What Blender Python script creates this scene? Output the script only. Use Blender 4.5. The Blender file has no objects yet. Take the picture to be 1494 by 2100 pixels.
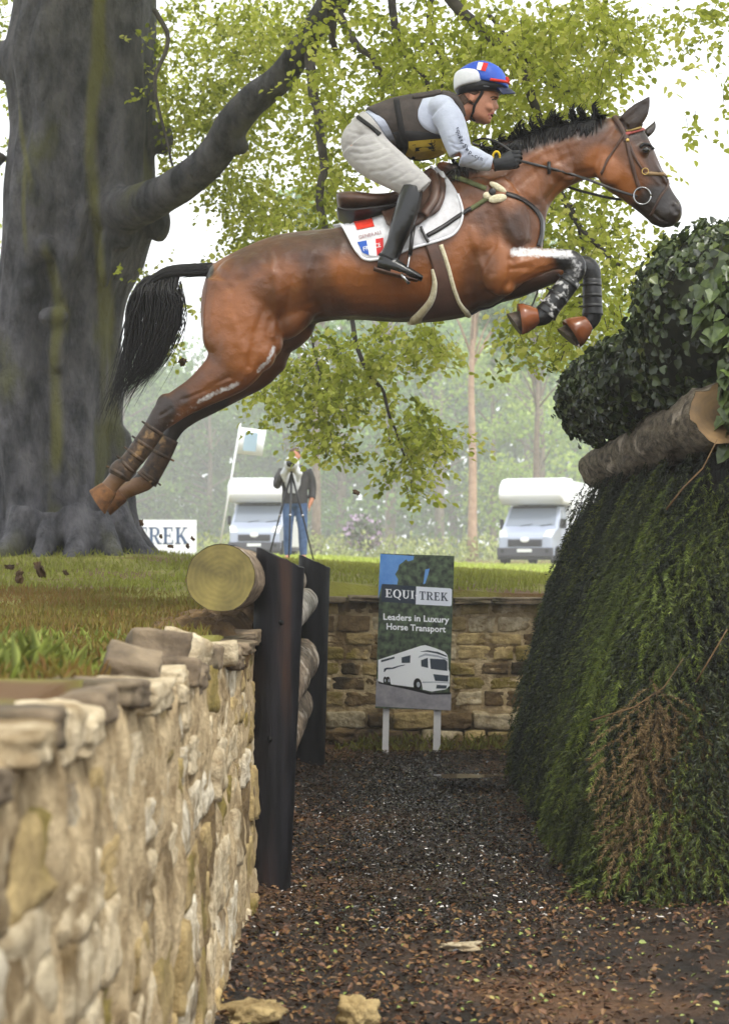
import bpy, bmesh, math, random
import numpy as np
from mathutils import Vector, Matrix, noise as mnoise
from mathutils.bvhtree import BVHTree

random.seed(7)
rng = np.random.default_rng(7)
R = math.radians
sc = bpy.context.scene
COL = sc.collection

# ------------------------------------------------------------------ camera
CAM_Z = 1.36
F = 3440.0                       # focal length in photo pixels (photo 1494 x 2100)
PITCH = math.atan(88.0 / F)
cam_d = bpy.data.cameras.new('camera')
cam_d.sensor_fit = 'VERTICAL'
cam_d.sensor_height = 36.0
cam_d.sensor_width = 25.6
cam_d.lens = F / 2100.0 * 36.0
cam_d.clip_start = 0.1
cam_d.clip_end = 2000
cam_d.dof.use_dof = True
cam_d.dof.focus_distance = 8.25
cam_d.dof.aperture_fstop = 4.8
cam = bpy.data.objects.new('camera', cam_d)
COL.objects.link(cam)
cam.location = (0, 0, CAM_Z)
cam.rotation_euler = (R(90) + PITCH, 0, 0)
sc.camera = cam

# ------------------------------------------------------------------ sky, sun, exposure
SUN_EL, SUN_AZ = 58.0, 142.0     # azimuth clockwise from +Y (north); the sun stands behind the camera to its right
world = bpy.data.worlds.new('World')
sc.world = world
world.use_nodes = True
wn = world.node_tree
bg = wn.nodes['Background']
sky = wn.nodes.new('ShaderNodeTexSky')
sky.sky_type = 'NISHITA'
sky.sun_disc = False
sky.sun_elevation = R(SUN_EL)
sky.sun_rotation = R(SUN_AZ)
sky.air_density = 1.0
sky.dust_density = 6.0
sky.ozone_density = 1.0
hs = wn.nodes.new('ShaderNodeHueSaturation')
hs.inputs['Saturation'].default_value = 0.22        # thick white overcast
mixw = wn.nodes.new('ShaderNodeMix')
mixw.data_type = 'RGBA'
mixw.inputs[0].default_value = 0.65
mixw.inputs[7].default_value = (11.0, 11.4, 11.8, 1)
wn.links.new(sky.outputs[0], hs.inputs['Color'])
wn.links.new(hs.outputs[0], mixw.inputs[6])
wn.links.new(mixw.outputs[2], bg.inputs['Color'])
bg.inputs['Strength'].default_value = 0.115

sun_d = bpy.data.lights.new('sun', 'SUN')
sun_d.energy = 1.5
sun_d.angle = R(12)
sun_d.color = (1.0, 0.96, 0.88)
sun = bpy.data.objects.new('sun', sun_d)
COL.objects.link(sun)
az = R(SUN_AZ)
sdir = Vector((math.sin(az) * math.cos(R(SUN_EL)), math.cos(az) * math.cos(R(SUN_EL)), math.sin(R(SUN_EL))))
sun.rotation_euler = sdir.to_track_quat('Z', 'Y').to_euler()
sun.location = sdir * 30

vs = sc.view_settings
vs.view_transform = 'Standard'
vs.look = 'None'
vs.gamma = 1.0
vs.use_curve_mapping = False
vs.exposure = 1.0

cy = sc.cycles
cy.use_denoising = True
try:
    cy.denoiser = 'OPENIMAGEDENOISE'
except Exception:
    pass
cy.max_bounces = 6
cy.diffuse_bounces = 3
cy.glossy_bounces = 2
cy.transmission_bounces = 3
cy.volume_bounces = 3
cy.transparent_max_bounces = 6
cy.caustics_reflective = False
cy.caustics_refractive = False
cy.sample_clamp_indirect = 6.0
cy.use_adaptive_sampling = True
cy.adaptive_threshold = 0.02

# ------------------------------------------------------------------ helpers
def at(px, py, d):
    """a photo pixel turned into the world point at depth d (metres along Y)"""
    x = (px - 747.0) / F
    y = (1050.0 - py) / F
    c, s = math.cos(PITCH), math.sin(PITCH)
    dy = c - y * s
    dz = s + y * c
    k = d / dy
    return Vector((x * k, d, CAM_Z + dz * k))

def px_of(p):
    c, s = math.cos(PITCH), math.sin(PITCH)
    z = p[2] - CAM_Z
    f = p[1] * c + z * s
    u = -p[1] * s + z * c
    return 747.0 + F * p[0] / f, 1050.0 - F * u / f

def srgb(r, g, b):
    def f(v):
        v /= 255.0
        return v / 12.92 if v <= 0.04045 else ((v + 0.055) / 1.055) ** 2.4
    return (f(r), f(g), f(b), 1.0)

class MB:
    """collects vertices and faces for one mesh"""
    def __init__(s):
        s.v = []
        s.f = []
    def ring(s, pts):
        i = len(s.v)
        s.v.extend([tuple(p) for p in pts])
        return list(range(i, i + len(pts)))
    def bridge(s, a, b):
        n = len(a)
        for i in range(n):
            s.f.append((a[i], a[(i + 1) % n], b[(i + 1) % n], b[i]))
    def cap(s, a):
        s.f.append(tuple(a))
    def loft(s, rings):
        rr = [s.ring(r) for r in rings]
        for a, b in zip(rr, rr[1:]):
            s.bridge(a, b)
        s.cap(rr[0][::-1])
        s.cap(rr[-1])
    def box(s, lo, hi, M=None):
        P = [Vector((x, y, z)) for x in (lo[0], hi[0]) for y in (lo[1], hi[1]) for z in (lo[2], hi[2])]
        if M is not None:
            P = [M @ p for p in P]
        i = s.ring(P)
        for q in ((0, 1, 3, 2), (4, 6, 7, 5), (0, 4, 5, 1), (2, 3, 7, 6), (0, 2, 6, 4), (1, 5, 7, 3)):
            s.f.append(tuple(i[k] for k in q))
    def tube(s, pts, rad, n=8, flat=1.0, up=None):
        pts = [Vector(p) for p in pts]
        if not hasattr(rad, '__len__'):
            rad = [rad] * len(pts)
        prev = up
        rings = []
        for i, p in enumerate(pts):
            t = (pts[min(i + 1, len(pts) - 1)] - pts[max(i - 1, 0)])
            if t.length < 1e-9:
                t = Vector((0, 0, 1))
            t.normalize()
            if prev is None:
                prev = Vector((0, 1, 0)) if abs(t.y) < 0.9 else Vector((1, 0, 0))
            a = (prev - t * prev.dot(t))
            if a.length < 1e-6:
                a = t.orthogonal()
            a.normalize()
            prev = a
            b = t.cross(a)
            rings.append([p + a * math.cos(2 * math.pi * k / n) * rad[i] * flat + b * math.sin(2 * math.pi * k / n) * rad[i] for k in range(n)])
        s.loft(rings)
    def ball(s, c, r, n=12, M=None):
        c = Vector(c)
        if not hasattr(r, '__len__'):
            r = (r, r, r)
        rings = []
        for j in range(1, n):
            ph = math.pi * j / n
            ring = []
            for k in range(2 * n):
                th = math.pi * k / n
                q = Vector((r[0] * math.sin(ph) * math.cos(th), r[1] * math.sin(ph) * math.sin(th), r[2] * math.cos(ph)))
                if M is not None:
                    q = M @ q
                ring.append(c + q)
            rings.append(ring)
        s.loft(rings)
    def prism(s, pts, vec):
        """closed polygon (3D points) pushed along vec"""
        vec = Vector(vec)
        a = s.ring(pts)
        b = s.ring([Vector(p) + vec for p in pts])
        s.bridge(a, b)
        s.cap(a[::-1])
        s.cap(b)
    def mesh(s, name='m', recalc=True):
        me = bpy.data.meshes.new(name)
        me.from_pydata(s.v, [], s.f)
        if recalc:
            bm = bmesh.new()
            bm.from_mesh(me)
            bmesh.ops.recalc_face_normals(bm, faces=bm.faces)
            bm.to_mesh(me)
            bm.free()
        me.update()
        return me
    def build(s, name, m, parent=None, smooth=True, recalc=True, **kw):
        return obj(name, s.mesh(name, recalc), m, parent, smooth, **kw)

def tag(o, label=None, cat=None, group=None, kind=None):
    if label: o['label'] = label
    if cat: o['category'] = cat
    if group: o['group'] = group
    if kind: o['kind'] = kind
    return o

def obj(name, me, m, parent=None, smooth=True, label=None, cat=None, group=None, kind=None):
    o = bpy.data.objects.new(name, me)
    COL.objects.link(o)
    if m is not None and me is not None and len(me.materials) == 0:
        me.materials.append(m)
    if smooth and me is not None and len(me.polygons):
        me.polygons.foreach_set('use_smooth', [True] * len(me.polygons))
    if parent is not None:
        o.parent = parent
        o.matrix_parent_inverse = Matrix.Identity(4)
        if parent.matrix_basis != Matrix.Identity(4):
            o.matrix_parent_inverse = parent.matrix_basis.inverted() if parent.parent is None else (parent.parent.matrix_basis @ parent.matrix_basis).inverted()
    return tag(o, label, cat, group, kind)

def empty(name, loc=(0, 0, 0), rz=0, label=None, cat=None, group=None):
    o = bpy.data.objects.new(name, None)
    COL.objects.link(o)
    o.location = loc
    o.rotation_euler = (0, 0, rz)
    o.empty_display_size = 0.1
    return tag(o, label, cat, group)

def local(o, parent):
    """parent o so that its mesh is read in the parent's own coordinates"""
    o.parent = parent
    o.matrix_parent_inverse = Matrix.Identity(4)
    return o

def remesh(me, voxel, smooth=4, factor=0.5):
    o = bpy.data.objects.new('tmp', me)
    COL.objects.link(o)
    r = o.modifiers.new('r', 'REMESH')
    r.mode = 'VOXEL'
    r.voxel_size = voxel
    s = o.modifiers.new('s', 'SMOOTH')
    s.factor = factor
    s.iterations = smooth
    dg = bpy.context.evaluated_depsgraph_get()
    dg.update()
    out = bpy.data.meshes.new_from_object(o.evaluated_get(dg))
    bpy.data.objects.remove(o)
    bpy.data.meshes.remove(me)
    return out

def fast_mesh(name, V, Fa, rnd=None):
    """numpy vertices (n,3) and faces (m,k) of one size"""
    V = np.asarray(V, dtype=np.float32)
    Fa = np.asarray(Fa, dtype=np.int32)
    me = bpy.data.meshes.new(name)
    m, k = Fa.shape
    me.vertices.add(len(V))
    me.vertices.foreach_set('co', V.ravel())
    me.loops.add(m * k)
    me.loops.foreach_set('vertex_index', Fa.ravel())
    me.polygons.add(m)
    me.polygons.foreach_set('loop_start', np.arange(0, m * k, k, dtype=np.int32))
    me.update(calc_edges=True)
    me.validate()
    if rnd is not None:
        a = me.attributes.new('rnd', 'FLOAT', 'POINT')
        a.data.foreach_set('value', np.asarray(rnd, dtype=np.float32))
    return me

def leaf_arrays(P, D, N, L, W, fold=0.25, droop=0.0):
    """leaves: base P, direction D, normal N, length L, width W -> verts (n*6,3), faces (2n,4)"""
    n = len(P)
    D = D / np.linalg.norm(D, axis=1, keepdims=True)
    S = np.cross(D, N)
    S = S / (np.linalg.norm(S, axis=1, keepdims=True) + 1e-9)
    N = np.cross(S, D)
    L = np.broadcast_to(np.asarray(L, float), (n,))[:, None]
    W = np.broadcast_to(np.asarray(W, float), (n,))[:, None]
    h = W * fold
    b = P
    t = P + D * L - N * L * droop
    m1 = P + D * L * 0.30
    m2 = P + D * L * 0.68 - N * L * droop * 0.3
    V = np.stack([b, m1 + S * W * 0.5 + N * h, m2 + S * W * 0.42 + N * h, t, m2 - S * W * 0.42 + N * h, m1 - S * W * 0.5 + N * h], axis=1).reshape(-1, 3)
    i = np.arange(n)[:, None] * 6
    Fa = np.concatenate([i + np.array([[0, 1, 2, 3]]), i + np.array([[0, 3, 4, 5]])], axis=0)
    return V, Fa

def unit(a):
    return a / (np.linalg.norm(a, axis=-1, keepdims=True) + 1e-9)

def crom(pts, n):
    """Catmull-Rom resample of tuples/Vectors, n samples per span"""
    P = [np.array(p, dtype=float) for p in pts]
    out = []
    for i in range(len(P) - 1):
        p0 = P[max(i - 1, 0)]; p1 = P[i]; p2 = P[i + 1]; p3 = P[min(i + 2, len(P) - 1)]
        for k in range(n):
            t = k / n
            out.append(0.5 * ((2 * p1) + (-p0 + p2) * t + (2 * p0 - 5 * p1 + 4 * p2 - p3) * t * t + (-p0 + 3 * p1 - 3 * p2 + p3) * t ** 3))
    out.append(P[-1])
    return out

def smooth01(x, a, b):
    t = np.clip((x - a) / (b - a), 0, 1)
    return t * t * (3 - 2 * t)

def vnoise(X, Y, s=1.0, seed=0.0):
    """cheap smooth numpy noise in -1..1"""
    X = np.asarray(X) * s + seed * 13.7
    Y = np.asarray(Y) * s + seed * 7.3
    return (np.sin(X * 1.7 + 1.3 * np.sin(Y * 1.1 + seed)) + np.sin(Y * 2.1 + 1.7 * np.sin(X * 0.9 - seed)) + np.sin((X + Y) * 1.3 + 2.0 * np.sin((X - Y) * 0.7))) / 3.0

# ------------------------------------------------------------------ materials
def nd(nt, typ, **kw):
    n = nt.nodes.new(typ)
    for k, v in kw.items():
        setattr(n, k, v)
    return n

def mat(name, c1, c2=None, scale=4.0, detail=6.0, rough=0.75, rough2=None, spec=0.3, bump=0.0, bscale=None, bdist=0.01,
        metal=0.0, lo=0.35, hi=0.65, c3=None, s3=1.0, t3=0.55, coord='pos', stretch=None, rand=0.0, trans=0.0, coat=0.0, sheen=0.0, attr=None, attr_cols=None):
    m = bpy.data.materials.new(name)
    m.use_nodes = True
    nt = m.node_tree
    b = nt.nodes['Principled BSDF']
    L = nt.links.new
    b.inputs['Roughness'].default_value = rough
    b.inputs['Metallic'].default_value = metal
    b.inputs['Specular IOR Level'].default_value = spec
    b.inputs['Coat Weight'].default_value = coat
    b.inputs['Coat Roughness'].default_value = 0.15
    b.inputs['Sheen Weight'].default_value = sheen
    if coord == 'pos':
        src = nd(nt, 'ShaderNodeNewGeometry').outputs['Position']
    else:
        src = nd(nt, 'ShaderNodeTexCoord').outputs['Object']
    if stretch:
        mp = nd(nt, 'ShaderNodeMapping')
        mp.inputs['Scale'].default_value = stretch
        L(src, mp.inputs['Vector'])
        src = mp.outputs[0]
    col = None
    nz = None
    if c2 is not None:
        nz = nd(nt, 'ShaderNodeTexNoise')
        nz.inputs['Scale'].default_value = scale
        nz.inputs['Detail'].default_value = detail
        nz.inputs['Roughness'].default_value = 0.62
        L(src, nz.inputs['Vector'])
        rp = nd(nt, 'ShaderNodeValToRGB')
        rp.color_ramp.elements[0].position = lo
        rp.color_ramp.elements[0].color = c1
        rp.color_ramp.elements[1].position = hi
        rp.color_ramp.elements[1].color = c2
        L(nz.outputs['Fac'], rp.inputs[0])
        col = rp.outputs[0]
        if rough2 is not None:
            mr = nd(nt, 'ShaderNodeMapRange')
            mr.inputs[1].default_value = 0.3; mr.inputs[2].default_value = 0.7
            mr.inputs[3].default_value = rough; mr.inputs[4].default_value = rough2
            L(nz.outputs['Fac'], mr.inputs[0])
            L(mr.outputs[0], b.inputs['Roughness'])
    if attr:
        an = nd(nt, 'ShaderNodeAttribute', attribute_name=attr)
        ar = nd(nt, 'ShaderNodeValToRGB')
        cr = ar.color_ramp
        cr.elements[0].color = attr_cols[0]; cr.elements[0].position = 0
        cr.elements[1].color = attr_cols[-1]; cr.elements[1].position = 1
        for i, c in enumerate(attr_cols[1:-1]):
            e = cr.elements.new((i + 1) / (len(attr_cols) - 1)); e.color = c
        L(an.outputs['Fac'], ar.inputs[0])
        if col is None:
            col = ar.outputs[0]
        else:
            mx = nd(nt, 'ShaderNodeMix', data_type='RGBA', blend_type='MULTIPLY')
            mx.inputs[0].default_value = 1.0
            L(ar.outputs[0], mx.inputs[6]); L(col, mx.inputs[7])
            col = mx.outputs[2]
    if c3 is not None:
        n3 = nd(nt, 'ShaderNodeTexNoise')
        n3.inputs['Scale'].default_value = s3
        n3.inputs['Detail'].default_value = 5
        L(src, n3.inputs['Vector'])
        mr = nd(nt, 'ShaderNodeMapRange', interpolation_type='SMOOTHSTEP')
        mr.inputs[1].default_value = t3 - 0.06; mr.inputs[2].default_value = t3 + 0.06
        L(n3.outputs['Fac'], mr.inputs[0])
        mx = nd(nt, 'ShaderNodeMix', data_type='RGBA')
        L(mr.outputs[0], mx.inputs[0])
        if col is not None: L(col, mx.inputs[6])
        else: mx.inputs[6].default_value = c1
        mx.inputs[7].default_value = c3
        col = mx.outputs[2]
    if rand > 0:
        oi = nd(nt, 'ShaderNodeObjectInfo')
        mr = nd(nt, 'ShaderNodeMapRange')
        mr.inputs[3].default_value = 1 - rand; mr.inputs[4].default_value = 1 + rand
        L(oi.outputs['Random'], mr.inputs[0])
        h = nd(nt, 'ShaderNodeHueSaturation')
        L(mr.outputs[0], h.inputs['Value'])
        if col is not None: L(col, h.inputs['Color'])
        else: h.inputs['Color'].default_value = c1
        col = h.outputs[0]
    if col is not None:
        L(col, b.inputs['Base Color'])
    else:
        b.inputs['Base Color'].default_value = c1
    if bump > 0:
        bz = nd(nt, 'ShaderNodeTexNoise')
        bz.inputs['Scale'].default_value = bscale or scale * 3
        bz.inputs['Detail'].default_value = 8
        bz.inputs['Roughness'].default_value = 0.65
        L(src, bz.inputs['Vector'])
        bp = nd(nt, 'ShaderNodeBump')
        bp.inputs['Strength'].default_value = bump
        bp.inputs['Distance'].default_value = bdist
        L(bz.outputs['Fac'], bp.inputs['Height'])
        L(bp.outputs[0], b.inputs['Normal'])
    if trans > 0:
        tr = nd(nt, 'ShaderNodeBsdfTranslucent')
        if col is not None: L(col, tr.inputs['Color'])
        else: tr.inputs['Color'].default_value = c1
        ms = nd(nt, 'ShaderNodeMixShader')
        ms.inputs[0].default_value = trans
        out = nt.nodes['Material Output']
        L(b.outputs[0], ms.inputs[1]); L(tr.outputs[0], ms.inputs[2])
        L(ms.outputs[0], out.inputs['Surface'])
    return m
HAZE = 0.0017
# ------------------------------------------------------------------ ground
WALL_X = -0.47
FAR_Y = 12.05
def field_z(X, Y):
    z = 1.05 + 0.0 * X
    rise = 0.22 - 0.30 * smooth01(X, -2.2, 5.0)
    z = z + rise * smooth01(Y, 7.5, 15.5)
    z = z + 0.07 * (1 - smooth01(Y, 2.8, 5.0))
    z = z + 0.025 * vnoise(X, Y, 1.1, 1) * smooth01(Y, 1, 3) + 0.012 * vnoise(X, Y, 4.0, 2)
    z = z + 0.22 * np.exp(-((X + 2.75) ** 2 + (Y - 16.0) ** 2) / 2.2) * 0.5
    return z
def floor_z(X, Y):
    z = 0.012 * vnoise(X, Y, 3.0, 3) + 0.018 * vnoise(X, Y, 1.2, 4)
    z = z + 0.05 * smooth01(Y, 10.8, 12.1)
    z = z + 0.06 * np.exp(-((X + 0.47) / 0.16) ** 2) * (Y < 12)
    z = z + 0.05 * smooth01(X, 0.9, 1.6) * (Y < 7)
    return z
def lowness(X, Y):
    l = smooth01(X, WALL_X - 0.06, WALL_X - 0.02) * (1 - smooth01(Y, FAR_Y + 0.06, FAR_Y + 0.10))
    right = np.where(Y > 6.9, 1 - smooth01(X, 1.5, 1.9), 1 - smooth01(X, 6.0, 9.0))
    return l * right * smooth01(Y, -6.0, -3.0)
def ground_z(X, Y):
    X = np.asarray(X, float); Y = np.asarray(Y, float)
    l = lowness(X, Y)
    return field_z(X, Y) * (1 - l) + floor_z(X, Y) * l
gx = np.concatenate([np.array([-220, -140, -90, -60, -40, -28, -20, -15, -12, -9.5, -8]), np.arange(-7, -0.6, 0.12), [-0.56, WALL_X - 0.062, WALL_X - 0.018, -0.44], np.arange(-0.38, 2.6, 0.06), np.arange(2.7, 9.2, 0.3), np.array([10, 12, 15, 20, 28, 40, 60, 90, 140, 220])])
gy = np.concatenate([np.array([-60, -30, -15, -9, -6.5]), np.arange(-6, 1, 0.5), np.arange(1, 12.0, 0.08), [12.04, FAR_Y + 0.058, FAR_Y + 0.102, 12.22], np.arange(12.3, 30, 0.3), np.arange(30, 66, 1.5), np.array([68, 75, 85, 100, 120, 150, 190, 240])])
GX, GY = np.meshgrid(gx, gy)
GZ = ground_z(GX, GY)
V = np.stack([GX, GY, GZ], -1).reshape(-1, 3)
nx, ny = len(gx), len(gy)
ii, jj = np.meshgrid(np.arange(nx - 1), np.arange(ny - 1))
a = (jj * nx + ii).ravel()
quads = np.stack([a, a + 1, a + nx + 1, a + nx], 1)
low = lowness((gx[:-1] + gx[1:]) / 2 * np.ones((ny - 1, 1)), ((gy[:-1] + gy[1:]) / 2)[:, None] * np.ones((1, nx - 1))).ravel() > 0.6
def submesh(name, q):
    used, inv = np.unique(q.ravel(), return_inverse=True)
    return fast_mesh(name, V[used], inv.reshape(q.shape))
M_grass_soil = mat('grass_soil', srgb(98, 90, 46), srgb(126, 124, 54), 1.6, c3=srgb(96, 72, 46), s3=1.3, t3=0.54, rough=0.95, bump=0.8, bscale=25, bdist=0.03)
M_floor = mat('leaf_mould', srgb(20, 14, 10), srgb(54, 37, 24), 5.0, rough=0.4, rough2=0.8, spec=0.4, bump=1.0, bscale=22, bdist=0.03, c3=srgb(96, 68, 44), s3=0.55, t3=0.57)
obj('ground', submesh('ground', quads[~low]), M_grass_soil, kind='structure', label='grassy field with a sunken bank edge', cat='ground')
obj('ditch_floor', submesh('ditch_floor', quads[low]), M_floor, kind='structure', label='dark leaf covered floor of the sunken ditch', cat='ground')

# puddle on the ditch floor in front of the sign
mb = MB()
pc = Vector((0.6, 9.95))
ring = []
for k in range(28):
    a_ = 2 * math.pi * k / 28
    r_ = 1 + 0.2 * math.sin(3 * a_ + 1) + 0.12 * math.sin(5 * a_)
    ring.append((pc.x + 0.20 * r_ * math.cos(a_), pc.y + 0.10 * r_ * math.sin(a_), 0.055))
mb.cap(mb.ring(ring))
M_water = mat('puddle_water', srgb(70, 68, 66), rough=0.06, spec=0.6)
obj('puddle', mb.mesh(), M_water, kind='structure', smooth=False)

# ------------------------------------------------------------------ stone walls
M_stone = mat('limestone', srgb(158, 138, 106), srgb(218, 202, 170), 14.0, rough=0.9, bump=1.0, bscale=26, bdist=0.03, c3=srgb(118, 98, 66), s3=3.6, t3=0.57, rand=0.14)
M_stone_pale = mat('limestone_pale', srgb(164, 146, 114), srgb(228, 218, 196), 14.0, rough=0.9, bump=1.0, bscale=28, bdist=0.03, c3=srgb(110, 90, 62), s3=3, t3=0.58, rand=0.12)
M_stone_moss = mat('limestone_algae', srgb(142, 120, 80), srgb(192, 168, 118), 12.0, rough=0.92, bump=1.0, bscale=26, bdist=0.03, c3=srgb(126, 110, 56), s3=3.0, t3=0.56, rand=0.14)
M_stone_dark = mat('limestone_dark', srgb(80, 64, 44), srgb(132, 108, 74), 8.0, rough=0.9, bump=1.0, bscale=26, bdist=0.025, c3=srgb(56, 46, 32), s3=3, t3=.58, rand=0.15)
M_stone_grey = mat('limestone_weathered_top', srgb(78, 66, 52), srgb(128, 112, 90), 9.0, rough=0.8, bump=0.8, bscale=30, bdist=0.012, c3=srgb(70, 62, 44), s3=3.0, t3=0.58, rand=0.15)
M_mortar = mat('old_mortar', srgb(148, 126, 92), srgb(206, 184, 146), 13.0, rough=0.95, bump=1.0, bscale=30, bdist=0.03, c3=srgb(112, 92, 62), s3=3.4, t3=0.57)

def stone_mesh(seed, n=4, rough=0.09, pw=14):
    rs = random.Random(seed)
    bm = bmesh.new()
    bmesh.ops.create_cube(bm, size=1.0)
    bmesh.ops.subdivide_edges(bm, edges=bm.edges[:], cuts=n, use_grid_fill=True)
    off = Vector((rs.uniform(-50, 50), rs.uniform(-50, 50), rs.uniform(-50, 50)))
    tap = [rs.uniform(-0.22, 0.22) for _ in range(4)]
    for v in bm.verts:
        p = v.co * 2
        q = Vector([math.copysign(abs(c) ** 1.0, c) for c in p])
        l = (abs(p.x) ** pw + abs(p.y) ** pw + abs(p.z) ** pw) ** (1 / pw)
        p = p / max(l, 1e-6) * (0.98)
        p.z *= 1 + tap[0] * p.y * 0.5
        p.y *= 1 + tap[1] * p.z * 0.5
        p.x += 0.12 * tap[2] * p.y + 0.12 * tap[3] * p.z
        nz = mnoise.fractal(p * 1.6 + off, 0.8, 2.1, 5)
        p *= 1 + rough * nz * 1.4
        v.co = p * 0.5
    me = bpy.data.meshes.new('stone')
    bm.to_mesh(me)
    bm.free()
    return me
STONES = [stone_mesh(100 + i, 7, 0.075) for i in range(18)]
def stone(parent, i, loc, size, rot, m, name='stone'):
    me = STONES[i % len(STONES)]
    o = bpy.data.objects.new(name, me)
    COL.objects.link(o)
    if not me.materials:
        me.materials.append(M_stone)
        me.polygons.foreach_set('use_smooth', [True] * len(me.polygons))
    o.material_slots[0].link = 'OBJECT'
    o.material_slots[0].material = m
    o.location = loc
    o.scale = size
    o.rotation_euler = rot
    if parent is not None:
        o.parent = parent
    return o

# near wall: runs away from the camera along the ditch, up to the tall post
wall = empty('stone_wall', (0, 0, 0), label='rough limestone rubble retaining wall holding up the grass bank beside the ditch', cat='wall')
rs = random.Random(3)
def wtop(y):
    return float(1.115 - 0.02 * smooth01(y, 2.1, 3.1) - 0.05 * smooth01(y, 3.1, 5.2) + 0.018 * math.sin(y * 2.9) + 0.012 * math.sin(y * 6.3))
mb = MB()
ys = np.concatenate([np.arange(-3.0, 1.4, 0.4), np.arange(1.5, 6.86, 0.045)])
zs = np.concatenate([[-0.15], np.linspace(0.0, 1.0, 27)])
idx = {}
for i, y in enumerate(ys):
    for j, z in enumerate(zs):
        zz = z * (wtop(y) - 0.03) if z > 0 else z
        x = WALL_X + 0.014 + 0.03 * (1 - z) + 0.026 * mnoise.fractal(Vector((y * 6, z * 7, 1.7)), 1.0, 2.0, 4)
        idx[i, j] = len(mb.v)
        mb.v.append((x, y, zz))
for i in range(len(ys) - 1):
    for j in range(len(zs) - 1):
        mb.f.append((idx[i, j], idx[i + 1, j], idx[i + 1, j + 1], idx[i, j + 1]))
nb = len(mb.v)
for i, y in enumerate(ys):
    mb.v.append((WALL_X - 0.28, y, wtop(y) - 0.06))
for i in range(len(ys) - 1):
    t = len(zs) - 1
    mb.f.append((idx[i, t], idx[i + 1, t], nb + i + 1, nb + i))
obj('mortar', mb.mesh(), M_mortar, wall)
z = -0.02
ci = 0
cnt = 0
while z < 1.13:
    h = rs.choice([0.10, 0.12, 0.14, 0.165, 0.19])
    y = 1.55 + rs.uniform(0, 0.15)
    while y < 6.82:
        l = rs.uniform(0.14, 0.42) * (1.1 if h > 0.13 else 0.9)
        l = min(l, 6.86 - y)
        if l < 0.06:
            break
        zc = z + h / 2 + 0.02 * math.sin(y * 1.9 + ci)
        if zc + h / 2 < wtop(y) + 0.02:
            proud = rs.uniform(-0.004, 0.010) + (0.018 if rs.random() < 0.08 else 0)
            x = WALL_X + 0.03 * (1 - zc) + proud - 0.07
            u = rs.random()
            m = M_stone if u < 0.52 else M_stone_pale if u < 0.72 else M_stone_moss
            if y > 5.6 and rs.random() < 0.5: m = M_stone_moss
            stone(wall, rs.randrange(99), (x, y + l / 2, zc), (0.17, l * rs.uniform(0.97, 1.04), h * rs.uniform(0.96, 1.05)), (rs.uniform(-.07, .07) + (math.pi if rs.random() < .5 else 0), rs.uniform(-.06, .06), rs.uniform(-.05, .05)), m)
            cnt += 1
        y += l + rs.uniform(0.004, 0.02)
    z += h + 0.006
    ci += 1
# cap stones along the top, uneven, some tipped
y = 1.6
while y < 6.75:
    l = rs.uniform(0.11, 0.24)
    h = rs.uniform(0.045, 0.085)
    dep = rs.uniform(0.12, 0.19)
    m = M_stone_grey if rs.random() < 0.55 else M_stone
    stone(wall, rs.randrange(99), (WALL_X - dep / 2 + 0.04 + rs.uniform(-.02, .02), y + l / 2, wtop(y) - 0.03 + rs.uniform(-.012, .018)), (dep, l, h), (rs.uniform(-.1, .1), rs.uniform(-.12, .08), rs.uniform(-.15, .15)), m, 'cap_stone')
    y += l + rs.uniform(0.0, 0.03)
for (px, py, d, s, m) in ((322, 1335, 4.5, (0.13, 0.16, 0.10), M_stone_grey), (378, 1345, 4.75, (0.11, 0.12, 0.13), M_stone), (270, 1368, 3.9, (0.13, 0.15, 0.07), M_stone_grey)):
    p = at(px, py, d)
    stone(wall, int(px), p, s, (0.2, 0.25, 0.3 + px), m, 'cap_stone')

# far wall closing the ditch
fwall = empty('stone_wall', (0, FAR_Y, 0), label='mossy rubble wall closing the ditch behind the sign board', cat='wall')
mb = MB()
mb.box((-0.7, FAR_Y - 0.018, -0.1), (2.2, FAR_Y + 0.3, 1.02))
obj('mortar', mb.mesh(), M_mortar, fwall, smooth=False)
z = 0.0
ci = 0
while z < 1.0:
    low_part = z < 0.24
    h = rs.uniform(0.10, 0.14) if low_part else rs.uniform(0.08, 0.13)
    x = -0.62 + rs.uniform(0, 0.1)
    while x < 1.75:
        l = rs.uniform(0.14, 0.32) if low_part else rs.uniform(0.12, 0.26)
        pr = 0.09 if low_part else rs.uniform(-0.006, 0.008)
        if low_part and x < 0.1: pr = 0.03
        u = rs.random()
        m = M_stone_dark if u < 0.45 else M_stone_moss if u < 0.75 else M_stone
        ht = min(h, 1.05 - z)
        o = stone(fwall, rs.randrange(99), (x + l / 2, FAR_Y + 0.06 - pr - FAR_Y, z + ht / 2), (l * 0.99, 0.17, ht * 0.97), (rs.uniform(-.05, .05), rs.uniform(-.06, .06) + (math.pi if rs.random() < .5 else 0), rs.uniform(-.05, .05)), m)
        x += l + rs.uniform(0.004, 0.014)
    z += h + (0.035 if (low_part and z + h > 0.22) else 0.006)
    ci += 1
x = -0.6
while x < 1.8:
    l = rs.uniform(0.25, 0.5)
    stone(fwall, rs.randrange(99), (x + l / 2, 0.02, 1.035 + rs.uniform(-.01, .01)), (l, 0.3, 0.05), (0, rs.uniform(-.03, .03), rs.uniform(-.05, .05)), M_stone_grey, 'cap_stone')
    x += l + 0.01

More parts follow.
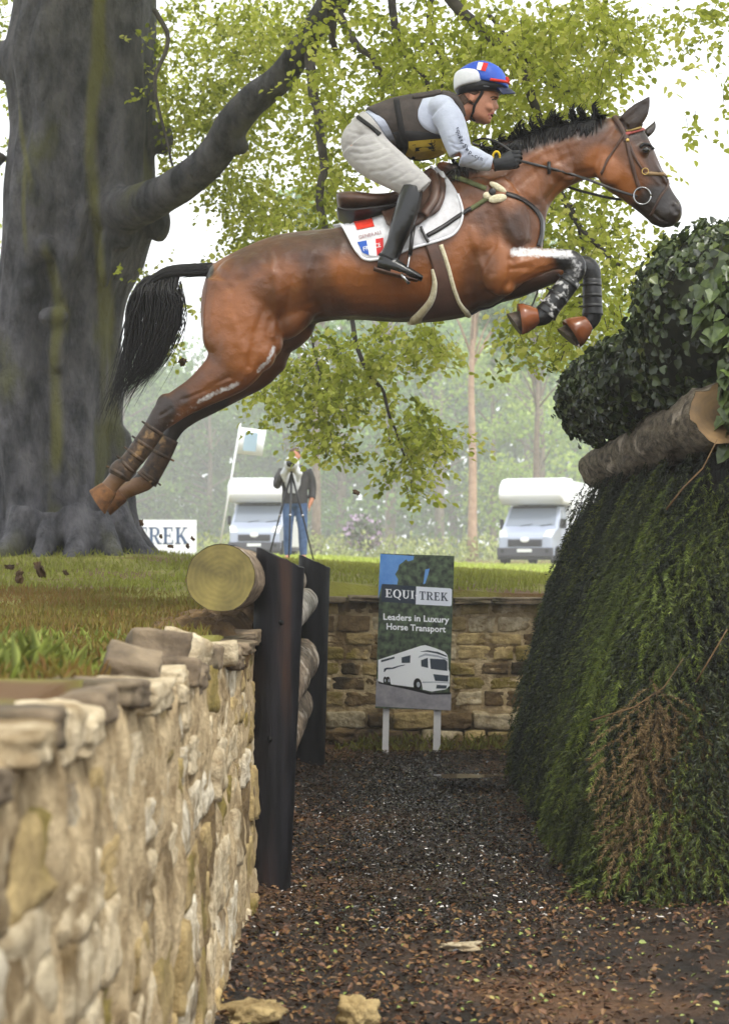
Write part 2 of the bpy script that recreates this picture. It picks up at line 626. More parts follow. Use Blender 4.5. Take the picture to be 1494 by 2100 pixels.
# loose stones on the ditch floor
for (px, py, s, m, lab) in ((512, 2072, (0.17, 0.16, 0.07), M_stone_moss, 'mossy yellow stone lying against the foot of the rubble wall'),
                            (731, 2068, (0.10, 0.10, 0.09), M_stone_moss, 'rounded ochre stone on the leaf litter at the very front'),
                            (945, 1938, (0.13, 0.08, 0.03), M_stone, 'flat pale stone half sunk in the dark leaf litter'),
                            (700, 1505, (0.2, 0.14, 0.10), M_stone_dark, 'brown rock at the foot of the far wall beside the black post')):
    d = (CAM_Z - s[2] * .5) / ((py - 1138) / F)
    p = at(px, py, min(d, 11.7))
    me_ = stone_mesh(900 + int(px), 7, 0.32, 3.2)
    me_.materials.append(m); me_.polygons.foreach_set('use_smooth', [True] * len(me_.polygons))
    o = bpy.data.objects.new('loose_stone', me_); COL.objects.link(o)
    o.location = p - Vector((0, 0, s[2] * .15)); o.scale = s; o.rotation_euler = (0.1, 0.1, 0.5 + px)
    tag(o, lab, 'stone', 'loose stones on the ditch floor')

# ------------------------------------------------------------------ log step: posts and logs
M_post = mat('tarred_post', srgb(10, 10, 12), srgb(28, 27, 31), 9.0, rough=0.42, rough2=0.6, spec=0.22, bump=0.5, bscale=20, bdist=0.008, stretch=(3, 3, 0.35), c3=srgb(58, 38, 28), s3=1.3, t3=0.62)
M_bark = mat('log_bark', srgb(84, 70, 56), srgb(150, 132, 112), 18.0, rough=0.8, bump=1.0, bscale=26, bdist=0.02, stretch=(1, 0.35, 1), c3=srgb(192, 180, 166), s3=9, t3=0.6)
M_bark_dk = mat('shaggy_bark', srgb(54, 47, 39), srgb(122, 110, 94), 26.0, rough=0.85, bump=1.0, bscale=30, bdist=0.03, stretch=(1, 0.4, 1), c3=srgb(160, 148, 134), s3=10, t3=0.64)
M_bark_pale = mat('birch_bark', srgb(110, 98, 86), srgb(196, 190, 182), 16.0, rough=0.7, bump=1.0, bscale=24, bdist=0.02, c3=srgb(74, 62, 50), s3=8, t3=0.6)
M_hole = mat('bolt_hole', (0.004, 0.004, 0.004, 1), rough=0.9)
def endgrain(name, c):
    """sawn end: rings about the object's own Y axis"""
    m = bpy.data.materials.new(name)
    m.use_nodes = True
    nt = m.node_tree; L = nt.links.new
    b = nt.nodes['Principled BSDF']
    b.inputs['Roughness'].default_value = 0.8
    tc = nd(nt, 'ShaderNodeTexCoord')
    mp = nd(nt, 'ShaderNodeMapping')
    mp.inputs['Scale'].default_value = (1, 0, 1)
    L(tc.outputs['Object'], mp.inputs[0])
    w = nd(nt, 'ShaderNodeTexWave', wave_type='RINGS', rings_direction='SPHERICAL')
    w.inputs['Scale'].default_value = 17; w.inputs['Distortion'].default_value = 6; w.inputs['Detail'].default_value = 3
    L(mp.outputs[0], w.inputs['Vector'])
    n = nd(nt, 'ShaderNodeTexNoise'); n.inputs['Scale'].default_value = 9; n.inputs['Detail'].default_value = 6
    L(tc.outputs['Object'], n.inputs[0])
    r1 = nd(nt, 'ShaderNodeValToRGB')
    r1.color_ramp.elements[0].color = c[0]; r1.color_ramp.elements[1].color = c[1]
    r1.color_ramp.elements[0].position = .3; r1.color_ramp.elements[1].position = .7
    L(n.outputs['Fac'], r1.inputs[0])
    mx = nd(nt, 'ShaderNodeMix', data_type='RGBA', blend_type='MULTIPLY')
    mx.inputs[0].default_value = 0.13
    L(r1.outputs[0], mx.inputs[6]); L(w.outputs['Color'], mx.inputs[7])
    L(mx.outputs[2], b.inputs['Base Color'])
    bp = nd(nt, 'ShaderNodeBump'); bp.inputs['Strength'].default_value = .4; bp.inputs['Distance'].default_value = .004
    L(n.outputs['Fac'], bp.inputs['Height']); L(bp.outputs[0], b.inputs['Normal'])
    return m
M_end = endgrain('sawn_end', (srgb(74, 66, 32), srgb(134, 120, 64)))
M_end_tan = endgrain('sawn_end_tan', (srgb(66, 50, 30), srgb(112, 86, 50)))

def post(base, r, h, lean, label, holes):
    """tarred half-round post, sawn slanting at the top, standing on the ditch floor"""
    o_mb = MB()
    rings = []
    n = 28
    H = 18
    for j in range(H + 1):
        t = j / H
        zz = -0.05 + t * h
        ring = []
        for k in range(n):
            a_ = 2 * math.pi * k / n
            rr = r * (1 + 0.025 * mnoise.noise(Vector((math.cos(a_) * 1.5 + base[0] * 9, math.sin(a_) * 1.5, zz * 1.5))) + 0.015 * math.cos(3 * a_ + 1))
            x, y = rr * math.cos(a_), rr * math.sin(a_)
            z2 = zz
            if j == H:
                z2 = zz - 0.16 * (x / r) * 0.25 + 0.012 * mnoise.noise(Vector((x * 20, y * 20, 3)))
            ring.append((x, y, z2))
        rings.append(ring)
    o_mb.loft(rings)
    o = o_mb.build('wooden_post', M_post)
    o.location = base
    o.rotation_euler = (0, lean, 0)
    tag(o, label, 'post', 'tarred posts holding the log step')
    md = o.modifiers.new('e', 'EDGE_SPLIT'); md.split_angle = R(50)
    for (hx, hz) in holes:
        hb = MB()
        yy = -math.sqrt(max(r * r - hx * hx, 0)) * 1.0
        hb.tube([(hx, yy - 0.004, hz), (hx, yy + 0.03, hz)], [0.011, 0.011], 12)
        h_ = obj('bolt_hole', hb.mesh(), M_hole)
        local(h_, o)
    return o
P1 = Vector((-0.402, 6.86, 0.0))
post(P1, 0.1, 1.40, R(2.5), 'tall near black post rising in front of the big sawn log', ((-0.005, 0.62), (0.02, 1.09)))
P2 = Vector((-0.355, 10.7, 0.0))
post(P2, 0.1, 1.37, R(1.6), 'farther black post at the back end of the log step', ())

def log(p0, p1, r0, r1, label, m, mend, knots=0, seed=1, wob=0.03, group=None, slant=0.0):
    """a log along p0->p1 with bark body and two sawn ends"""
    p0 = Vector(p0); p1 = Vector(p1)
    ax = (p1 - p0)
    Ln = ax.length
    q = ax.to_track_quat('Y', 'Z')
    root = empty('log', p0, 0, label, 'log', group)
    root.rotation_mode = 'QUATERNION'
    root.rotation_quaternion = q
    n, H = 32, max(10, int(Ln * 14))
    rings = []
    for j in range(H + 1):
        t = j / H
        ring = []
        for k in range(n):
            a_ = 2 * math.pi * k / n
            rr = (r0 + (r1 - r0) * t) * (1 + wob * 1.4 * mnoise.noise(Vector((math.cos(a_) * 1.2 + seed * 5, math.sin(a_) * 1.2, t * Ln * 2.5))) + wob * mnoise.noise(Vector((math.cos(a_) * 5, math.sin(a_) * 5 + seed, t * Ln * 9))))
            ring.append(Vector((rr * math.cos(a_), t * Ln + (1 - t) ** 8 * slant * (rr * math.sin(a_) + r0) + (0.012 * mnoise.noise(Vector((a_ * 3, seed, 1))) if slant and j == 0 else 0), rr * math.sin(a_))))
        rings.append(ring)
    b = MB()
    rr = [b.ring(x) for x in rings]
    for u, v in zip(rr, rr[1:]): b.bridge(u, v)
    o = obj('bark', b.mesh(), m); local(o, root)
    for ring, y in ((rings[0], 0.002), (rings[-1], Ln - 0.002)):
        e = MB()
        c_ = len(e.v)
        outer = e.ring([(p.x * 0.985, y + (slant * (p.z + r0) if y < 1 else 0) + 0.002 * mnoise.noise(p * 20), p.z * 0.985) for p in ring])
        mid = e.ring([(p.x * 0.5, y + (slant * (p.z * .5 + r0) if y < 1 else 0) + 0.002 * mnoise.noise(p * 30), p.z * 0.5) for p in ring])
        e.bridge(outer, mid); e.cap(mid)
        o = obj('sawn_end', e.mesh(), mend); local(o, root)
    return root
log((-0.535, 6.25, 1.275), (-0.46, 11.0, 1.19), 0.128, 0.10, 'thick log with a yellow sawn end lying along the top of the step', M_bark, M_end, seed=2, group='logs of the step')
log((-0.385, 7.0, 1.045), (-0.365, 10.25, 1.075), 0.085, 0.082, 'pale barked log just under the top of the step between the posts', M_bark_pale, M_end_tan, seed=3, group='logs of the step')
log((-0.44, 6.98, 0.70), (-0.40, 10.5, 0.72), 0.135, 0.12, 'shaggy barked log halfway down the step between the posts', M_bark, M_end_tan, seed=4, wob=0.06, group='logs of the step')
log((-0.46, 6.98, 0.43), (-0.44, 10.5, 0.43), 0.125, 0.12, 'lowest brown log of the step behind the tall black post', M_bark, M_end_tan, seed=5, group='logs of the step')
# soil lip under the log and at the wall corner
M_soil = mat('bare_soil', srgb(74, 56, 38), srgb(116, 92, 60), 9, rough=0.95, bump=1, bscale=40, bdist=0.02)
mb = MB()
n1, n2 = 110, 26
for i in range(n1 + 1):
    for j in range(n2 + 1):
        y = 6.05 + 4.8 * i / n1
        u = j / n2
        x = -1.0 + 0.56 * u
        z = 1.02 + 0.07 * math.sin(u * math.pi * 0.75) * (smooth01(y, 6.0, 6.6)) + 0.05 * mnoise.fractal(Vector((x * 7, y * 7, 0)), .9, 2.0, 4) - 0.10 * smooth01(u, 0.8, 1.0) - 0.06 * (1 - smooth01(u, 0, .2))
        mb.v.append((x, y, z))
for i in range(n1):
    for j in range(n2):
        a_ = i * (n2 + 1) + j
        mb.f.append((a_, a_ + 1, a_ + n2 + 2, a_ + n2 + 1))
obj('soil_lip', mb.mesh(), M_soil, kind='structure', label='bare trodden soil along the edge of the bank', cat='ground')

# ------------------------------------------------------------------ brush fence on the far side of the ditch
def brush_x(z):
    return 0.965 + 0.105 * z + 0.078 * z * z
BY0, BY1 = 6.75, 10.5
def brush_point(s, z, bulge=0.0):
    """s in 0..1 runs along the outline seen from above: near face from the far right, round the corner, then along the left face"""
    x0 = brush_x(z) - bulge
    yn = BY0 - 0.28 + 0.16 * z - bulge
    rc = 0.35
    L1 = max(2.6 - x0 - rc, 0.1); L2 = rc * math.pi / 2; L3 = BY1 - yn - rc
    d = s * (L1 + L2 + L3)
    if d < L1:
        return Vector((2.6 - d, yn, z)), Vector((0, -1, 0.15))
    if d < L1 + L2:
        a_ = (d - L1) / rc
        return Vector((x0 + rc - rc * math.sin(a_), yn + rc - rc * math.cos(a_), z)), Vector((-math.sin(a_), -math.cos(a_), 0.2))
    return Vector((x0, yn + rc + d - L1 - L2, z)), Vector((-1, 0, 0.28))
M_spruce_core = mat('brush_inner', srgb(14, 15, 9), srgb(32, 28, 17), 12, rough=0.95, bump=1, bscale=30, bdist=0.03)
M_spruce = mat('spruce_needles', srgb(40, 50, 26), rough=0.55, spec=0.4, trans=0.15, attr='rnd', attr_cols=[srgb(13, 18, 8), srgb(38, 47, 18), srgb(92, 98, 38)], rand=0.45)
M_spruce_lt = mat('spruce_pale', srgb(90, 104, 40), rough=0.55, spec=0.4, trans=0.2, attr='rnd', attr_cols=[srgb(34, 44, 16), srgb(82, 96, 34), srgb(136, 146, 62)], rand=0.35)  # lighter yellow-green needles, used mostly on the near face
M_spruce_dead = mat('spruce_dead', srgb(120, 92, 58), rough=0.8, trans=0.1, attr='rnd', attr_cols=[srgb(60, 48, 32), srgb(104, 84, 54), srgb(146, 122, 84)], rand=0.25)
M_twig = mat('twig', srgb(70, 52, 32), srgb(104, 80, 48), 20, rough=0.8)
fence = empty('brush_fence', (1.6, 8.5, 0), label='big sloping jump faced with dark green spruce branches across the ditch', cat='brush fence')
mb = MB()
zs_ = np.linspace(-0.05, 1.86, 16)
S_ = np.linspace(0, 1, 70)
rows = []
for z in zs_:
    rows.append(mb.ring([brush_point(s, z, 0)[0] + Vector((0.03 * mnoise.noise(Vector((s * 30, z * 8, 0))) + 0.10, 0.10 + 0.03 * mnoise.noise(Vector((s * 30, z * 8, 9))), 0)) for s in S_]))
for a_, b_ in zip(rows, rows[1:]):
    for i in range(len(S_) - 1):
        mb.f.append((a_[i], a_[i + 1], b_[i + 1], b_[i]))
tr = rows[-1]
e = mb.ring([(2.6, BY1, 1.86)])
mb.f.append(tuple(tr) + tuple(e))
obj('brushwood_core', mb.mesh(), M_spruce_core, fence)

def spray_arrays(seed, length, nb, needles, nl, nw, blen=0.17, droop=0.5):
    """a drooping spruce spray along local -Z, lying against local XZ plane with +Y outwards; triangles only"""
    r = np.random.default_rng(seed)
    Vs, Fs, Rn = [], [], []
    def tri(a, b, c, t):
        i = len(Vs); Vs.extend([a, b, c]); Fs.append((i, i + 1, i + 2)); Rn.extend([t] * 3)
    def stem(p, d, L, n, bend, w, nl_, tone):
        d = d / np.linalg.norm(d)
        last = p
        for k in range(n):
            t = k / n
            dd = d + bend * t
            dd = dd / np.linalg.norm(dd)
            q = last + dd * L / n
            s = np.cross(dd, r.normal(size=3)); s /= np.linalg.norm(s) + 1e-9
            u = np.cross(dd, s)
            tri(last + s * w, last - s * w, q, 0.02)
            for _ in range(needles):
                a_ = r.uniform(0, 2 * math.pi)
                nd_ = s * math.cos(a_) + u * math.sin(a_) + dd * 0.9
                nd_ /= np.linalg.norm(nd_)
                b0 = last + (q - last) * r.uniform()
                sd = np.cross(nd_, r.normal(size=3)); sd /= np.linalg.norm(sd) + 1e-9
                tri(b0 + sd * nw, b0 - sd * nw, b0 + nd_ * nl_, min(1, tone + r.uniform(-.2, .25)))
            last = q
        return last
    p = np.zeros(3)
    d = np.array([r.uniform(-.15, .15), 0.16, -1.0])
    for k in range(nb):
        t = k / nb
        d2 = d + np.array([0.0, -0.25 * t, -0.3 * t]); d2 /= np.linalg.norm(d2)
        q = p + d2 * length / nb
        s = np.cross(d2, np.array([0, 1, 0.2])); s /= np.linalg.norm(s)
        tri(p + s * 0.003, p - s * 0.003, q, 0.0); tri(p + np.array([0, .003, 0]), p - np.array([0, .003, 0]), q, 0.0)
        side = 1 if k % 2 else -1
        bd = d2 * 0.8 + s * side * r.uniform(0.5, 0.9) + np.array([0, r.uniform(-.05, .22), 0])
        stem(q, bd, blen * (1 - 0.5 * t) * r.uniform(0.7, 1.15), 7, np.array([0, 0, -droop]), 0.0018, nl, 0.35 + 0.3 * r.uniform())
        p = q
    stem(p, d, blen * 0.8, 7, np.array([0, 0, -droop]), 0.0018, nl, 0.75)
    return np.array(Vs), np.array(Fs), np.array(Rn)
SPR = [spray_arrays(40 + i, 0.30 + 0.05 * (i % 3), 9, 9, 0.016, 0.0014) for i in range(5)]
SPR_BIG = [spray_arrays(60 + i, 0.42, 9, 13, 0.021, 0.0020, 0.22, 1.3) for i in range(3)]
SPR_LOW = [spray_arrays(80 + i, 0.34, 6, 4, 0.022, 0.0036, 0.2, 1.2) for i in range(4)]
def frame_for(nrm, tilt):
    y = nrm.normalized()
    z = Vector((0, 0, 1))
    x = y.cross(z); x.normalize()
    z = x.cross(y)
    M = Matrix((x, y, z)).transposed()
    return M @ Matrix.Rotation(tilt, 3, 'Y')
# the sprays seen best: single branches sharing a few meshes
spray_me = {}
def spray_obj(i, big, m, loc, M, scale):
    key = (i, big, m.name)
    if key not in spray_me:
        Vv, Ff, Rr = (SPR_BIG if big else SPR)[i]
        me = fast_mesh('spruce_branch', Vv, Ff, Rr)
        me.materials.append(m)
        spray_me[key] = me
    o = bpy.data.objects.new('spruce_branch', spray_me[key])
    COL.objects.link(o)
    o.matrix_world = Matrix.Translation(Vector(loc) - fence.location) @ M.to_4x4() @ Matrix.Scale(scale, 4)
    o.parent = fence
rs = random.Random(11)
n_obj = 0
for _ in range(205):
    z = 0.15 + 1.68 * (1 - (1 - rs.random()) ** 1.0)
    s = rs.uniform(0.10, 0.62)
    p, n_ = brush_point(s, z, 0.0)
    near = p.y < 7.4
    if near and rs.random() < 0.85:
        m = M_spruce_lt if rs.random() < 0.6 else M_spruce
    else:
        m = M_spruce_lt if rs.random() < 0.2 else M_spruce
    spray_obj(rs.randrange(3), True, m, p + n_ * 0.02, frame_for(n_, rs.uniform(-.4, .4)), rs.uniform(0.7, 1.2))
for _ in range(34):
    z = rs.uniform(0.35, 1.75)
    p, n_ = brush_point(rs.uniform(0.22, 0.50), z, 0.0)
    spray_obj(rs.randrange(3), True, M_spruce_lt if rs.random() < .6 else M_spruce, p + n_ * 0.04, frame_for(n_, rs.uniform(-.9, .5)), rs.uniform(1.0, 1.3))
# brown dead branches at the near foot
for _ in range(56):
    px = rs.uniform(1290, 1500); py = rs.uniform(1440, 1800) 
    if px < 1290 + (1800 - py) * 0.1: continue
    z = (1138 - py) / F * 6.45 + CAM_Z
    p = Vector(((px - 747) / F * 6.45, 6.50 + 0.16 * z + rs.uniform(.0, .10), z + 0.12))
    spray_obj(rs.randrange(3), True, M_spruce_dead, p, frame_for(Vector((-.2, -1, .1)), rs.uniform(-.5, .5)), rs.uniform(0.7, 1.1))
def merge_sprays(name, arrs, places, m, parent):
    Vs, Fs, Rs_ = [], [], []
    off = 0
    for (i, p, M, s, tone) in places:
        Vv, Ff, Rr = arrs[i % len(arrs)]
        Vv = (np.array(M) @ (Vv * s).T).T + np.array(p)
        Vs.append(Vv); Fs.append(Ff + off); Rs_.append(np.clip(Rr * tone, 0, 1))
        off += len(Vv)
    me = fast_mesh(name, np.concatenate(Vs), np.concatenate(Fs), np.concatenate(Rs_))
    return obj(name, me, m, parent, smooth=False, kind='stuff')
pl = []
for _ in range(1500):
    z = 0.08 + 1.8 * rs.random()
    s = rs.uniform(0.05, 1.0)
    p, n_ = brush_point(s, z, 0.0)
    M = frame_for(n_, rs.uniform(-.45, .45))
    pl.append((rs.randrange(9), p + n_ * rs.uniform(-.02, .03), M, rs.uniform(0.7, 1.15), rs.choice([.15, .4, .7, 1.0, 1.5])))
merge_sprays('spruce_branches', SPR_LOW, pl, M_spruce, fence)
# thin bare stems sticking out of the brush
for (pts, rad) in (((1365, 1045), (1400, 1000), (1440, 960), (1470, 900)), 0.004), (((1210, 1478), (1300, 1450), (1360, 1410), (1400, 1350)), 0.0035), (((1425, 1400), (1455, 1350), (1490, 1290)), 0.0035):
    mb = MB()
    mb.tube([at(x, y, 6.38) for x, y in pts], [rad, rad * .9, rad * .7, rad * .5][:len(pts)], 6)
    obj('bare_stem', mb.mesh(), M_twig, fence)

# log along the top of the brush fence
log((1.44, 6.62, 1.93), (1.47, 10.6, 1.90), 0.135, 0.122, 'shaggy barked log lying along the top of the spruce brush', M_bark_dk, M_end_tan, seed=9, wob=0.13, slant=0.8)
# ------------------------------------------------------------------ ivy hedge above that log
M_ivy = mat('ivy_leaf', srgb(52, 66, 34), rough=0.35, spec=0.5, trans=0.18, attr='rnd', attr_cols=[srgb(20, 28, 14), srgb(40, 52, 25), srgb(70, 84, 40), srgb(120, 130, 74)], rand=0.0)
M_ivy_leaf = mat('ivy_leaf_big', srgb(52, 68, 30), srgb(88, 104, 50), 30, rough=0.32, spec=0.5, trans=0.2, rand=0.4)
M_ivy_core = mat('ivy_inner', srgb(16, 19, 10), srgb(34, 34, 18), 14, rough=0.95)
hedge = empty('ivy_hedge', (1.6, 8.5, 1.9), label='dark glossy ivy hedge growing above the log on the brush fence', cat='hedge')
LOBES = [((1.62, 7.45, 2.36), (0.44, 0.62, 0.46)), ((1.60, 7.7, 2.5), (0.36, 0.55, 0.40)), ((1.57, 8.5, 2.24), (0.46, 0.75, 0.30)), ((1.48, 9.6, 2.27), (0.38, 0.62, 0.30)), ((2.0, 7.6, 2.35), (0.6, 0.6, 0.5)), ((1.48, 9.1, 2.3), (0.33, 0.6, 0.27)), ((2.0, 9.2, 2.2), (0.5, 1.2, 0.38)), ((1.56, 6.72, 2.0), (0.13, 0.14, 0.3))]
mb = MB()
for c, r_ in LOBES:
    mb.ball(c, tuple(k * 0.86 for k in r_), 10)
core = remesh(mb.mesh(), 0.05, 2)
obj('ivy_core', core, M_ivy_core, hedge)  # added dark filler core behind the leaf shell
P_, N_ = [], []
while len(P_) < 9000:
    c, r_ = LOBES[rs.choices(range(len(LOBES)), weights=[4, 3, 4, 4, 2, 3, 2, .7])[0]]
    u = Vector((rs.gauss(0, 1), rs.gauss(0, 1), rs.gauss(0, 1))).normalized()
    k = rs.uniform(0.86, 1.03) + 0.07 * mnoise.noise(u * 3 + Vector(c)) + (0.08 * rs.random() if rs.random() < .15 else 0)
    p = Vector((c[0] + u.x * r_[0] * k, c[1] + u.y * r_[1] * k, c[2] + u.z * r_[2] * k))
    if p.x > 2.3: continue
    inside = any(((p.x - C[0]) / Q[0]) ** 2 + ((p.y - C[1]) / Q[1]) ** 2 + ((p.z - C[2]) / Q[2]) ** 2 < 0.62 for C, Q in LOBES)
    if inside: continue
    n_ = Vector((u.x / r_[0], u.y / r_[1], u.z / r_[2])).normalized()
    P_.append(p); N_.append(n_)
P_ = np.array([tuple(p) for p in P_]); N_ = np.array([tuple(p) for p in N_])
order = np.argsort(P_[:, 1] + 0.5 * np.maximum(P_[:, 0] - 1.55, 0) * 3 - 0.6 * (-N_[:, 1]))
big = order[:260]
rest = order[260:]
def ivy_leaf_mesh(seed):
    """five-lobed ivy leaf with a folded midrib, tip along +Y, face +Z"""
    r = random.Random(seed)
    out = [(0, 0), (.32, -.12), (.55, .12), (.40, .36), (.30, .62), (.0, 1.0), (-.30, .62), (-.40, .36), (-.55, .12), (-.32, -.12)]
    b = MB()
    c = b.ring([(0, 0.35, 0.0)])[0]
    rg = b.ring([(x * r.uniform(.9, 1.1), y * r.uniform(.92, 1.08), abs(x) * 0.28 - 0.1 * max(0, y - .5) + r.uniform(-.02, .02)) for x, y in out])
    for i in range(len(rg)):
        b.f.append((c, rg[i], rg[(i + 1) % len(rg)]))
    return b.mesh('ivy_leaf', recalc=False)
IVY = [ivy_leaf_mesh(i) for i in range(6)]
for k, i in enumerate(big):
    me = IVY[k % 6]
    if not me.materials: me.materials.append(M_ivy_leaf)
    o = bpy.data.objects.new('ivy_leaf', me)
    COL.objects.link(o)
    n_ = Vector(N_[i]) + Vector((rs.gauss(0, .35), rs.gauss(0, .35), rs.gauss(0, .35) + .25)); n_.normalize()
    d_ = Vector((rs.gauss(0, .5), rs.gauss(0, .5), -1)); d_ = (d_ - n_ * d_.dot(n_)).normalized()
    x_ = d_.cross(n_)
    M = Matrix((x_, d_, n_)).transposed().to_4x4()
    o.matrix_world = Matrix.Translation(Vector(P_[i]) + Vector(N_[i]) * 0.02 - hedge.location) @ M @ Matrix.Scale(rs.uniform(0.05, 0.085), 4)
    o.parent = hedge
PR, NR = P_[rest], N_[rest]
nj = unit(NR + rng.normal(0, .4, NR.shape) + np.array([0, 0, .2]))
dj = unit(np.cross(nj, rng.normal(0, 1, NR.shape)) + np.array([0, 0, -.6]))
sz = rng.uniform(0.026, 0.052, len(PR))
Vv, Ff = leaf_arrays(PR, dj, nj, sz, sz * 0.95, 0.2, 0.15)
rv = np.repeat(np.clip(rng.beta(1.6, 2.4, len(PR)) + 0.12 * (NR[:, 2]), 0, 1), 6)  # upward-facing leaves toned lighter, painting in light from above
obj('ivy_leaves', fast_mesh('ivy_leaves', Vv, Ff, rv), M_ivy, hedge, smooth=False, kind='stuff')
# ------------------------------------------------------------------ the old beech
TD = 16.0
M_beech = mat('beech_bark', srgb(36, 37, 46), srgb(96, 94, 102), 4.0, detail=12, rough=0.75, bump=1.0, bscale=9, bdist=0.10, stretch=(1.6, 1.6, 0.7), lo=.36, hi=.64, c3=srgb(84, 84, 56), s3=0.9, t3=0.60)
M_algae = mat('algae_bark', srgb(86, 88, 48), srgb(116, 114, 66), 6, rough=0.9, bump=0.6, bscale=18, bdist=0.02)
M_branch = mat('dark_branch', srgb(48, 44, 44), srgb(78, 72, 70), 8, rough=0.85, bump=0.4, bscale=20)
LEAFC = [srgb(106, 118, 34), srgb(154, 164, 56), srgb(192, 198, 88), srgb(218, 216, 128)]
M_leaf = mat('beech_leaf', LEAFC[1], rough=0.5, spec=0.3, trans=0.58, attr='rnd', attr_cols=LEAFC)
gz_t = float(ground_z(-2.75, TD))
tree = empty('beech_tree', (-2.75, TD, gz_t), label='huge grey beech with a fluted trunk and hanging yellow green leaves', cat='tree')
# trunk: rows (py, left px, right px)
rows = [(1178, -110, 320), (1155, -50, 278), (1130, -22, 262), (1100, -6, 250), (1060, 0, 242), (1000, -4, 242), (940, -8, 244), (870, -14, 240), (800, -18, 242), (720, -18, 240), (660, -14, 244), (600, -8, 258), (550, -2, 285), (500, 2, 302), (450, 6, 318), (400, 8, 316), (330, 16, 318), (270, 24, 322), (200, 18, 322), (130, 12, 322), (60, 28, 324), (0, 38, 326), (-120, 44, 326), (-260, 60, 318), (-420, 78, 300)]
kpx = TD / F
mb = MB()
rings = []
nA = 96
FL = [(0.25, 0.10, 5.0), (1.3, -0.07, 3.0), (2.3, 0.06, 4.0)]
for (py, l, r_) in crom(rows, 4):
    c = at((l + r_) / 2, py, TD)
    rad = (r_ - l) / 2 * kpx
    zz = c.z
    flare = max(0, (1.9 - (zz - gz_t)) / 1.9) ** 2.2
    ring = []
    for k in range(nA):
        a_ = 2 * math.pi * k / nA
        g = 0.07 * math.sin(3 * a_ + 0.5 * zz) + 0.10 * math.sin(5 * a_ - 0.35 * zz + 1) + 0.085 * (abs(math.sin(4.5 * a_ + 0.35 * zz)) - .62) + 0.04 * math.sin(14 * a_ + 0.6 * zz)
        g += flare * (0.20 * math.sin(6 * a_ + 0.8) + 0.10 * math.sin(11 * a_))
        g += 0.05 * mnoise.noise(Vector((math.cos(a_) * 2, math.sin(a_) * 2, zz * 0.8))) + 0.04 * mnoise.noise(Vector((math.cos(a_) * 5, math.sin(a_) * 5, zz * 2.0))) + 0.02 * mnoise.noise(Vector((math.cos(a_) * 12, math.sin(a_) * 12, zz * 4.0)))
        # a long rib to the right of the middle of the near face
        da = math.atan2(math.sin(a_ - (-1.28 + 0.05 * math.sin(zz))), math.cos(a_ - (-1.28 + 0.05 * math.sin(zz))))
        if zz > 3.0:
            g += 0.15 * math.exp(-(da / 0.11) ** 2) * smooth01(zz, 3.0, 3.8) - 0.13 * math.exp(-((da - 0.30) / 0.10) ** 2) - 0.10 * math.exp(-((da + 0.85) / 0.09) ** 2)
        side = abs(math.cos(a_)) ** 2
        g *= (1 - 0.6 * side * (0 if zz < gz_t + 1.2 else 1))
        ring.append(Vector((c.x + rad * (1 + g) * math.cos(a_), c.y + rad * (1 + g) * math.sin(a_) * 1.0, zz)))
    rings.append(ring)
mb.loft(rings[::-1])
# knots, scars and the branch collars
def blob(px, py, dy, r_):
    mb.ball(at(px, py, TD - dy), r_, 8)
blob(98, 508, 0.66, (0.12, 0.12, 0.12)); blob(126, 560, 0.68, (0.06, 0.08, 0.26)); blob(110, 650, 0.66, (0.15, 0.10, 0.10)); blob(60, 590, 0.58, (0.11, 0.09, 0.13)); blob(118, 710, 0.62, (0.10, 0.09, 0.26)); blob(215, 530, 0.6, (0.07, 0.09, 0.3)); blob(62, 380, 0.52, (0.06, 0.12, 0.5)); blob(250, 300, 0.5, (0.07, 0.1, 0.4))
blob(335, 285, 0.05, (0.10, 0.14, 0.16)); blob(325, 455, 0.1, (0.12, 0.16, 0.2)); blob(250, 470, 0.52, (0.15, 0.12, 0.2)); blob(8, 125, 0.0, (0.13, 0.16, 0.2)); blob(230, 430, 0.5, (0.2, 0.14, 0.2))
# main limb going up to the right
limb = [(205, 440, 15.8, 58), (265, 428, 15.3, 47), (325, 404, 14.9, 40), (385, 368, 14.6, 37), (440, 318, 14.4, 36), (478, 252, 14.2, 35), (520, 204, 14.1, 33), (575, 160, 14.0, 30), (620, 96, 13.8, 28), (668, 15, 13.6, 25), (720, -80, 13.4, 24), (800, -220, 13.2, 17)]
pp = crom(limb, 4)
mb.tube([at(a_, b_, c_) for a_, b_, c_, _ in pp], [d_ * c_ / F * (1 + 0.05 * mnoise.noise(Vector((i * .5, 0, 3)))) for i, (_, _, c_, d_) in enumerate(pp)], 20)
blob(490, 300, 1.75, (0.09, 0.09, 0.08)); blob(640, 108, 2.2, (0.07, 0.07, 0.07))
for pts, r0, r1 in (([(228, 1040, 15.7), (252, 1090, 15.6), (285, 1130, 15.5), (330, 1165, 15.4)], .17, .07), ([(150, 1050, 15.35), (165, 1110, 15.2), (150, 1150, 15.05), (140, 1185, 14.9)], .17, .08), ([(60, 1050, 15.4), (40, 1105, 15.3), (5, 1140, 15.2), (-40, 1170, 15.1)], .18, .07), ([(200, 1060, 15.4), (225, 1115, 15.25), (240, 1150, 15.1), (262, 1180, 15.0)], .12, .06), ([(100, 1060, 15.3), (95, 1115, 15.15), (75, 1155, 15.0), (60, 1185, 14.9)], .12, .06)):
    pp = crom(pts, 4)
    mb.tube([at(*p) for p in pp], [r0 + (r1 - r0) * i / (len(pp) - 1) for i in range(len(pp))], 14)
tm = remesh(mb.mesh(), 0.030, 2)
co = np.empty(len(tm.vertices) * 3, np.float32); tm.vertices.foreach_get('co', co); co = co.reshape(-1, 3)
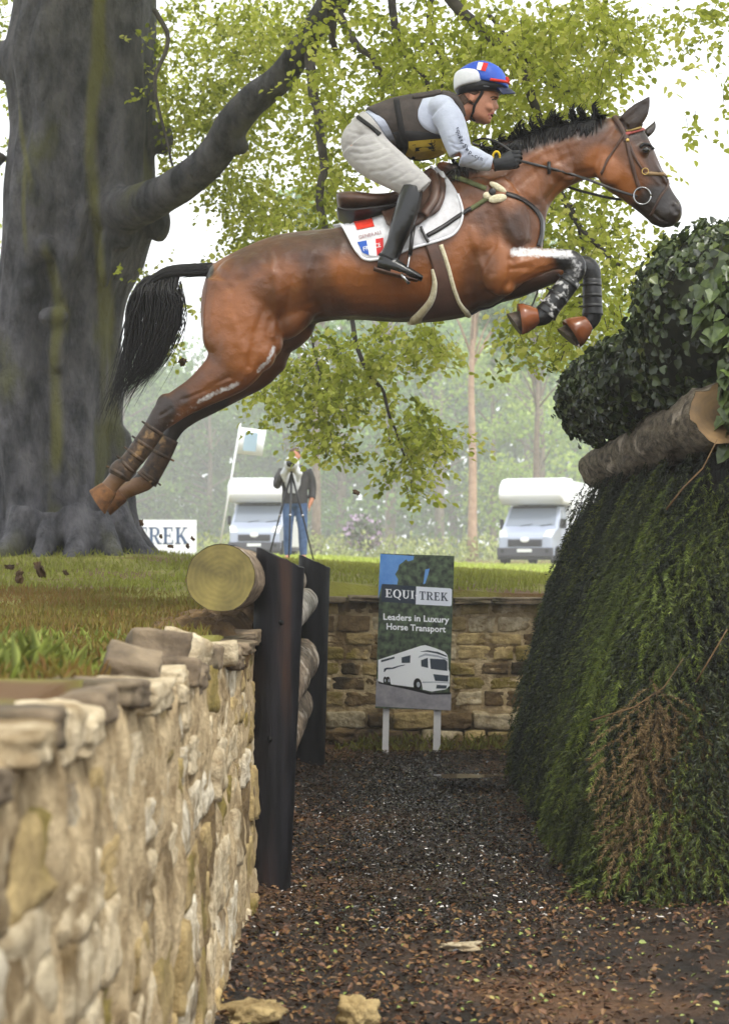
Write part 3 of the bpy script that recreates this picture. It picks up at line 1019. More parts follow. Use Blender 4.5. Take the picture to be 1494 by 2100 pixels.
def streak(pts, w):
    """green algae where water runs down the bark; pts (x offset m, z m)"""
    z = np.array([p[1] for p in pts]); x = np.array([p[0] for p in pts]); o = np.argsort(z)
    xc = np.interp(co[:, 2], z[o], x[o])
    inz = smooth01(co[:, 2], z.min() - .3, z.min() + .2) * (1 - smooth01(co[:, 2], z.max() - .2, z.max() + .3))
    return np.exp(-((co[:, 0] - xc) / w) ** 2) * inz * (co[:, 1] < TD)
def wpt(px, py): p = at(px, py, TD - .6); return (p.x, p.z)
al = np.maximum.reduce([streak([wpt(204, -200), wpt(204, 5), wpt(202, 120), wpt(190, 220), wpt(188, 330), wpt(198, 440), wpt(208, 560), wpt(206, 680)], .065), streak([wpt(100, 520), wpt(116, 580), wpt(125, 640), wpt(112, 760), wpt(115, 900), wpt(112, 955)], .075), .7 * streak([wpt(55, 330), wpt(52, 440), wpt(58, 520)], .04), .8 * streak([wpt(30, 200), wpt(48, 300), wpt(70, 380)], .04), .6 * streak([wpt(205, 640), wpt(200, 900)], .05)])
aa = tm.attributes.new('algae', 'FLOAT', 'POINT'); aa.data.foreach_set('value', al.astype(np.float32))
nt = M_beech.node_tree
an = nd(nt, 'ShaderNodeAttribute', attribute_name='algae'); nz = nd(nt, 'ShaderNodeTexNoise'); nz.inputs['Scale'].default_value = 5; nz.inputs['Detail'].default_value = 6
ml = nd(nt, 'ShaderNodeMath', operation='MULTIPLY'); mr = nd(nt, 'ShaderNodeMapRange', interpolation_type='SMOOTHSTEP'); mr.inputs[1].default_value = .1; mr.inputs[2].default_value = .5; mr.inputs[4].default_value = .85
nt.links.new(an.outputs['Fac'], ml.inputs[0]); nt.links.new(nz.outputs['Fac'], ml.inputs[1]); nt.links.new(ml.outputs[0], mr.inputs[0])
mx = nd(nt, 'ShaderNodeMix', data_type='RGBA'); bs = nt.nodes['Principled BSDF']; old = bs.inputs['Base Color'].links[0].from_socket
nt.links.new(mr.outputs[0], mx.inputs[0]); nt.links.new(old, mx.inputs[6]); mx.inputs[7].default_value = srgb(104, 102, 54); nt.links.new(mx.outputs[2], bs.inputs['Base Color'])
obj('trunk', tm, M_beech, tree)
TB = BVHTree.FromPolygons([v.co for v in tm.vertices], [tuple(p.vertices) for p in tm.polygons])
def on_bvh(B, px, py, d0, d1):
    o = at(px, py, d0)
    dirv = (at(px, py, d1) - o).normalized()
    h = B.ray_cast(o, dirv)
    return (h[0], h[1]) if h[0] is not None else (None, None)
# hanging branches
def branch(pts, r0, r1, name='branch'):
    b = MB()
    pp = crom(pts, 5)
    n = len(pp)
    b.tube([at(x, y, d) + Vector((0.02 * mnoise.noise(Vector((i * .4, d, 0))), 0, 0)) for i, (x, y, d) in enumerate(pp)], [(r0 + (r1 - r0) * i / n) for i in range(n)], 8)
    return obj(name, b.mesh(), M_branch, tree)
branch([(632, 95, 13.8), (640, 180, 13.5), (652, 240, 13.4), (664, 330, 13.2), (655, 400, 13.1), (666, 470, 13.0), (690, 560, 12.9), (715, 655, 12.8)], 0.045, 0.02)
branch([(715, 640, 12.8), (745, 740, 12.6), (785, 805, 12.5), (803, 870, 12.4), (830, 935, 12.4)], 0.02, 0.006)
branch([(688, 20, 13.5), (730, 90, 13.0), (765, 120, 12.8), (795, 180, 12.7), (820, 220, 12.6)], 0.035, 0.015)
branch([(735, -40, 13.2), (690, 30, 13.6), (680, 60, 13.6), (692, 115, 13.6)], 0.05, 0.02)
branch([(800, -60, 12.8), (810, 40, 12.6), (825, 100, 12.5), (862, 150, 12.4), (885, 192, 12.4)], 0.035, 0.015)
branch([(860, -120, 12.5), (930, 5, 12.2), (1000, 70, 12.0), (1055, 125, 11.9), (1085, 185, 11.8), (1105, 250, 11.8), (1130, 340, 11.7), (1165, 430, 11.6), (1220, 500, 11.5), (1270, 545, 11.4)], 0.05, 0.012)
branch([(1000, 30, 12.1), (1060, 100, 12.0), (1120, 170, 11.8), (1180, 190, 11.7)], 0.018, 0.006)
branch([(315, 20, 15.4), (345, 80, 15.2), (318, 170, 15.0), (330, 240, 14.9), (355, 340, 14.8)], 0.025, 0.01)
branch([(900, -60, 12.5), (880, 60, 12.4), (905, 130, 12.3), (905, 200, 12.3)], 0.02, 0.008)
branch([(620, 560, 12.9), (640, 690, 12.9), (655, 780, 12.8), (640, 850, 12.8)], 0.012, 0.004)
branch([(1140, 400, 11.7), (1100, 470, 11.7), (1110, 560, 11.7), (1080, 650, 11.7)], 0.014, 0.004)
branch([(1170, 420, 11.6), (1200, 560, 11.6), (1170, 660, 11.6), (1150, 740, 11.6)], 0.012, 0.004)
branch([(5, 320, 15.8), (-30, 360, 15.7), (-60, 380, 15.6)], 0.05, 0.03)

# leaf sprays: (px, py, rx, ry, depth range, number of sprays)
BL = [(430, 120, 190, 130, 15.2, 18.5, 330), (420, 260, 110, 130, 15.2, 18, 150), (560, 60, 120, 90, 14.8, 17.5, 150), (580, 300, 110, 180, 14.5, 17.5, 230),
      (500, 430, 90, 80, 14.6, 17, 110), (520, 540, 90, 60, 14, 16, 40), (760, 120, 170, 140, 11.5, 15.5, 330), (700, 330, 90, 130, 12, 15, 130), (950, 90, 170, 120, 11, 14.5, 330),
      (900, 220, 150, 120, 11, 14, 210), (1090, 140, 130, 140, 10.8, 14, 280), (1180, 90, 130, 100, 10.8, 14, 200), (1250, 60, 90, 80, 10.8, 13, 110), (1180, 230, 90, 100, 10.8, 13, 110),
      (640, 430, 60, 110, 12.5, 14.5, 80), (1170, 470, 90, 130, 11, 13, 150), (1230, 560, 80, 110, 11, 13, 120), (1200, 650, 80, 80, 11, 13, 70), (1290, 320, 50, 70, 11, 13, 35),
      (1130, 640, 80, 70, 11, 13, 60), (1330, 520, 40, 60, 11, 12.5, 16), (1060, 700, 22, 60, 11.4, 12.4, 20), (1150, 700, 22, 60, 11.4, 12.4, 20), (1290, 420, 50, 70, 11, 12.5, 30),
      (1450, 40, 70, 60, 10, 12, 30), (1480, 165, 22, 30, 10, 12, 8), (1425, 240, 28, 50, 10.5, 12, 5), (1400, 90, 30, 60, 10, 12, 8), (1010, 420, 200, 80, 11, 13, 60),
      (800, 690, 90, 45, 12, 13, 70), (880, 690, 50, 40, 12, 13, 30), (660, 730, 60, 60, 12.3, 13.3, 55), (700, 790, 70, 70, 12.2, 13.3, 75), (600, 770, 60, 50, 12.3, 13.3, 45), (565, 810, 50, 40, 12.3, 13.3, 26),
      (670, 840, 55, 50, 12.2, 13.2, 45), (690, 905, 40, 40, 12.2, 13.0, 30), (640, 890, 22, 30, 12.3, 13, 8), (750, 740, 60, 50, 12.2, 13, 36), (840, 850, 60, 45, 12.1, 12.9, 40), (855, 915, 55, 55, 12.1, 12.9, 50), (895, 890, 38, 40, 12.1, 12.9, 24), (838, 970, 30, 32, 12.1, 12.8, 18), (890, 700, 30, 30, 12, 13, 8),
      (25, 60, 45, 90, 16.5, 19, 26), (20, 240, 40, 120, 16.5, 19, 26), (10, 500, 20, 120, 17, 19, 8), (270, 590, 40, 60, 15, 17, 10), (360, 560, 26, 60, 15, 16, 5), (330, 620, 60, 80, 15.2, 16.5, 12), (290, 180, 60, 120, 17, 19, 50), (290, 330, 50, 120, 17, 19, 30), (350, 720, 50, 40, 14.5, 15.5, 4),
      # crown above the frame
      (500, -250, 500, 200, 12, 19, 360), (1000, -250, 400, 200, 10.5, 15, 260), (100, -300, 400, 240, 13, 20, 200)]
Pb, Db, Nb, Lb, Tb = [], [], [], [], []
tw_v, tw_f = [], []
for (cx, cy_, rx, ry, d0, d1, n) in BL:
    for _ in range(int(n * (0.78 if d0 < 14.4 else 1.35))):
        while True:
            u, v = rng.uniform(-1, 1, 2)
            if u * u + v * v < 1: break
        px, py = cx + u * rx, cy_ + v * ry
        d = rng.uniform(d0, d1)
        # leave the clear gaps of sky
        if ((px - 395) / 62) ** 2 + ((py - 465) / 75) ** 2 < 1 and rng.uniform() < .93: continue
        if ((px - 600) / 26) ** 2 + ((py - 330) / 60) ** 2 < 1 and rng.uniform() < .7: continue
        if ((px - 555) / 40) ** 2 + ((py - 250) / 26) ** 2 < 1 and rng.uniform() < .7: continue
        if ((px - 870) / 60) ** 2 + ((py - 40) / 30) ** 2 < 1 and rng.uniform() < .6: continue
        if px > 1290 and 110 < py < 460 and px > 1330 and cy_ > 100 and cx < 1400: continue
        o = np.array(at(px, py, d))
        ang = rng.uniform(0, 2 * math.pi)
        hang = rng.uniform(-1.2, -0.25)
        dv = np.array([math.cos(ang), math.sin(ang), hang]); dv /= np.linalg.norm(dv)
        sv = np.cross(dv, [0, 0, 1]); sv /= np.linalg.norm(sv)
        nv = np.cross(sv, dv)
        nv = nv if nv[2] > 0 else -nv
        Ls = rng.uniform(0.18, 0.36)
        nl = int(rng.integers(8, 13))
        tone = np.clip(rng.normal(0.5, 0.2) , 0, 1)
        i0 = len(tw_v)
        tw_v.extend([o + sv * .003, o - sv * .003, o + dv * Ls - np.array([0, 0, .06 * Ls])])
        tw_f.append((i0, i0 + 1, i0 + 2))
        for k in range(nl):
            t = (k + 0.5) / nl
            p = o + dv * Ls * t - np.array([0, 0, 0.06 * Ls * t * t]) + rng.normal(0, .022, 3)
            side = 1 if k % 2 else -1
            ld = dv * rng.uniform(.2, .9) + sv * side * rng.uniform(.2, 1) + rng.normal(0, .4, 3)
            if k == nl - 1: ld = dv
            Pb.append(p); Db.append(ld); Nb.append(nv + rng.normal(0, .6, 3)); Lb.append(rng.uniform(0.040, 0.066)); Tb.append(np.clip(tone + rng.normal(0, .12), 0, 1))
for _ in range(2300):  # added leaves above the view: shade the ditch, leave sun on the horse
    X_, Y_ = rng.uniform(-6, 5), rng.uniform(5.6, 15.5)
    zmin = 1.36 + .345 * Y_ + 1.0
    o = np.array([X_, Y_, max(zmin, 6.0) + rng.uniform(0, 2.6)])
    for k in range(9):
        Pb.append(o + rng.normal(0, .16, 3)); Db.append(rng.normal(0, 1, 3) + np.array([0, 0, -.5])); Nb.append(rng.normal(0, .6, 3) + np.array([0, 0, 1])); Lb.append(rng.uniform(.10, .16)); Tb.append(rng.uniform(.2, .9))
Pb = np.array(Pb); Db = np.array(Db); Nb = np.array(Nb); Lb = np.array(Lb)
Vv, Ff = leaf_arrays(Pb, unit(Db), unit(Nb), Lb, Lb * 0.72, 0.12, 0.12)
obj('crown', fast_mesh('crown', Vv, Ff, np.repeat(np.array(Tb), 6)), M_leaf, tree, smooth=False)
obj('twigs', fast_mesh('twigs', np.array(tw_v), np.array(tw_f)), M_branch, tree, smooth=False)

# ------------------------------------------------------------------ misty wood beyond the field
M_wleaf = mat('wood_leaf', srgb(70, 100, 44), rough=0.7, trans=0.35, attr='rnd', attr_cols=[srgb(60, 90, 44), srgb(96, 134, 60), srgb(144, 176, 84)], rand=0.25)
M_wleaf_lt = mat('wood_leaf_light', srgb(110, 140, 60), rough=0.7, trans=0.4, attr='rnd', attr_cols=[srgb(116, 146, 56), srgb(164, 194, 82), srgb(200, 220, 112)], rand=0.2)
M_wbark = mat('wood_bark', srgb(96, 84, 72), srgb(130, 116, 100), 3, rough=0.9)
M_pine = mat('pine_bark', srgb(140, 112, 90), srgb(170, 142, 118), 3, rough=0.9)
def wood_tree(X, Y, H, rw, trunk_r, light, label, low=0.25, seed=0, bark=None, nl=3900, lean=0.0):
    r = np.random.default_rng(seed)
    g = float(ground_z(X, Y))
    t = empty('woodland_tree', (X, Y, g), label=label, cat='tree', group='misty trees beyond the field')
    b = MB()
    top = np.array([X + lean * H, Y, g + H * 0.9])
    n = 10
    b.tube([Vector((X + lean * H * k / n + 0.15 * math.sin(k * 1.3 + seed) * (k / n), Y + 0.1 * math.sin(k + seed), g - .2 + H * 0.9 * k / n)) for k in range(n + 1)], [trunk_r * (1.25 if k == 0 else 1 - 0.75 * k / n) for k in range(n + 1)], 10)
    cl = []
    for _ in range(26):
        hh = r.uniform(low, 1.0)
        w = rw * math.sqrt(max(0.05, 1 - ((hh - 0.55) / 0.52) ** 2))
        a_ = r.uniform(0, 2 * math.pi)
        q = r.uniform(0.25, 0.95) * w
        c = np.array([X + lean * H * hh + q * math.cos(a_), Y + q * math.sin(a_), g + H * hh])
        cl.append((c, r.uniform(0.28, 0.5) * rw))
        s = np.array([X + lean * H * hh * .8, Y, g + H * hh * 0.78])
        b.tube([Vector(s), Vector((s + c) / 2 + np.array([0, 0, .2])), Vector(c)], [trunk_r * .28, trunk_r * .18, trunk_r * .06], 5)
    obj('trunk', b.mesh(), bark or M_wbark, t)
    P, T = [], []
    per = nl // len(cl)
    for c, q in cl:
        u = unit(r.normal(size=(per, 3))) * (r.uniform(0, 1, (per, 1)) ** 0.45)
        P.append(c + u * q * np.array([1, 1, 0.7])); T.append(np.clip(0.5 + 0.35 * u[:, 2] + r.normal(0, .18, per), 0, 1))  # leaf tone lightens towards each clump's top, painting in overhead light
    P = np.concatenate(P); T = np.concatenate(T)
    D = unit(r.normal(size=P.shape) + np.array([0, 0, -.4])); N = unit(r.normal(size=P.shape) + np.array([0, 0, .7]))
    L = r.uniform(0.22, 0.46, len(P)) * (0.8 + rw / 14)
    Vv, Ff = leaf_arrays(P, D, N, L, L * .7, .15, .1)
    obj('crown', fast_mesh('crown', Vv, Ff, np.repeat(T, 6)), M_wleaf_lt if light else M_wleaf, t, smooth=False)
def ux(px, Y):
    return (px - 747) / F * Y
WT = [(250, 92, 12.0, 4.6, .25, False, 'pale blue misty tree showing just beside the big beech trunk', .05), (340, 100, 11.5, 5, .25, False, 'misty tree above the white lettered board', .05), (430, 95, 11.5, 4.2, .2, False, 'misty tree over the flag pole base', .05), (520, 104, 13, 4.6, .25, False, 'misty tree behind the white flag', .05),
      (610, 90, 17, 4.2, .3, False, 'tall misty tree right behind the standing photographer', .12), (700, 84, 18, 4.0, .3, False, 'tall hazy tree over the lilac bush', .12), (800, 80, 19, 4.3, .3, False, 'tall hazy tree behind the hanging beech sprays', .1),
      (900, 86, 18, 4.5, .3, False, 'broad hazy tree between the sign and the pine trunk', .08), (1010, 78, 12, 3.4, .2, True, 'bright light green tree to the right of the bare pine trunk', .06), (1110, 74, 11.5, 3.3, .2, True, 'bright light green tree over the motorhome roof', .08), (1080, 96, 18, 5, .3, False, 'tall blue green tree high behind the light green trees', .15), (1220, 90, 17, 5, .3, False, 'tall hazy tree behind the ivy hedge', .1), (1340, 84, 16, 4.6, .3, False, 'hazy tree hidden mostly by the ivy hedge', .1), (1480, 92, 15, 5, .3, False, 'hazy tree at the right edge over the hedge', .1),
      (140, 96, 12, 5, .3, False, 'misty tree behind the beech trunk', .05), (20, 90, 12, 5, .3, False, 'misty tree at the left edge behind the beech', .05), (930, 100, 20, 5, .3, False, 'tallest grey green tree far behind the pine trunk', .2)]
WS = 2.1
for k, (px, Y, H, rw, tr_, lt, lab, low_) in enumerate(WT):
    Y, H, rw, tr_ = Y * WS, H * WS * (.8 if H > 15 else 1), rw * WS, tr_ * WS
    wood_tree(ux(px, Y), Y, H, rw, tr_, lt, lab, low_, 200 + k)
wood_tree(ux(968, 105), 105, 25, 4.2, .32, False, 'slender pine with a bare brown trunk at the edge of the wood', .62, 300, M_pine, 2600)
wood_tree(ux(648, 108), 108, 23, 4, .34, False, 'tree with a pale straight trunk right of the standing photographer', .6, 301, None, 2200)
wood_tree(ux(1100, 115), 115, 22, 4, .3, False, 'tree with a dark trunk above the white motorhome', .6, 302, None, 2200)
# far off continuous wood behind, reading as one mass
P, T = [], []
n = 36000
X = rng.uniform(-115, 115, n); Y = rng.uniform(205, 240, n)
Hh = 23 + 10 * smooth01(X, -10, 7) + 3.5 * vnoise(X, Y, 0.18, 5)
Z = 1.0 + Hh * rng.uniform(0, 1, n) ** 0.8
P = np.stack([X, Y, Z], 1)
D = unit(rng.normal(size=P.shape)); N = unit(rng.normal(size=P.shape) + np.array([0, -.4, .6]))
L = rng.uniform(1.0, 2.1, n)
Vv, Ff = leaf_arrays(P, D, N, L, L * .7, .15, .1)
obj('far_wood', fast_mesh('far_wood', Vv, Ff, np.repeat(np.clip(0.5 + .3 * vnoise(X, Z, 1.0, 2) + rng.normal(0, .15, n), 0, 1), 6)), M_wleaf, smooth=False, kind='stuff', label='far misty wood closing the field', cat='wood')
# rough undergrowth along the edge of the wood
n = 17000
X = rng.uniform(-50, 56, n); Y = rng.uniform(94, 118, n)
base = ground_z(X, Y)
Z = base + rng.uniform(0, 1, n) ** 1.3 * (1.35 + 0.5 * vnoise(X, Y, .6, 3))
P = np.stack([X, Y, Z], 1)
D = unit(rng.normal(size=P.shape) + np.array([0, 0, .8])); N = unit(rng.normal(size=P.shape) + np.array([0, -.6, .5]))
L = rng.uniform(0.2, 0.4, n)
Vv, Ff = leaf_arrays(P, D, N, L, L * .4, .15, .1)
obj('undergrowth', fast_mesh('undergrowth', Vv, Ff, np.repeat(rng.uniform(0, 1, n), 6)), mat('undergrowth_leaf', srgb(140, 150, 92), rough=.8, trans=.35, attr='rnd', attr_cols=[srgb(112, 124, 70), srgb(146, 158, 92), srgb(184, 190, 126)]), smooth=False, kind='stuff', label='rough undergrowth along the edge of the wood', cat='undergrowth')
# lilac flowering bush
M_lilac = mat('lilac_flower', srgb(190, 160, 196), rough=0.7, trans=0.3, attr='rnd', attr_cols=[srgb(96, 120, 70), srgb(186, 158, 192), srgb(212, 190, 214)])
LB = 100
lx = ux(745, LB)
bush = empty('flowering_bush', (lx, LB, float(ground_z(lx, LB))), label='bush with pale lilac flowers at the edge of the wood', cat='bush')
n = 3000
u = unit(rng.normal(size=(n, 3))) * rng.uniform(.5, 1, (n, 1)) * np.array([1.1, 1.0, 1.0]) + np.array([lx, LB, float(ground_z(lx, LB)) + 1.5])
Vv, Ff = leaf_arrays(u, unit(rng.normal(size=u.shape)), unit(rng.normal(size=u.shape)), .32, .26)
obj('crown', fast_mesh('crown', Vv, Ff, np.repeat(np.where(rng.uniform(size=n) < .35, rng.uniform(.5, 1, n), rng.uniform(0, .15, n)), 6)), M_lilac, bush, smooth=False)
mb = MB()
for k in range(5):
    a_ = k * 1.3
    mb.tube([(lx + .1 * math.cos(a_), LB + .1 * math.sin(a_), float(ground_z(lx, LB)) - .1), (lx + .5 * math.cos(a_), LB + .4 * math.sin(a_), float(ground_z(lx, LB)) + 1.4)], [.04, .015], 5)
obj('stem', mb.mesh(), M_wbark, bush)

# ------------------------------------------------------------------ grass
def grass(name, n, xr, yr, h, w, cols, label, keep=None, lean=.35, ybias=1.0):
    X = rng.uniform(*xr, n); Y = yr[0] + (yr[1] - yr[0]) * rng.uniform(0, 1, n) ** ybias
    k = lowness(X, Y) < 0.02
    if keep is not None: k &= keep(X, Y)
    X, Y = X[k], Y[k]
    n = len(X)
    Z = ground_z(X, Y)
    P = np.stack([X, Y, Z - .01], 1)
    D = unit(np.stack([rng.normal(0, lean, n), rng.normal(0, lean, n), np.ones(n)], 1))
    N = unit(np.stack([rng.normal(0, 1, n), rng.normal(0, 1, n), np.zeros(n)], 1))
    hh = h * rng.uniform(.45, 1.15, n) * (1 + .35 * vnoise(X, Y, 2.2, 4))
    ww = w * rng.uniform(.7, 1.2, n)
    Vv, Ff = leaf_arrays(P, D, N, hh, ww, .1, .25)
    tone = np.clip(.5 + .3 * vnoise(X, Y, 1.3, 8) + rng.normal(0, .2, n), 0, 1)
    m = mat(name + '_blades', cols[1], rough=.6, trans=.3, attr='rnd', attr_cols=cols)
    obj(name, fast_mesh(name, Vv, Ff, np.repeat(tone, 6)), m, smooth=False, kind='stuff', label=label, cat='grass')
GC = [srgb(126, 94, 52), srgb(130, 106, 54), srgb(116, 108, 46), srgb(134, 130, 56)]
edge = lambda X, Y: (X < WALL_X - 0.20) | (Y > FAR_Y + .1)
grass('bank_grass', 52000, (-3.2, -0.57), (3.2, 10.5), 0.055, 0.006, GC, 'short worn grass on top of the near bank', lambda X, Y: (X < -0.57) & (vnoise(X, Y, 2.6, 6) > rng.uniform(-.9, .5, X.shape)) & (X > -0.24 * Y - .25) & ~((X > -.75) & (Y > 6.4)))
grass('field_grass', 52000, (-6, 3.5), (10.5, 27), 0.07, 0.010, [srgb(118, 116, 50), srgb(128, 132, 54), srgb(146, 152, 64)], 'shaded grass round the beech and behind the far wall', lambda X, Y: (np.abs(X) < .24 * Y + .5) & ((X < -.7) | (Y > FAR_Y + .12)))  # duller blades, the beech's shade put into their colour
grass('open_grass', 26000, (-18, 20), (27, 66), 0.12, 0.03, [srgb(156, 172, 70), srgb(178, 194, 88), srgb(200, 212, 112)], 'open grass of the field beyond the trees, toned as if sunlit', None)  # paler blades, open sunlight put into their colour
# tall fresh tufts near the camera on top of the wall
tx, ty = rng.normal(0, .16, 520), rng.normal(0, .3, 520)
X = -0.86 + np.clip(tx, -.35, .16) - .08 * rng.uniform(size=520); Y = 3.75 + ty
X2 = rng.uniform(-1.25, -.66, 700); Y2 = rng.uniform(3.2, 5.8, 700)
X = np.concatenate([X, X2]); Y = np.concatenate([Y, Y2])
P = np.stack([X, Y, ground_z(X, Y) - .01], 1); n = len(X)
D = unit(np.stack([rng.normal(.1, .3, n), rng.normal(0, .3, n), np.ones(n)], 1)); N = unit(rng.normal(size=(n, 3)) * np.array([1, 1, .1]))
hh = np.concatenate([rng.uniform(.04, .12, 520), rng.uniform(.02, .07, 700)])
Vv, Ff = leaf_arrays(P, D, N, hh, rng.uniform(.002, .0042, n), .15, .5)
M_tuft = mat('fresh_grass', srgb(120, 150, 50), rough=.5, trans=.35, attr='rnd', attr_cols=[srgb(104, 112, 50), srgb(138, 150, 68), srgb(172, 180, 100)])
obj('grass_tuft', fast_mesh('grass_tuft', Vv, Ff, np.repeat(rng.uniform(0, 1, n), 6)), M_tuft, smooth=False, kind='stuff', label='tall fresh green grass at the left edge behind the wall top', cat='grass')

# ------------------------------------------------------------------ leaf litter in the ditch
def litter(name, n, xr, yr, size, cols, label, rough, keep=None, flat=.35, wide=.7, spec=.4):
    X = rng.uniform(*xr, n); Y = rng.uniform(*yr, n)
    k = (lowness(X, Y) > .99) & (X > WALL_X + .04)
    if keep is not None: k &= keep(X, Y)
    X, Y = X[k], Y[k]; n = len(X)
    P = np.stack([X, Y, ground_z(X, Y) + rng.uniform(0.002, .02, n)], 1)
    N = unit(np.stack([rng.normal(0, flat, n), rng.normal(0, flat, n), np.ones(n)], 1))
    D = unit(np.cross(N, rng.normal(size=(n, 3))))
    L = rng.uniform(*size, n)
    Vv, Ff = leaf_arrays(P, D, N, L, L * rng.uniform(.35, wide, n), .2, .15)
    m = mat(name + '_leaf', cols[0], rough=rough, spec=spec, attr='rnd', attr_cols=cols)
    obj(name, fast_mesh(name, Vv, Ff, np.repeat(rng.uniform(0, 1, n), 6)), m, smooth=False, kind='stuff', label=label, cat='leaf litter')
mid = lambda X, Y: rng.uniform(size=X.shape) < np.exp(-((X - .25) / .55) ** 2) * smooth01(Y, 5.6, 6.8)
litter('wet_litter', 56000, (-.5, 1.5), (5.6, 11.4), (.009, .026), [srgb(14, 11, 9), srgb(26, 20, 15), srgb(42, 31, 22), srgb(60, 46, 36)], 'wet black leaves and chips down the middle of the ditch', .16, mid, spec=.6)
litter('dead_litter', 52000, (-.5, 2.4), (3.9, 11.9), (.008, .032), [srgb(38, 26, 17), srgb(70, 44, 27), srgb(96, 62, 36), srgb(118, 88, 52), srgb(54, 38, 26)], 'brown dead leaves littering the ditch floor', .6, lambda X, Y: rng.uniform(size=X.shape) < (1 - .93 * np.exp(-((X - .28) / .5) ** 2) * smooth01(Y, 5.8, 6.9)) * (1 - .6 * smooth01(X, .5, 1.0) * (1 - smooth01(Y, 6.0, 6.6))))
litter('green_litter', 1500, (-.45, 2.0), (4.2, 8.6), (.008, .028), [srgb(96, 110, 50), srgb(140, 150, 84), srgb(120, 130, 66), srgb(170, 150, 90)], 'fresh green leaves and weeds scattered at the front of the ditch floor', .55, lambda X, Y: rng.uniform(size=X.shape) < 1 - smooth01(Y, 5.6, 8))
litter('glint_flecks', 800, (-.4, 1.2), (6.0, 10.5), (.01, .026), [srgb(170, 160, 150), srgb(205, 200, 195)], 'pale flecks painted as wet glints on the dark ditch floor', .35, None, .3, .4)  # pale colour stands in for sky glints on wet litter
# weeds at the foot of the far wall
n = 800
X = rng.uniform(-.2, 1.1, n); Y = rng.uniform(11.4, 11.95, n)
P = np.stack([X, Y, ground_z(X, Y)], 1)
Vv, Ff = leaf_arrays(P, unit(np.stack([rng.normal(0, .5, n), rng.normal(0, .5, n), np.ones(n)], 1)), unit(rng.normal(size=(n, 3))), rng.uniform(.02, .08, n), .010, .1, .5)
obj('wall_weeds', fast_mesh('wall_weeds', Vv, Ff, np.repeat(rng.uniform(0, 1, n), 6)), mat('weed_blades', srgb(120, 116, 50), rough=.7, trans=.25, attr='rnd', attr_cols=[srgb(110, 90, 48), srgb(116, 116, 50), srgb(140, 140, 66)]), smooth=False, kind='stuff', label='scrappy weeds along the foot of the far wall', cat='weeds')
# ------------------------------------------------------------------ horse
HY = 8.3                     # depth of the horse's middle plane
class Surf:
    def __init__(s, me, y0=HY):
        s.b = BVHTree.FromPolygons([v.co for v in me.vertices], [tuple(p.vertices) for p in me.polygons])
        s.y0 = y0
    def hit(s, px, py, side=-1, y=None):
        """surface point under a photo position, looked at square from the near (-1) or far (+1) side"""
        yy = y if y is not None else s.y0 + 0.15 * side
        for _ in range(3):
            g = at(px, py, yy)
            h = s.b.ray_cast(Vector((g.x, s.y0 + 1.2 * side, g.z)), Vector((0, -side, 0)))
            if h[0] is None: break
            yy = h[0].y
        if h[0] is None:
            q = s.b.find_nearest(at(px, py, s.y0 + 0.02 * side))
            return q[0], q[1]
        n = h[1]
        if n.y * side < 0: n = -n
        return h[0], n
def offs(h, n, o):
    return h + n * o
def strip(surf, pts, width, off=0.004, thick=0.004, n=6, side=-1, across=2, b=None):
    """a strap lying on a surface; pts in photo positions, width in photo pixels"""
    b = b or MB()
    pp = crom(pts, n)
    rows = []
    for i, p in enumerate(pp):
        p = np.array(p[:2]); a = np.array(pp[max(i - 1, 0)][:2]); c = np.array(pp[min(i + 1, len(pp) - 1)][:2])
        t = (c - a) / (np.linalg.norm(c - a) + 1e-9)
        nn = np.array([-t[1], t[0]])
        w = width if not hasattr(width, '__len__') else np.interp(i / (len(pp) - 1), np.linspace(0, 1, len(width)), width)
        top, bot = [], []
        for k in range(across + 1):
            q = p + nn * w * (k / across - .5)
            h, nm = surf.hit(q[0], q[1], side)
            e = 0.35 if k in (0, across) else 1.0
            top.append(h + nm * (off + thick * e)); bot.append(h + nm * (off - thick))
        rows.append(b.ring(top + bot[::-1]))
    for u, v in zip(rows, rows[1:]): b.bridge(u, v)
    b.cap(rows[0][::-1]); b.cap(rows[-1])
    return b
def patch(surf, top, bot, nu, nv, off, thick, side=-1):
    """a sheet between two photo polylines laid on the surface, with real thickness"""
    b = MB()
    T = resample(top, nu); B = resample(bot, nu)
    up, dn = {}, {}
    for i in range(nu + 1):
        for j in range(nv + 1):
            q = T[i] + (B[i] - T[i]) * j / nv
            h, nm = surf.hit(q[0], q[1], side)
            up[i, j] = b.ring([h + nm * off])[0]
            dn[i, j] = b.ring([h + nm * (off - thick)])[0]
    for i in range(nu):
        for j in range(nv):
            b.f.append((up[i, j], up[i + 1, j], up[i + 1, j + 1], up[i, j + 1]))
            b.f.append((dn[i, j], dn[i, j + 1], dn[i + 1, j + 1], dn[i + 1, j]))
    per = [(i, 0) for i in range(nu)] + [(nu, j) for j in range(nv)] + [(i, nv) for i in range(nu, 0, -1)] + [(0, j) for j in range(nv, 0, -1)]
    for a_, c_ in zip(per, per[1:] + per[:1]):
        b.f.append((up[a_], dn[a_], dn[c_], up[c_]))
    return b
def resample(pts, n):
    P = np.array([p[:2] for p in crom(pts, 8)])
    s = np.concatenate([[0], np.cumsum(np.linalg.norm(np.diff(P, axis=0), axis=1))])
    t = np.linspace(0, s[-1], n + 1)
    return np.stack([np.interp(t, s, P[:, 0]), np.interp(t, s, P[:, 1])], 1)

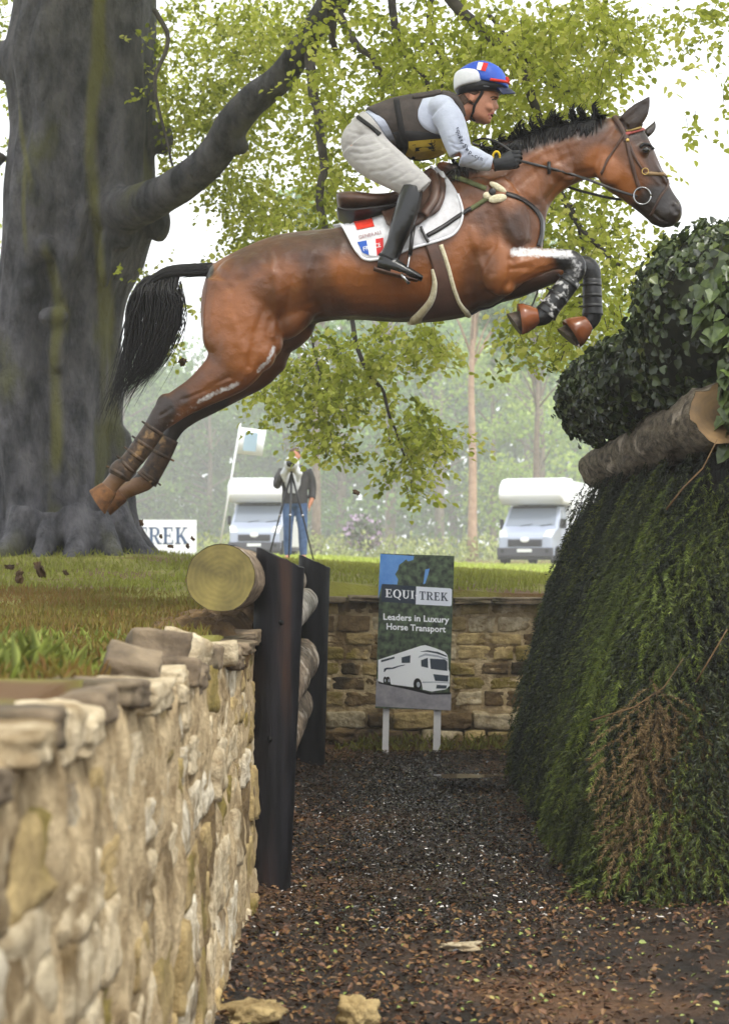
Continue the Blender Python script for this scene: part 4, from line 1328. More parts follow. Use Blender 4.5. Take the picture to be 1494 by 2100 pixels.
def body_loft(b, st, y=HY, n=28, sub=3, pw=1.0):
    """stations (top px, top py, bottom px, bottom py, half width m)"""
    rings = []
    for (tx, ty, bx, by, w) in crom(st, sub):
        T = at(tx, ty, y); B_ = at(bx, by, y)
        c = (T + B_) / 2; A = (T - B_) / 2
        ring = []
        for k in range(n):
            th = 2 * math.pi * k / n
            cs, sn = math.cos(th), math.sin(th)
            ring.append(c + A * cs + Vector((0, 1, 0)) * w * math.copysign(abs(sn) ** pw, sn))
        rings.append(ring)
    b.loft(rings)
def limb(b, ch, n=16, sub=3):
    """chain (px, py, depth offset m, in-plane radius px, sideways radius m)"""
    pp = crom(ch, sub)
    rings = []
    for i, (x, y, dy, r_, w) in enumerate(pp):
        a = np.array(pp[max(i - 1, 0)][:2]); c = np.array(pp[min(i + 1, len(pp) - 1)][:2])
        t = (c - a) / (np.linalg.norm(c - a) + 1e-9)
        nn = np.array([-t[1], t[0]])
        d = HY + dy
        C = at(x, y, d); A = at(x + nn[0] * r_, y + nn[1] * r_, d) - C
        rings.append([C + A * math.cos(2 * math.pi * k / n) + Vector((0, 1, 0)) * w * math.sin(2 * math.pi * k / n) for k in range(n)])
    b.loft(rings)
def hball(b, px, py, dy, rx, ry, rz, ang=0):
    """bulge: radii rx, rz in photo px along/up, ry m sideways; ang turns it in the picture plane"""
    k = (HY + dy) / F
    b.ball(at(px, py, HY + dy), (rx * k, ry, rz * k), 10, Matrix.Rotation(ang, 3, 'Y'))

hb = MB()
body_loft(hb, [(430, 553, 428, 566, .03), (444, 540, 414, 612, .13), (470, 525, 418, 690, .20), (520, 501, 470, 712, .245), (570, 484, 560, 690, .27), (620, 477, 635, 664, .275), (680, 471, 705, 654, .275), (740, 462, 770, 657, .285), (800, 440, 830, 660, .285), (860, 402, 890, 657, .27), (905, 366, 940, 650, .235), (955, 352, 990, 636, .225), (1005, 352, 1040, 606, .215), (1055, 378, 1080, 572, .18), (1095, 425, 1108, 525, .10), (1106, 455, 1112, 490, .05)], sub=3, pw=.9)
# neck and head
body_loft(hb, [(900, 370, 1050, 590, .10), (930, 346, 1090, 545, .15), (985, 322, 1114, 474, .13), (1040, 296, 1124, 428, .105), (1100, 271, 1150, 394, .088), (1160, 255, 1186, 374, .08), (1215, 245, 1222, 364, .078), (1262, 240, 1244, 372, .07)], pw=1.0)
body_loft(hb, [(1262, 236, 1222, 318, .05), (1288, 243, 1222, 352, .078), (1318, 268, 1238, 384, .088), (1336, 300, 1262, 401, .082), (1350, 332, 1288, 419, .068), (1364, 364, 1312, 438, .056), (1380, 396, 1330, 453, .052), (1395, 418, 1346, 462, .055), (1398, 438, 1368, 466, .042), (1393, 452, 1382, 463, .018)], sub=4, pw=.85)
for sd in (-1, 1):
    hball(hb, 1252, 345, sd * .052, 34, .034, 38)                 # cheek
    hball(hb, 1322, 306, sd * .082, 15, .016, 12, -.5)            # eye socket
    hball(hb, 1383, 432, sd * .038, 14, .022, 18, .4)             # nostril rim
    hball(hb, 1344, 345, sd * .045, 40, .018, 6, .95)             # facial crest
    hball(hb, 1040, 450, sd * .155, 46, .075, 92, -.25)           # shoulder
    hball(hb, 1022, 548, sd * .165, 42, .07, 52, .1)              # upper arm
    hball(hb, 985, 420, sd * .15, 52, .06, 60, -.4)
    hball(hb, 592, 535, sd * .17, 52, .075, 40, .3)                # point of hip
    hball(hb, 505, 596, sd * .14, 76, .105, 76, .3)
    hball(hb, 480, 640, sd * .15, 62, .105, 100, .1)              # haunch
    hball(hb, 1080, 470, sd * .075, 30, .07, 42)                  # breast
    hball(hb, 1100, 330, sd * .055, 90, .042, 26, .42)            # neck muscle
hball(hb, 1356, 458, 0, 15, .035, 9, .3)                          # lips and chin
hball(hb, 1340, 452, 0, 14, .03, 9, .6)
hball(hb, 930, 352, 0, 40, .06, 14, .4)
# near hind, far hind, near fore, far fore
NH, FH, NF, FF_ = -.15, .13, -.15, .14
L_nh = [(505, 590, NH, 86, .10), (492, 650, NH, 78, .115), (488, 705, NH, 74, .11), (480, 738, NH, 65, .105), (466, 760, NH, 55, .092), (443, 780, NH, 45, .078), (405, 806, NH, 35, .055), (368, 828, NH, 31, .045), (340, 849, NH, 29, .042), (318, 874, NH, 22, .034), (292, 914, NH, 18, .03), (268, 948, NH, 18, .03), (250, 968, NH, 22, .034), (236, 985, NH, 18, .03), (224, 1000, NH, 18, .03), (214, 1012, NH, 20, .034)]
L_fh = [(540, 600, FH, 80, .10), (548, 660, FH, 66, .11), (545, 710, FH, 54, .105), (525, 752, FH, 46, .09), (480, 785, FH, 38, .07), (430, 820, FH, 30, .052), (390, 842, FH, 28, .045), (362, 864, FH, 26, .042), (346, 895, FH, 20, .032), (328, 935, FH, 18, .03), (312, 968, FH, 19, .03), (298, 985, FH, 22, .034), (275, 999, FH, 18, .03), (255, 1008, FH, 17, .03), (243, 1016, FH, 19, .034)]
L_nf = [(1005, 530, NF, 62, .085), (1045, 545, NF, 45, .075), (1095, 538, NF, 30, .06), (1140, 531, NF, 22, .045), (1172, 536, NF, 23, .042), (1180, 553, NF, 22, .042), (1168, 572, NF, 19, .034), (1148, 600, NF, 17, .03), (1128, 630, NF, 17, .03), (1115, 646, NF, 21, .034), (1098, 652, NF, 18, .03), (1080, 655, NF, 18, .032), (1070, 657, NF, 20, .034)]
L_ff = [(1010, 575, FF_, 52, .08), (1060, 576, FF_, 36, .07), (1110, 565, FF_, 26, .055), (1165, 548, FF_, 21, .045), (1200, 545, FF_, 21, .042), (1212, 560, FF_, 20, .042), (1212, 585, FF_, 18, .034), (1213, 615, FF_, 16, .03), (1216, 640, FF_, 19, .032), (1208, 658, FF_, 19, .034), (1195, 670, FF_, 17, .03), (1180, 680, FF_, 19, .034)]
for ch in (L_nh, L_fh, L_nf, L_ff): limb(hb, ch)
hball(hb, 336, 826, NH, 16, .03, 22, .5); hball(hb, 358, 842, FH, 15, .03, 20, .5)     # points of the hocks
hball(hb, 530, 722, NH, 38, .085, 42); hball(hb, 560, 735, FH, 30, .075, 36); hball(hb, 598, 652, -.085, 62, .10, 36, -.7); hball(hb, 604, 682, .10, 54, .085, 30, -.75); hball(hb, 548, 680, -.13, 34, .085, 56, -.2)              # stifles
hball(hb, 1030, 588, NF, 26, .05, 20); hball(hb, 1010, 600, FF_, 26, .05, 20)
# dock of the tail
body_loft(hb, [(470, 538, 462, 575, .05), (440, 539, 434, 567, .034), (400, 541, 398, 566, .03), (360, 545, 360, 566, .026), (332, 552, 338, 570, .022), (310, 566, 322, 582, .016), (298, 590, 312, 598, .012)], sub=4)
# ears
def ear(b, base, tip, w0, dy, lean, wide=1.0):
    pp = []
    n = 8
    for i in range(n + 1):
        t = i / n
        w = w0 * (0.80 + 0.62 * t - 1.42 * t * t) if t < 1 else 0.8
        w = max(w, 1.0)
        pp.append((base[0] + (tip[0] - base[0]) * t + 5 * math.sin(t * 3.1), base[1] + (tip[1] - base[1]) * t, dy + lean * t, w * wide, 0.026 * (1 - t) + 0.006))
    limb(b, pp, 12, 1)
ear(hb, (1282, 258), (1331, 196), 27, -.055, -.02)
ear(hb, (1322, 276), (1342, 246), 11, .065, .03)
hm = remesh(hb.mesh(), 0.0068, 17, 0.5)
HP = np.empty(len(hm.vertices) * 3, np.float32); hm.vertices.foreach_get('co', HP); HP = HP.reshape(-1, 3)
HNm = np.empty(len(hm.vertices) * 3, np.float32); hm.vertices.foreach_get('normal', HNm); HNm = HNm.reshape(-1, 3)
def px_arr(P):
    c, s = math.cos(PITCH), math.sin(PITCH)
    z = P[:, 2] - CAM_Z
    f = P[:, 1] * c + z * s
    return 747 + F * P[:, 0] / f, 1050 - F * (-P[:, 1] * s + z * c) / f
U, W_ = px_arr(HP)
def pl_dist(pts, rad=None):
    """distance in photo px to a polyline"""
    best = np.full(len(U), 1e9)
    for (x0, y0), (x1, y1) in zip(pts, pts[1:]):
        dx, dy = x1 - x0, y1 - y0
        t = np.clip(((U - x0) * dx + (W_ - y0) * dy) / (dx * dx + dy * dy + 1e-9), 0, 1)
        best = np.minimum(best, np.hypot(U - x0 - t * dx, W_ - y0 - t * dy))
    return best
near = HP[:, 1] < HY
# sculpted hollows: nostril, ear cup, flank, muscle grooves
def groove(pts, rad, depth, mask=None):
    global HP
    d = pl_dist(pts)
    a = np.exp(-(d / rad) ** 2) * depth
    if mask is not None: a = a * mask
    HP = HP - HNm * a[:, None]
nm_ = near & (HNm[:, 1] < 0.2)
groove([(1381, 424), (1386, 434)], 5, .014, nm_)
groove([(1276, 248), (1300, 232), (1318, 214)], 6, .010, nm_)
groove([(606, 540), (590, 620), (576, 690)], 13, .012, nm_)
groove([(660, 640), (640, 600), (648, 540)], 16, .012, nm_)
groove([(1095, 420), (1050, 390), (1000, 370)], 9, .008, nm_)
groove([(985, 640), (968, 590), (975, 520)], 14, .012, nm_)
groove([(1050, 535), (1046, 575), (1030, 600)], 7, .010, nm_)
groove([(1085, 500), (1060, 510), (1045, 530)], 6, .008, nm_)
groove([(1222, 350), (1230, 300), (1262, 262)], 6, .006, nm_)
groove([(1210, 352), (1160, 362), (1120, 410)], 7, .008, nm_)
groove([(1366, 455), (1350, 447), (1340, 436)], 2.6, .007, nm_)
groove([(446, 600), (452, 670), (442, 740)], 16, .007, nm_)
groove([(470, 590), (520, 560), (560, 520)], 12, .006, nm_)
groove([(470, 775), (420, 800), (375, 818)], 5, .006, nm_)
groove([(690, 600), (760, 620), (850, 625)], 26, .004, nm_)
groove([(1130, 545), (1085, 556)], 4, .005, nm_)
for pts, rad, dep in (
    ([(556, 520), (566, 600), (560, 690)], 7, -.007), ([(540, 640), (520, 700), (512, 750)], 8, .006), ([(470, 640), (500, 720)], 9, -.005),
    ([(640, 520), (628, 560), (634, 610)], 8, -.006), ([(700, 500), (690, 560), (700, 610)], 9, -.005), ([(740, 520), (735, 580)], 8, .004),
    ([(965, 470), (985, 540), (1000, 590)], 8, -.008), ([(1000, 440), (1015, 500), (1010, 560)], 8, .006), ([(1030, 430), (1055, 490)], 8, -.006), ([(1075, 430), (1088, 480), (1075, 520)], 7, .006),
    ([(1060, 540), (1110, 528), (1150, 524)], 4, -.004), ([(1070, 562), (1120, 545)], 4, -.004), ([(1045, 552), (1090, 548)], 4, .004),
    ([(1000, 380), (1050, 350), (1110, 310), (1180, 290)], 8, -.006), ([(1040, 400), (1100, 350), (1170, 320)], 7, .005), ([(1110, 300), (1130, 345), (1135, 375)], 4, .003), ([(1135, 300), (1152, 340), (1158, 365)], 4, .003), ([(1160, 300), (1175, 335), (1180, 358)], 4, .003), ([(1085, 330), (1105, 370), (1110, 400)], 4, .003),
    ([(1262, 300), (1240, 330), (1236, 362)], 5, .005), ([(1300, 320), (1325, 350), (1348, 375)], 4, -.004), ([(1290, 345), (1310, 372), (1325, 395)], 4, .003), ([(1335, 330), (1352, 362)], 3.5, .003),
    ([(380, 812), (430, 795), (470, 780)], 4, -.004), ([(350, 838), (330, 852)], 4, .004), ([(450, 560), (480, 600), (470, 640)], 9, .005), ([(520, 530), (560, 560)], 9, -.005)):
    groove(pts, rad, dep, nm_)
hm.vertices.foreach_set('co', HP.ravel())
hm.update()
def fade(d, r0, r1):
    return 1 - smooth01(d, r0, r1)
dark = np.zeros(len(U)); grease = np.zeros(len(U)); mud = np.zeros(len(U)); ginger = np.zeros(len(U))
dark = np.maximum(dark, fade(pl_dist([(1165, 528), (1185, 545), (1150, 598), (1115, 645), (1080, 656)]), 22, 40) * near)
dark = np.maximum(dark, fade(pl_dist([(1190, 540), (1214, 570), (1214, 640), (1185, 675)]), 24, 40) * ~near)
dark = np.maximum(dark, .8 * fade(pl_dist([(1060, 600), (1130, 575)]), 14, 30) * ~near)
dark = np.maximum(dark, .9 * fade(pl_dist([(330, 840), (290, 914), (250, 970), (215, 1010)]), 24, 46) * near)
dark = np.maximum(dark, .7 * fade(pl_dist([(370, 815), (330, 835)]), 10, 30) * near)
dark = np.maximum(dark, .95 * fade(pl_dist([(440, 815), (365, 865), (328, 935), (298, 985), (243, 1016)]), 24, 50) * ~near)
dark = np.maximum(dark, .55 * fade(pl_dist([(590, 720), (520, 780), (440, 815)]), 30, 70) * ~near)  # groin: shade and wet darkening painted onto the far thigh
dark = np.maximum(dark, .92 * fade(pl_dist([(1390, 445), (1350, 425), (1330, 445)]), 36, 66))
dark = np.maximum(dark, .72 * fade(pl_dist([(1305, 262), (1338, 310), (1362, 370)]), 16, 36))
dark = np.maximum(dark, .6 * fade(pl_dist([(1300, 425), (1260, 396), (1225, 372)]), 6, 20))
dark = np.maximum(dark, .8 * fade(pl_dist([(1322, 306), (1326, 306)]), 8, 18))
dark = np.maximum(dark, .85 * fade(pl_dist([(1285, 250), (1331, 196)]), 20, 30))
dark = np.maximum(dark, .9 * fade(pl_dist([(1322, 276), (1342, 246)]), 10, 16))
dark = np.maximum(dark, .95 * fade(pl_dist([(420, 553), (360, 555), (300, 580)]), 16, 22))
dark = np.maximum(dark, .75 * fade(pl_dist([(650, 668), (740, 665), (850, 668), (960, 650), (1030, 622)]), 10, 34))  # belly: shadow and wet painted into the coat colour
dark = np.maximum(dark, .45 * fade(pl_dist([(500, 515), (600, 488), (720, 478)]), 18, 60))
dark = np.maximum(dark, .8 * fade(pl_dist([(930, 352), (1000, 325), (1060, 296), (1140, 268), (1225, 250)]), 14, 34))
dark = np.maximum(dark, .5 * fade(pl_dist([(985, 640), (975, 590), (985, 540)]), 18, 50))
dark = np.maximum(dark, .45 * fade(pl_dist([(640, 520), (660, 600), (690, 640)]), 14, 46))  # flank down to the groin, shade and wet painted dark too
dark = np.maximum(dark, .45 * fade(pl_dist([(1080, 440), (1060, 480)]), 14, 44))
gm = nm_ | (HNm[:, 2] > .3) & near
grease = np.maximum(grease, 1.05 * fade(pl_dist([(1055, 516), (1085, 517), (1130, 519), (1165, 522)]), 2, 22) * near)
grease = np.maximum(grease, .75 * fade(pl_dist([(1165, 522), (1185, 545), (1180, 570)]), 2, 24) * near)
grease = np.maximum(grease, .9 * fade(pl_dist([(562, 712), (548, 742), (530, 760)]), 1, 12) * near)
grease = np.maximum(grease, .9 * fade(pl_dist([(486, 788), (450, 802), (408, 824)]), 1, 14) * near)
grease = np.maximum(grease, .55 * fade(pl_dist([(400, 832), (345, 868)]), 5, 12) * near)
mud = np.maximum(mud, fade(pl_dist([(205, 1012), (240, 995), (250, 985)]), 20, 32) * near)
mud = np.maximum(mud, fade(pl_dist([(240, 1014), (290, 1000)]), 18, 28) * ~near)
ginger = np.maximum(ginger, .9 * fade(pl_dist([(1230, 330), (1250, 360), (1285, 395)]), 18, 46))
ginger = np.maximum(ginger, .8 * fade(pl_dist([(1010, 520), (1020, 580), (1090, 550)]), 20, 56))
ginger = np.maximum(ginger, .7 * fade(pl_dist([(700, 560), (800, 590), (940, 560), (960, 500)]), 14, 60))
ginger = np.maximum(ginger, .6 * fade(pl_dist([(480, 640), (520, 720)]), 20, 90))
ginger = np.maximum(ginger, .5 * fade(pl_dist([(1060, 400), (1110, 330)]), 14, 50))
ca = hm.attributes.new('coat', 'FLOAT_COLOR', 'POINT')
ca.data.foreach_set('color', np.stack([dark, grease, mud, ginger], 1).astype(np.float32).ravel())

def coat_material():
    m = bpy.data.materials.new('bay_coat'); m.use_nodes = True
    nt = m.node_tree; L = nt.links.new
    b = nt.nodes['Principled BSDF']
    an = nd(nt, 'ShaderNodeAttribute', attribute_name='coat')
    sp = nd(nt, 'ShaderNodeSeparateColor'); L(an.outputs['Color'], sp.inputs[0])
    pos = nd(nt, 'ShaderNodeNewGeometry').outputs['Position']
    n1 = nd(nt, 'ShaderNodeTexNoise'); n1.inputs['Scale'].default_value = 5; n1.inputs['Detail'].default_value = 9; L(pos, n1.inputs[0])
    r1 = nd(nt, 'ShaderNodeValToRGB'); r1.color_ramp.elements[0].position = .3; r1.color_ramp.elements[1].position = .72
    r1.color_ramp.elements[0].color = srgb(74, 41, 18); r1.color_ramp.elements[1].color = srgb(126, 74, 35)
    L(n1.outputs['Fac'], r1.inputs[0])
    def mix(fac, a, bcol):
        mx = nd(nt, 'ShaderNodeMix', data_type='RGBA')
        L(fac, mx.inputs[0])
        L(a, mx.inputs[6]); mx.inputs[7].default_value = bcol
        return mx.outputs[2]
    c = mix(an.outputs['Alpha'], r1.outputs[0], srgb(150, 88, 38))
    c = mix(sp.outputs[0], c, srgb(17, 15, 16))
    # streaky grease and mud, broken up
    n2 = nd(nt, 'ShaderNodeTexNoise'); n2.inputs['Scale'].default_value = 60; n2.inputs['Detail'].default_value = 5; L(pos, n2.inputs[0])
    ad = nd(nt, 'ShaderNodeMath', operation='ADD'); L(sp.outputs[1], ad.inputs[0]); L(n2.outputs['Fac'], ad.inputs[1])
    mr = nd(nt, 'ShaderNodeMapRange', interpolation_type='SMOOTHSTEP'); mr.inputs[1].default_value = 1.05; mr.inputs[2].default_value = 1.6; L(ad.outputs[0], mr.inputs[0])
    c = mix(mr.outputs[0], c, srgb(206, 204, 204))
    ad2 = nd(nt, 'ShaderNodeMath', operation='ADD'); L(sp.outputs[2], ad2.inputs[0]); L(n2.outputs['Fac'], ad2.inputs[1])
    mr2 = nd(nt, 'ShaderNodeMapRange', interpolation_type='SMOOTHSTEP'); mr2.inputs[1].default_value = .9; mr2.inputs[2].default_value = 1.2; L(ad2.outputs[0], mr2.inputs[0])
    c = mix(mr2.outputs[0], c, srgb(92, 64, 38))
    L(c, b.inputs['Base Color'])
    b.inputs['Specular IOR Level'].default_value = .5
    n5 = nd(nt, 'ShaderNodeTexNoise'); n5.inputs['Scale'].default_value = 9; n5.inputs['Detail'].default_value = 6; L(pos, n5.inputs[0])
    m5 = nd(nt, 'ShaderNodeMapRange'); m5.inputs[1].default_value = .35; m5.inputs[2].default_value = .65; m5.inputs[3].default_value = .30; m5.inputs[4].default_value = .52; L(n5.outputs['Fac'], m5.inputs[0]); L(m5.outputs[0], b.inputs['Roughness'])
    n3 = nd(nt, 'ShaderNodeTexNoise'); n3.inputs['Scale'].default_value = 11; n3.inputs['Detail'].default_value = 4; L(pos, n3.inputs[0])
    n4 = nd(nt, 'ShaderNodeTexNoise'); n4.inputs['Scale'].default_value = 190; n4.inputs['Detail'].default_value = 2; L(pos, n4.inputs[0])
    b1 = nd(nt, 'ShaderNodeBump'); b1.inputs['Strength'].default_value = .6; b1.inputs['Distance'].default_value = .02; L(n3.outputs['Fac'], b1.inputs['Height'])
    b2 = nd(nt, 'ShaderNodeBump'); b2.inputs['Strength'].default_value = .25; b2.inputs['Distance'].default_value = .003; L(n4.outputs['Fac'], b2.inputs['Height']); L(b1.outputs[0], b2.inputs['Normal'])
    L(b2.outputs[0], b.inputs['Normal'])
    return m
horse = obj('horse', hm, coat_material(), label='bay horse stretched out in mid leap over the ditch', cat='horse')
HS = Surf(hm)
M_hair = mat('black_hair', srgb(12, 11, 12), srgb(24, 21, 21), 40, rough=.5, spec=.25)
M_hoof = mat('hoof_horn', srgb(58, 50, 44), srgb(86, 72, 58), 30, rough=.55, bump=.3, bscale=60, bdist=.003)
M_hoof_mud = mat('muddy_hoof', srgb(70, 46, 28), srgb(116, 78, 44), 30, rough=.75, bump=.5, bscale=60, bdist=.004)
M_eye = mat('horse_eye', srgb(14, 10, 8), rough=.08, spec=.7)
M_nost = mat('nostril_dark', srgb(10, 8, 8), rough=.7)
def hoof(ch_end, direction, r0, r1, length, dy, m, toe=0.0):
    """hoof: short cone from the coronet (px) along a direction (px), sole cut square"""
    n = 20
    d = np.array(direction, float); d /= np.linalg.norm(d)
    nn = np.array([-d[1], d[0]])
    b = MB(); rings = []
    for t, k in ((-.12, .9), (0, 1.0), (.5, None), (1.0, None)):
        r_ = r0 if k else r0 + (r1 - r0) * t
        if k: r_ = r0 * k
        c = np.array(ch_end) + d * length * t
        C = at(c[0], c[1], HY + dy); A = at(c[0] + nn[0] * r_, c[1] + nn[1] * r_, HY + dy) - C
        ring = []
        for q in range(n):
            th = 2 * math.pi * q / n
            sk = toe * t * math.cos(th) * length
            Cc = at(c[0] + d[0] * sk, c[1] + d[1] * sk, HY + dy)
            ring.append(Cc + A * math.cos(th) + Vector((0, 1, 0)) * math.sin(th) * r_ * HY / F * .95)
        rings.append(ring)
    b.loft(rings)
    o = b.build('hoof', m, horse)
    md = o.modifiers.new('e', 'EDGE_SPLIT'); md.split_angle = R(50)
    return o
hoof((222, 1004), (-17, 20), 20, 28, 34, NH, M_hoof_mud, -.25)
hoof((248, 1014), (-22, 13), 19, 26, 32, FH, M_hoof_mud, -.25)
hoof((1076, 656), (-24, 9), 21, 25, 25, NF, M_hoof, .25)
hoof((1184, 677), (-26, 18), 21, 26, 27, FF_, M_hoof, .25)
for sd in (-1, 1):
    b = MB()
    h, n_ = HS.hit(1324, 307, sd)
    b.ball(h - n_ * .005, (.019, .014, .016), 10)
    b.build('eye', M_eye, horse)
# eyelid
b = MB(); strip(HS, [(1311, 303), (1319, 297), (1330, 298), (1339, 306)], 3.5, .006, .004, 6, -1, 2, b); b.build('eyelid', mat('eyelid_skin', srgb(26, 22, 22), rough=.5), horse)
# hair
def strands(name, fn, n, parent, m):
    b = MB()
    for k in range(n):
        pts, r_ = fn(k, n)
        N_ = len(pts)
        b.tube(pts, [r_ * (1 - (i / (N_ - 1)) ** 2 * .92) for i in range(N_)], 4)
    return obj(name, b.mesh(recalc=False), m, parent)
rs = random.Random(21)
def tail_fn(k, n):
    u = rs.random()
    e = abs(rs.gauss(0, .3))
    # roots along the dock, tips at the bottom left
    rx = 300 + 66 * u; ry = 566 + 14 * (1 - u) + rs.uniform(-14, 4)
    sp = rs.random()
    L_ = rs.uniform(.82, 1.0)
    tip = np.array([206 + 46 * u + rs.gauss(0, 13), 892 - 90 * u + rs.gauss(0, 24)])
    mid1 = np.array([262 + 108 * u, 640 + rs.uniform(-16, 16)])
    mid2 = np.array([248 + 82 * u + rs.gauss(0, 7), 740 + rs.uniform(-20, 16)])
    pts = crom([(rx, ry), (rx * .55 + mid1[0] * .45 - 6, 594), tuple(mid1), tuple(mid2), tuple(tip)], 5)
    m_ = max(6, int(len(pts) * L_))
    dy = rs.uniform(-.06, .06)
    ph = rs.uniform(0, 6)
    return [at(p[0] + 2.5 * math.sin(i * .8 + ph), p[1], HY + dy * min(1, i / 6)) for i, p in enumerate(pts[:m_])], rs.choice([.0025, .003, .004, .006])
strands('tail', tail_fn, 420, horse, M_hair)
def wisp(k, n):
    u = rs.random()
    s = np.array([350 + 22 * rs.random(), 575 + 40 * rs.random()])
    p1 = s + np.array([14 * rs.random(), 60]); p2 = p1 + np.array([-20 - 25 * rs.random(), 70]); p3 = p2 + np.array([-30 - 30 * rs.random(), 50 + 20 * rs.random()])
    return [at(p[0], p[1], HY + .03 * math.sin(k)) for p in crom([s, p1, p2, p3], 5)], .0018
def dock_hair(k, n):
    x0 = rs.uniform(350, 436); ln = rs.uniform(40, 90)
    v = rs.uniform(-1, 1)
    out = []
    for j in range(6):
        x = max(x0 - ln * j / 5, 292)
        yc = np.interp(x, [292, 310, 335, 360, 400, 440], [596, 573, 560, 555, 553, 553])
        rr = np.interp(x, [292, 340, 440], [9, 12, 15])
        out.append(at(x, yc + v * rr * .95 + (4 * (j / 5) ** 2), HY - .028 * math.sqrt(max(0, 1 - v * v)) - .004))
    return out, rs.choice([.0025, .004])
strands('dock_hair', dock_hair, 200, horse, M_hair)
strands('tail_wisps', wisp, 60, horse, M_hair)
CR = [(930, 348), (985, 322), (1040, 297), (1100, 272), (1160, 256), (1215, 246), (1238, 243)]
crs = resample(CR, 200)
def mane_fn(k, n):
    i = int(rs.uniform(0, 200)); p = crs[i]
    t = i / 200
    clump = (.5 + .5 * math.sin(i * .37 + 2 * math.sin(i * .11))) ** 1.5
    tall = (7 + 32 * clump * rs.uniform(.5, 1)) * (1.1 if .35 < t < 1 else .75)
    lean = -rs.uniform(.1, 1.3)
    if t > .9: lean = rs.uniform(-.2, .5)
    pts = [(p[0], p[1] + 6), (p[0] + 3 + lean * 4, p[1] - tall * .4), (p[0] + lean * 8, p[1] - tall * .8), (p[0] + lean * 8 + rs.uniform(2, 14), p[1] - tall * rs.uniform(.9, 1.15))]
    dy = rs.uniform(-.02, .02)
    return [at(q[0], q[1], HY + dy - .01 * j) for j, q in enumerate(crom(pts, 3))], rs.choice([.003, .005, .007])
strands('mane', mane_fn, 420, horse, M_hair)
def mane_side(k, n):
    i = int(rs.uniform(0, 196)); p = crs[i]; q = crs[min(i + 4, 200)]
    out = []
    ln = rs.uniform(8, 34)
    sw = rs.uniform(-22, 6)
    for j in range(6):
        u = j / 5
        h, n_ = HS.hit(p[0] + sw * u, p[1] + 2 + ln * u, -1)
        out.append(h + n_ * (.012 - .006 * u))
    return out, rs.choice([.004, .006])
strands('mane_fringe', mane_side, 330, horse, M_hair)

# ------------------------------------------------------------------ tack
M_leather = mat('brown_leather', srgb(58, 38, 30), srgb(84, 56, 42), 14, rough=.42, spec=.45, bump=.15, bscale=90, bdist=.002)
M_leather_dk = mat('black_leather', srgb(24, 21, 22), srgb(40, 34, 34), 14, rough=.38, spec=.5, bump=.15, bscale=90, bdist=.002)
M_girth = mat('girth_leather', srgb(72, 50, 42), srgb(98, 70, 58), 10, rough=.45, spec=.4, bump=.12, bscale=60, bdist=.002)
M_fleece = mat('sheepskin', srgb(206, 194, 156), srgb(236, 228, 198), 60, rough=.95, bump=1, bscale=140, bdist=.006, sheen=.4)
M_pad = mat('white_quilted_cotton', srgb(196, 194, 196), srgb(226, 225, 228), 14, rough=.9, bump=.6, bscale=26, bdist=.008, sheen=.2)
M_steel = mat('steel', srgb(150, 150, 152), rough=.22, metal=1.0)
M_brass = mat('brass', srgb(180, 150, 90), rough=.28, metal=1.0)
M_green = mat('green_elastic', srgb(74, 80, 48), srgb(104, 108, 70), 40, rough=.7)
M_red = mat('red_print', srgb(206, 52, 30), srgb(188, 40, 26), 20, rough=.7)
M_blue = mat('blue_print', srgb(42, 84, 168), rough=.7)
M_white = mat('white_print', srgb(226, 226, 230), rough=.7)
M_red2 = mat('flag_red', srgb(200, 44, 46), rough=.7)
M_black = mat('black_webbing', srgb(18, 18, 20), rough=.6)

# saddle pad
pad = empty('saddle_pad', at(800, 480, HY), label='white quilted saddle pad with a red patch and flag in its corner', cat='saddle pad')
ptop = [(690, 452), (740, 436), (790, 420), (840, 388), (880, 345)]
pbot = [(683, 453), (702, 468), (719, 498), (735, 523), (757, 535), (800, 527), (840, 512), (870, 503), (900, 494), (929, 481), (944, 458), (947, 432), (938, 402), (922, 375), (900, 350)]
for sd in (-1, 1):
    patch(HS, ptop, pbot, 44, 10, .016, .014, sd).build('pad_side', M_pad, pad)
strip(HS, pbot[:-2], 5, .018, .006, 5, -1, 2).build('piping', M_white, pad)
class PadSurf(Surf): pass
def padoff(px, py, o):
    h, n_ = HS.hit(px, py, -1)
    return h + n_ * o
def decal(name, polys, off, m, parent, fn=padoff, thick=0.0):
    b = MB()
    for poly in polys:
        b.cap(b.ring([fn(x, y, off) for x, y in poly]))
    return obj(name, b.mesh(recalc=False), m, parent, smooth=False)
def quadgrid(c0, c1, c2, c3, nu, nv):
    P = [np.array(c, float) for c in (c0, c1, c2, c3)]
    out = []
    f = lambda u, v: tuple(P[0] * (1 - u) * (1 - v) + P[1] * u * (1 - v) + P[2] * u * v + P[3] * (1 - u) * v)
    for i in range(nu):
        for j in range(nv):
            out.append([f(i / nu, j / nv), f((i + 1) / nu, j / nv), f((i + 1) / nu, (j + 1) / nv), f(i / nu, (j + 1) / nv)])
    return out
decal('red_patch', quadgrid((724, 456), (763, 451), (769, 471), (733, 478), 6, 4), .0195, M_red, pad)
fl = decal('flag_patch', quadgrid((733, 501), (752, 498), (757, 526), (744, 520), 3, 4), .0195, M_blue, pad)
decal('flag_white', quadgrid((752, 498), (770, 495), (773, 528), (757, 526), 3, 4), .0195, M_white, fl)
decal('flag_red', quadgrid((770, 495), (786, 492), (786, 512), (773, 528), 3, 4), .0195, M_red2, fl)
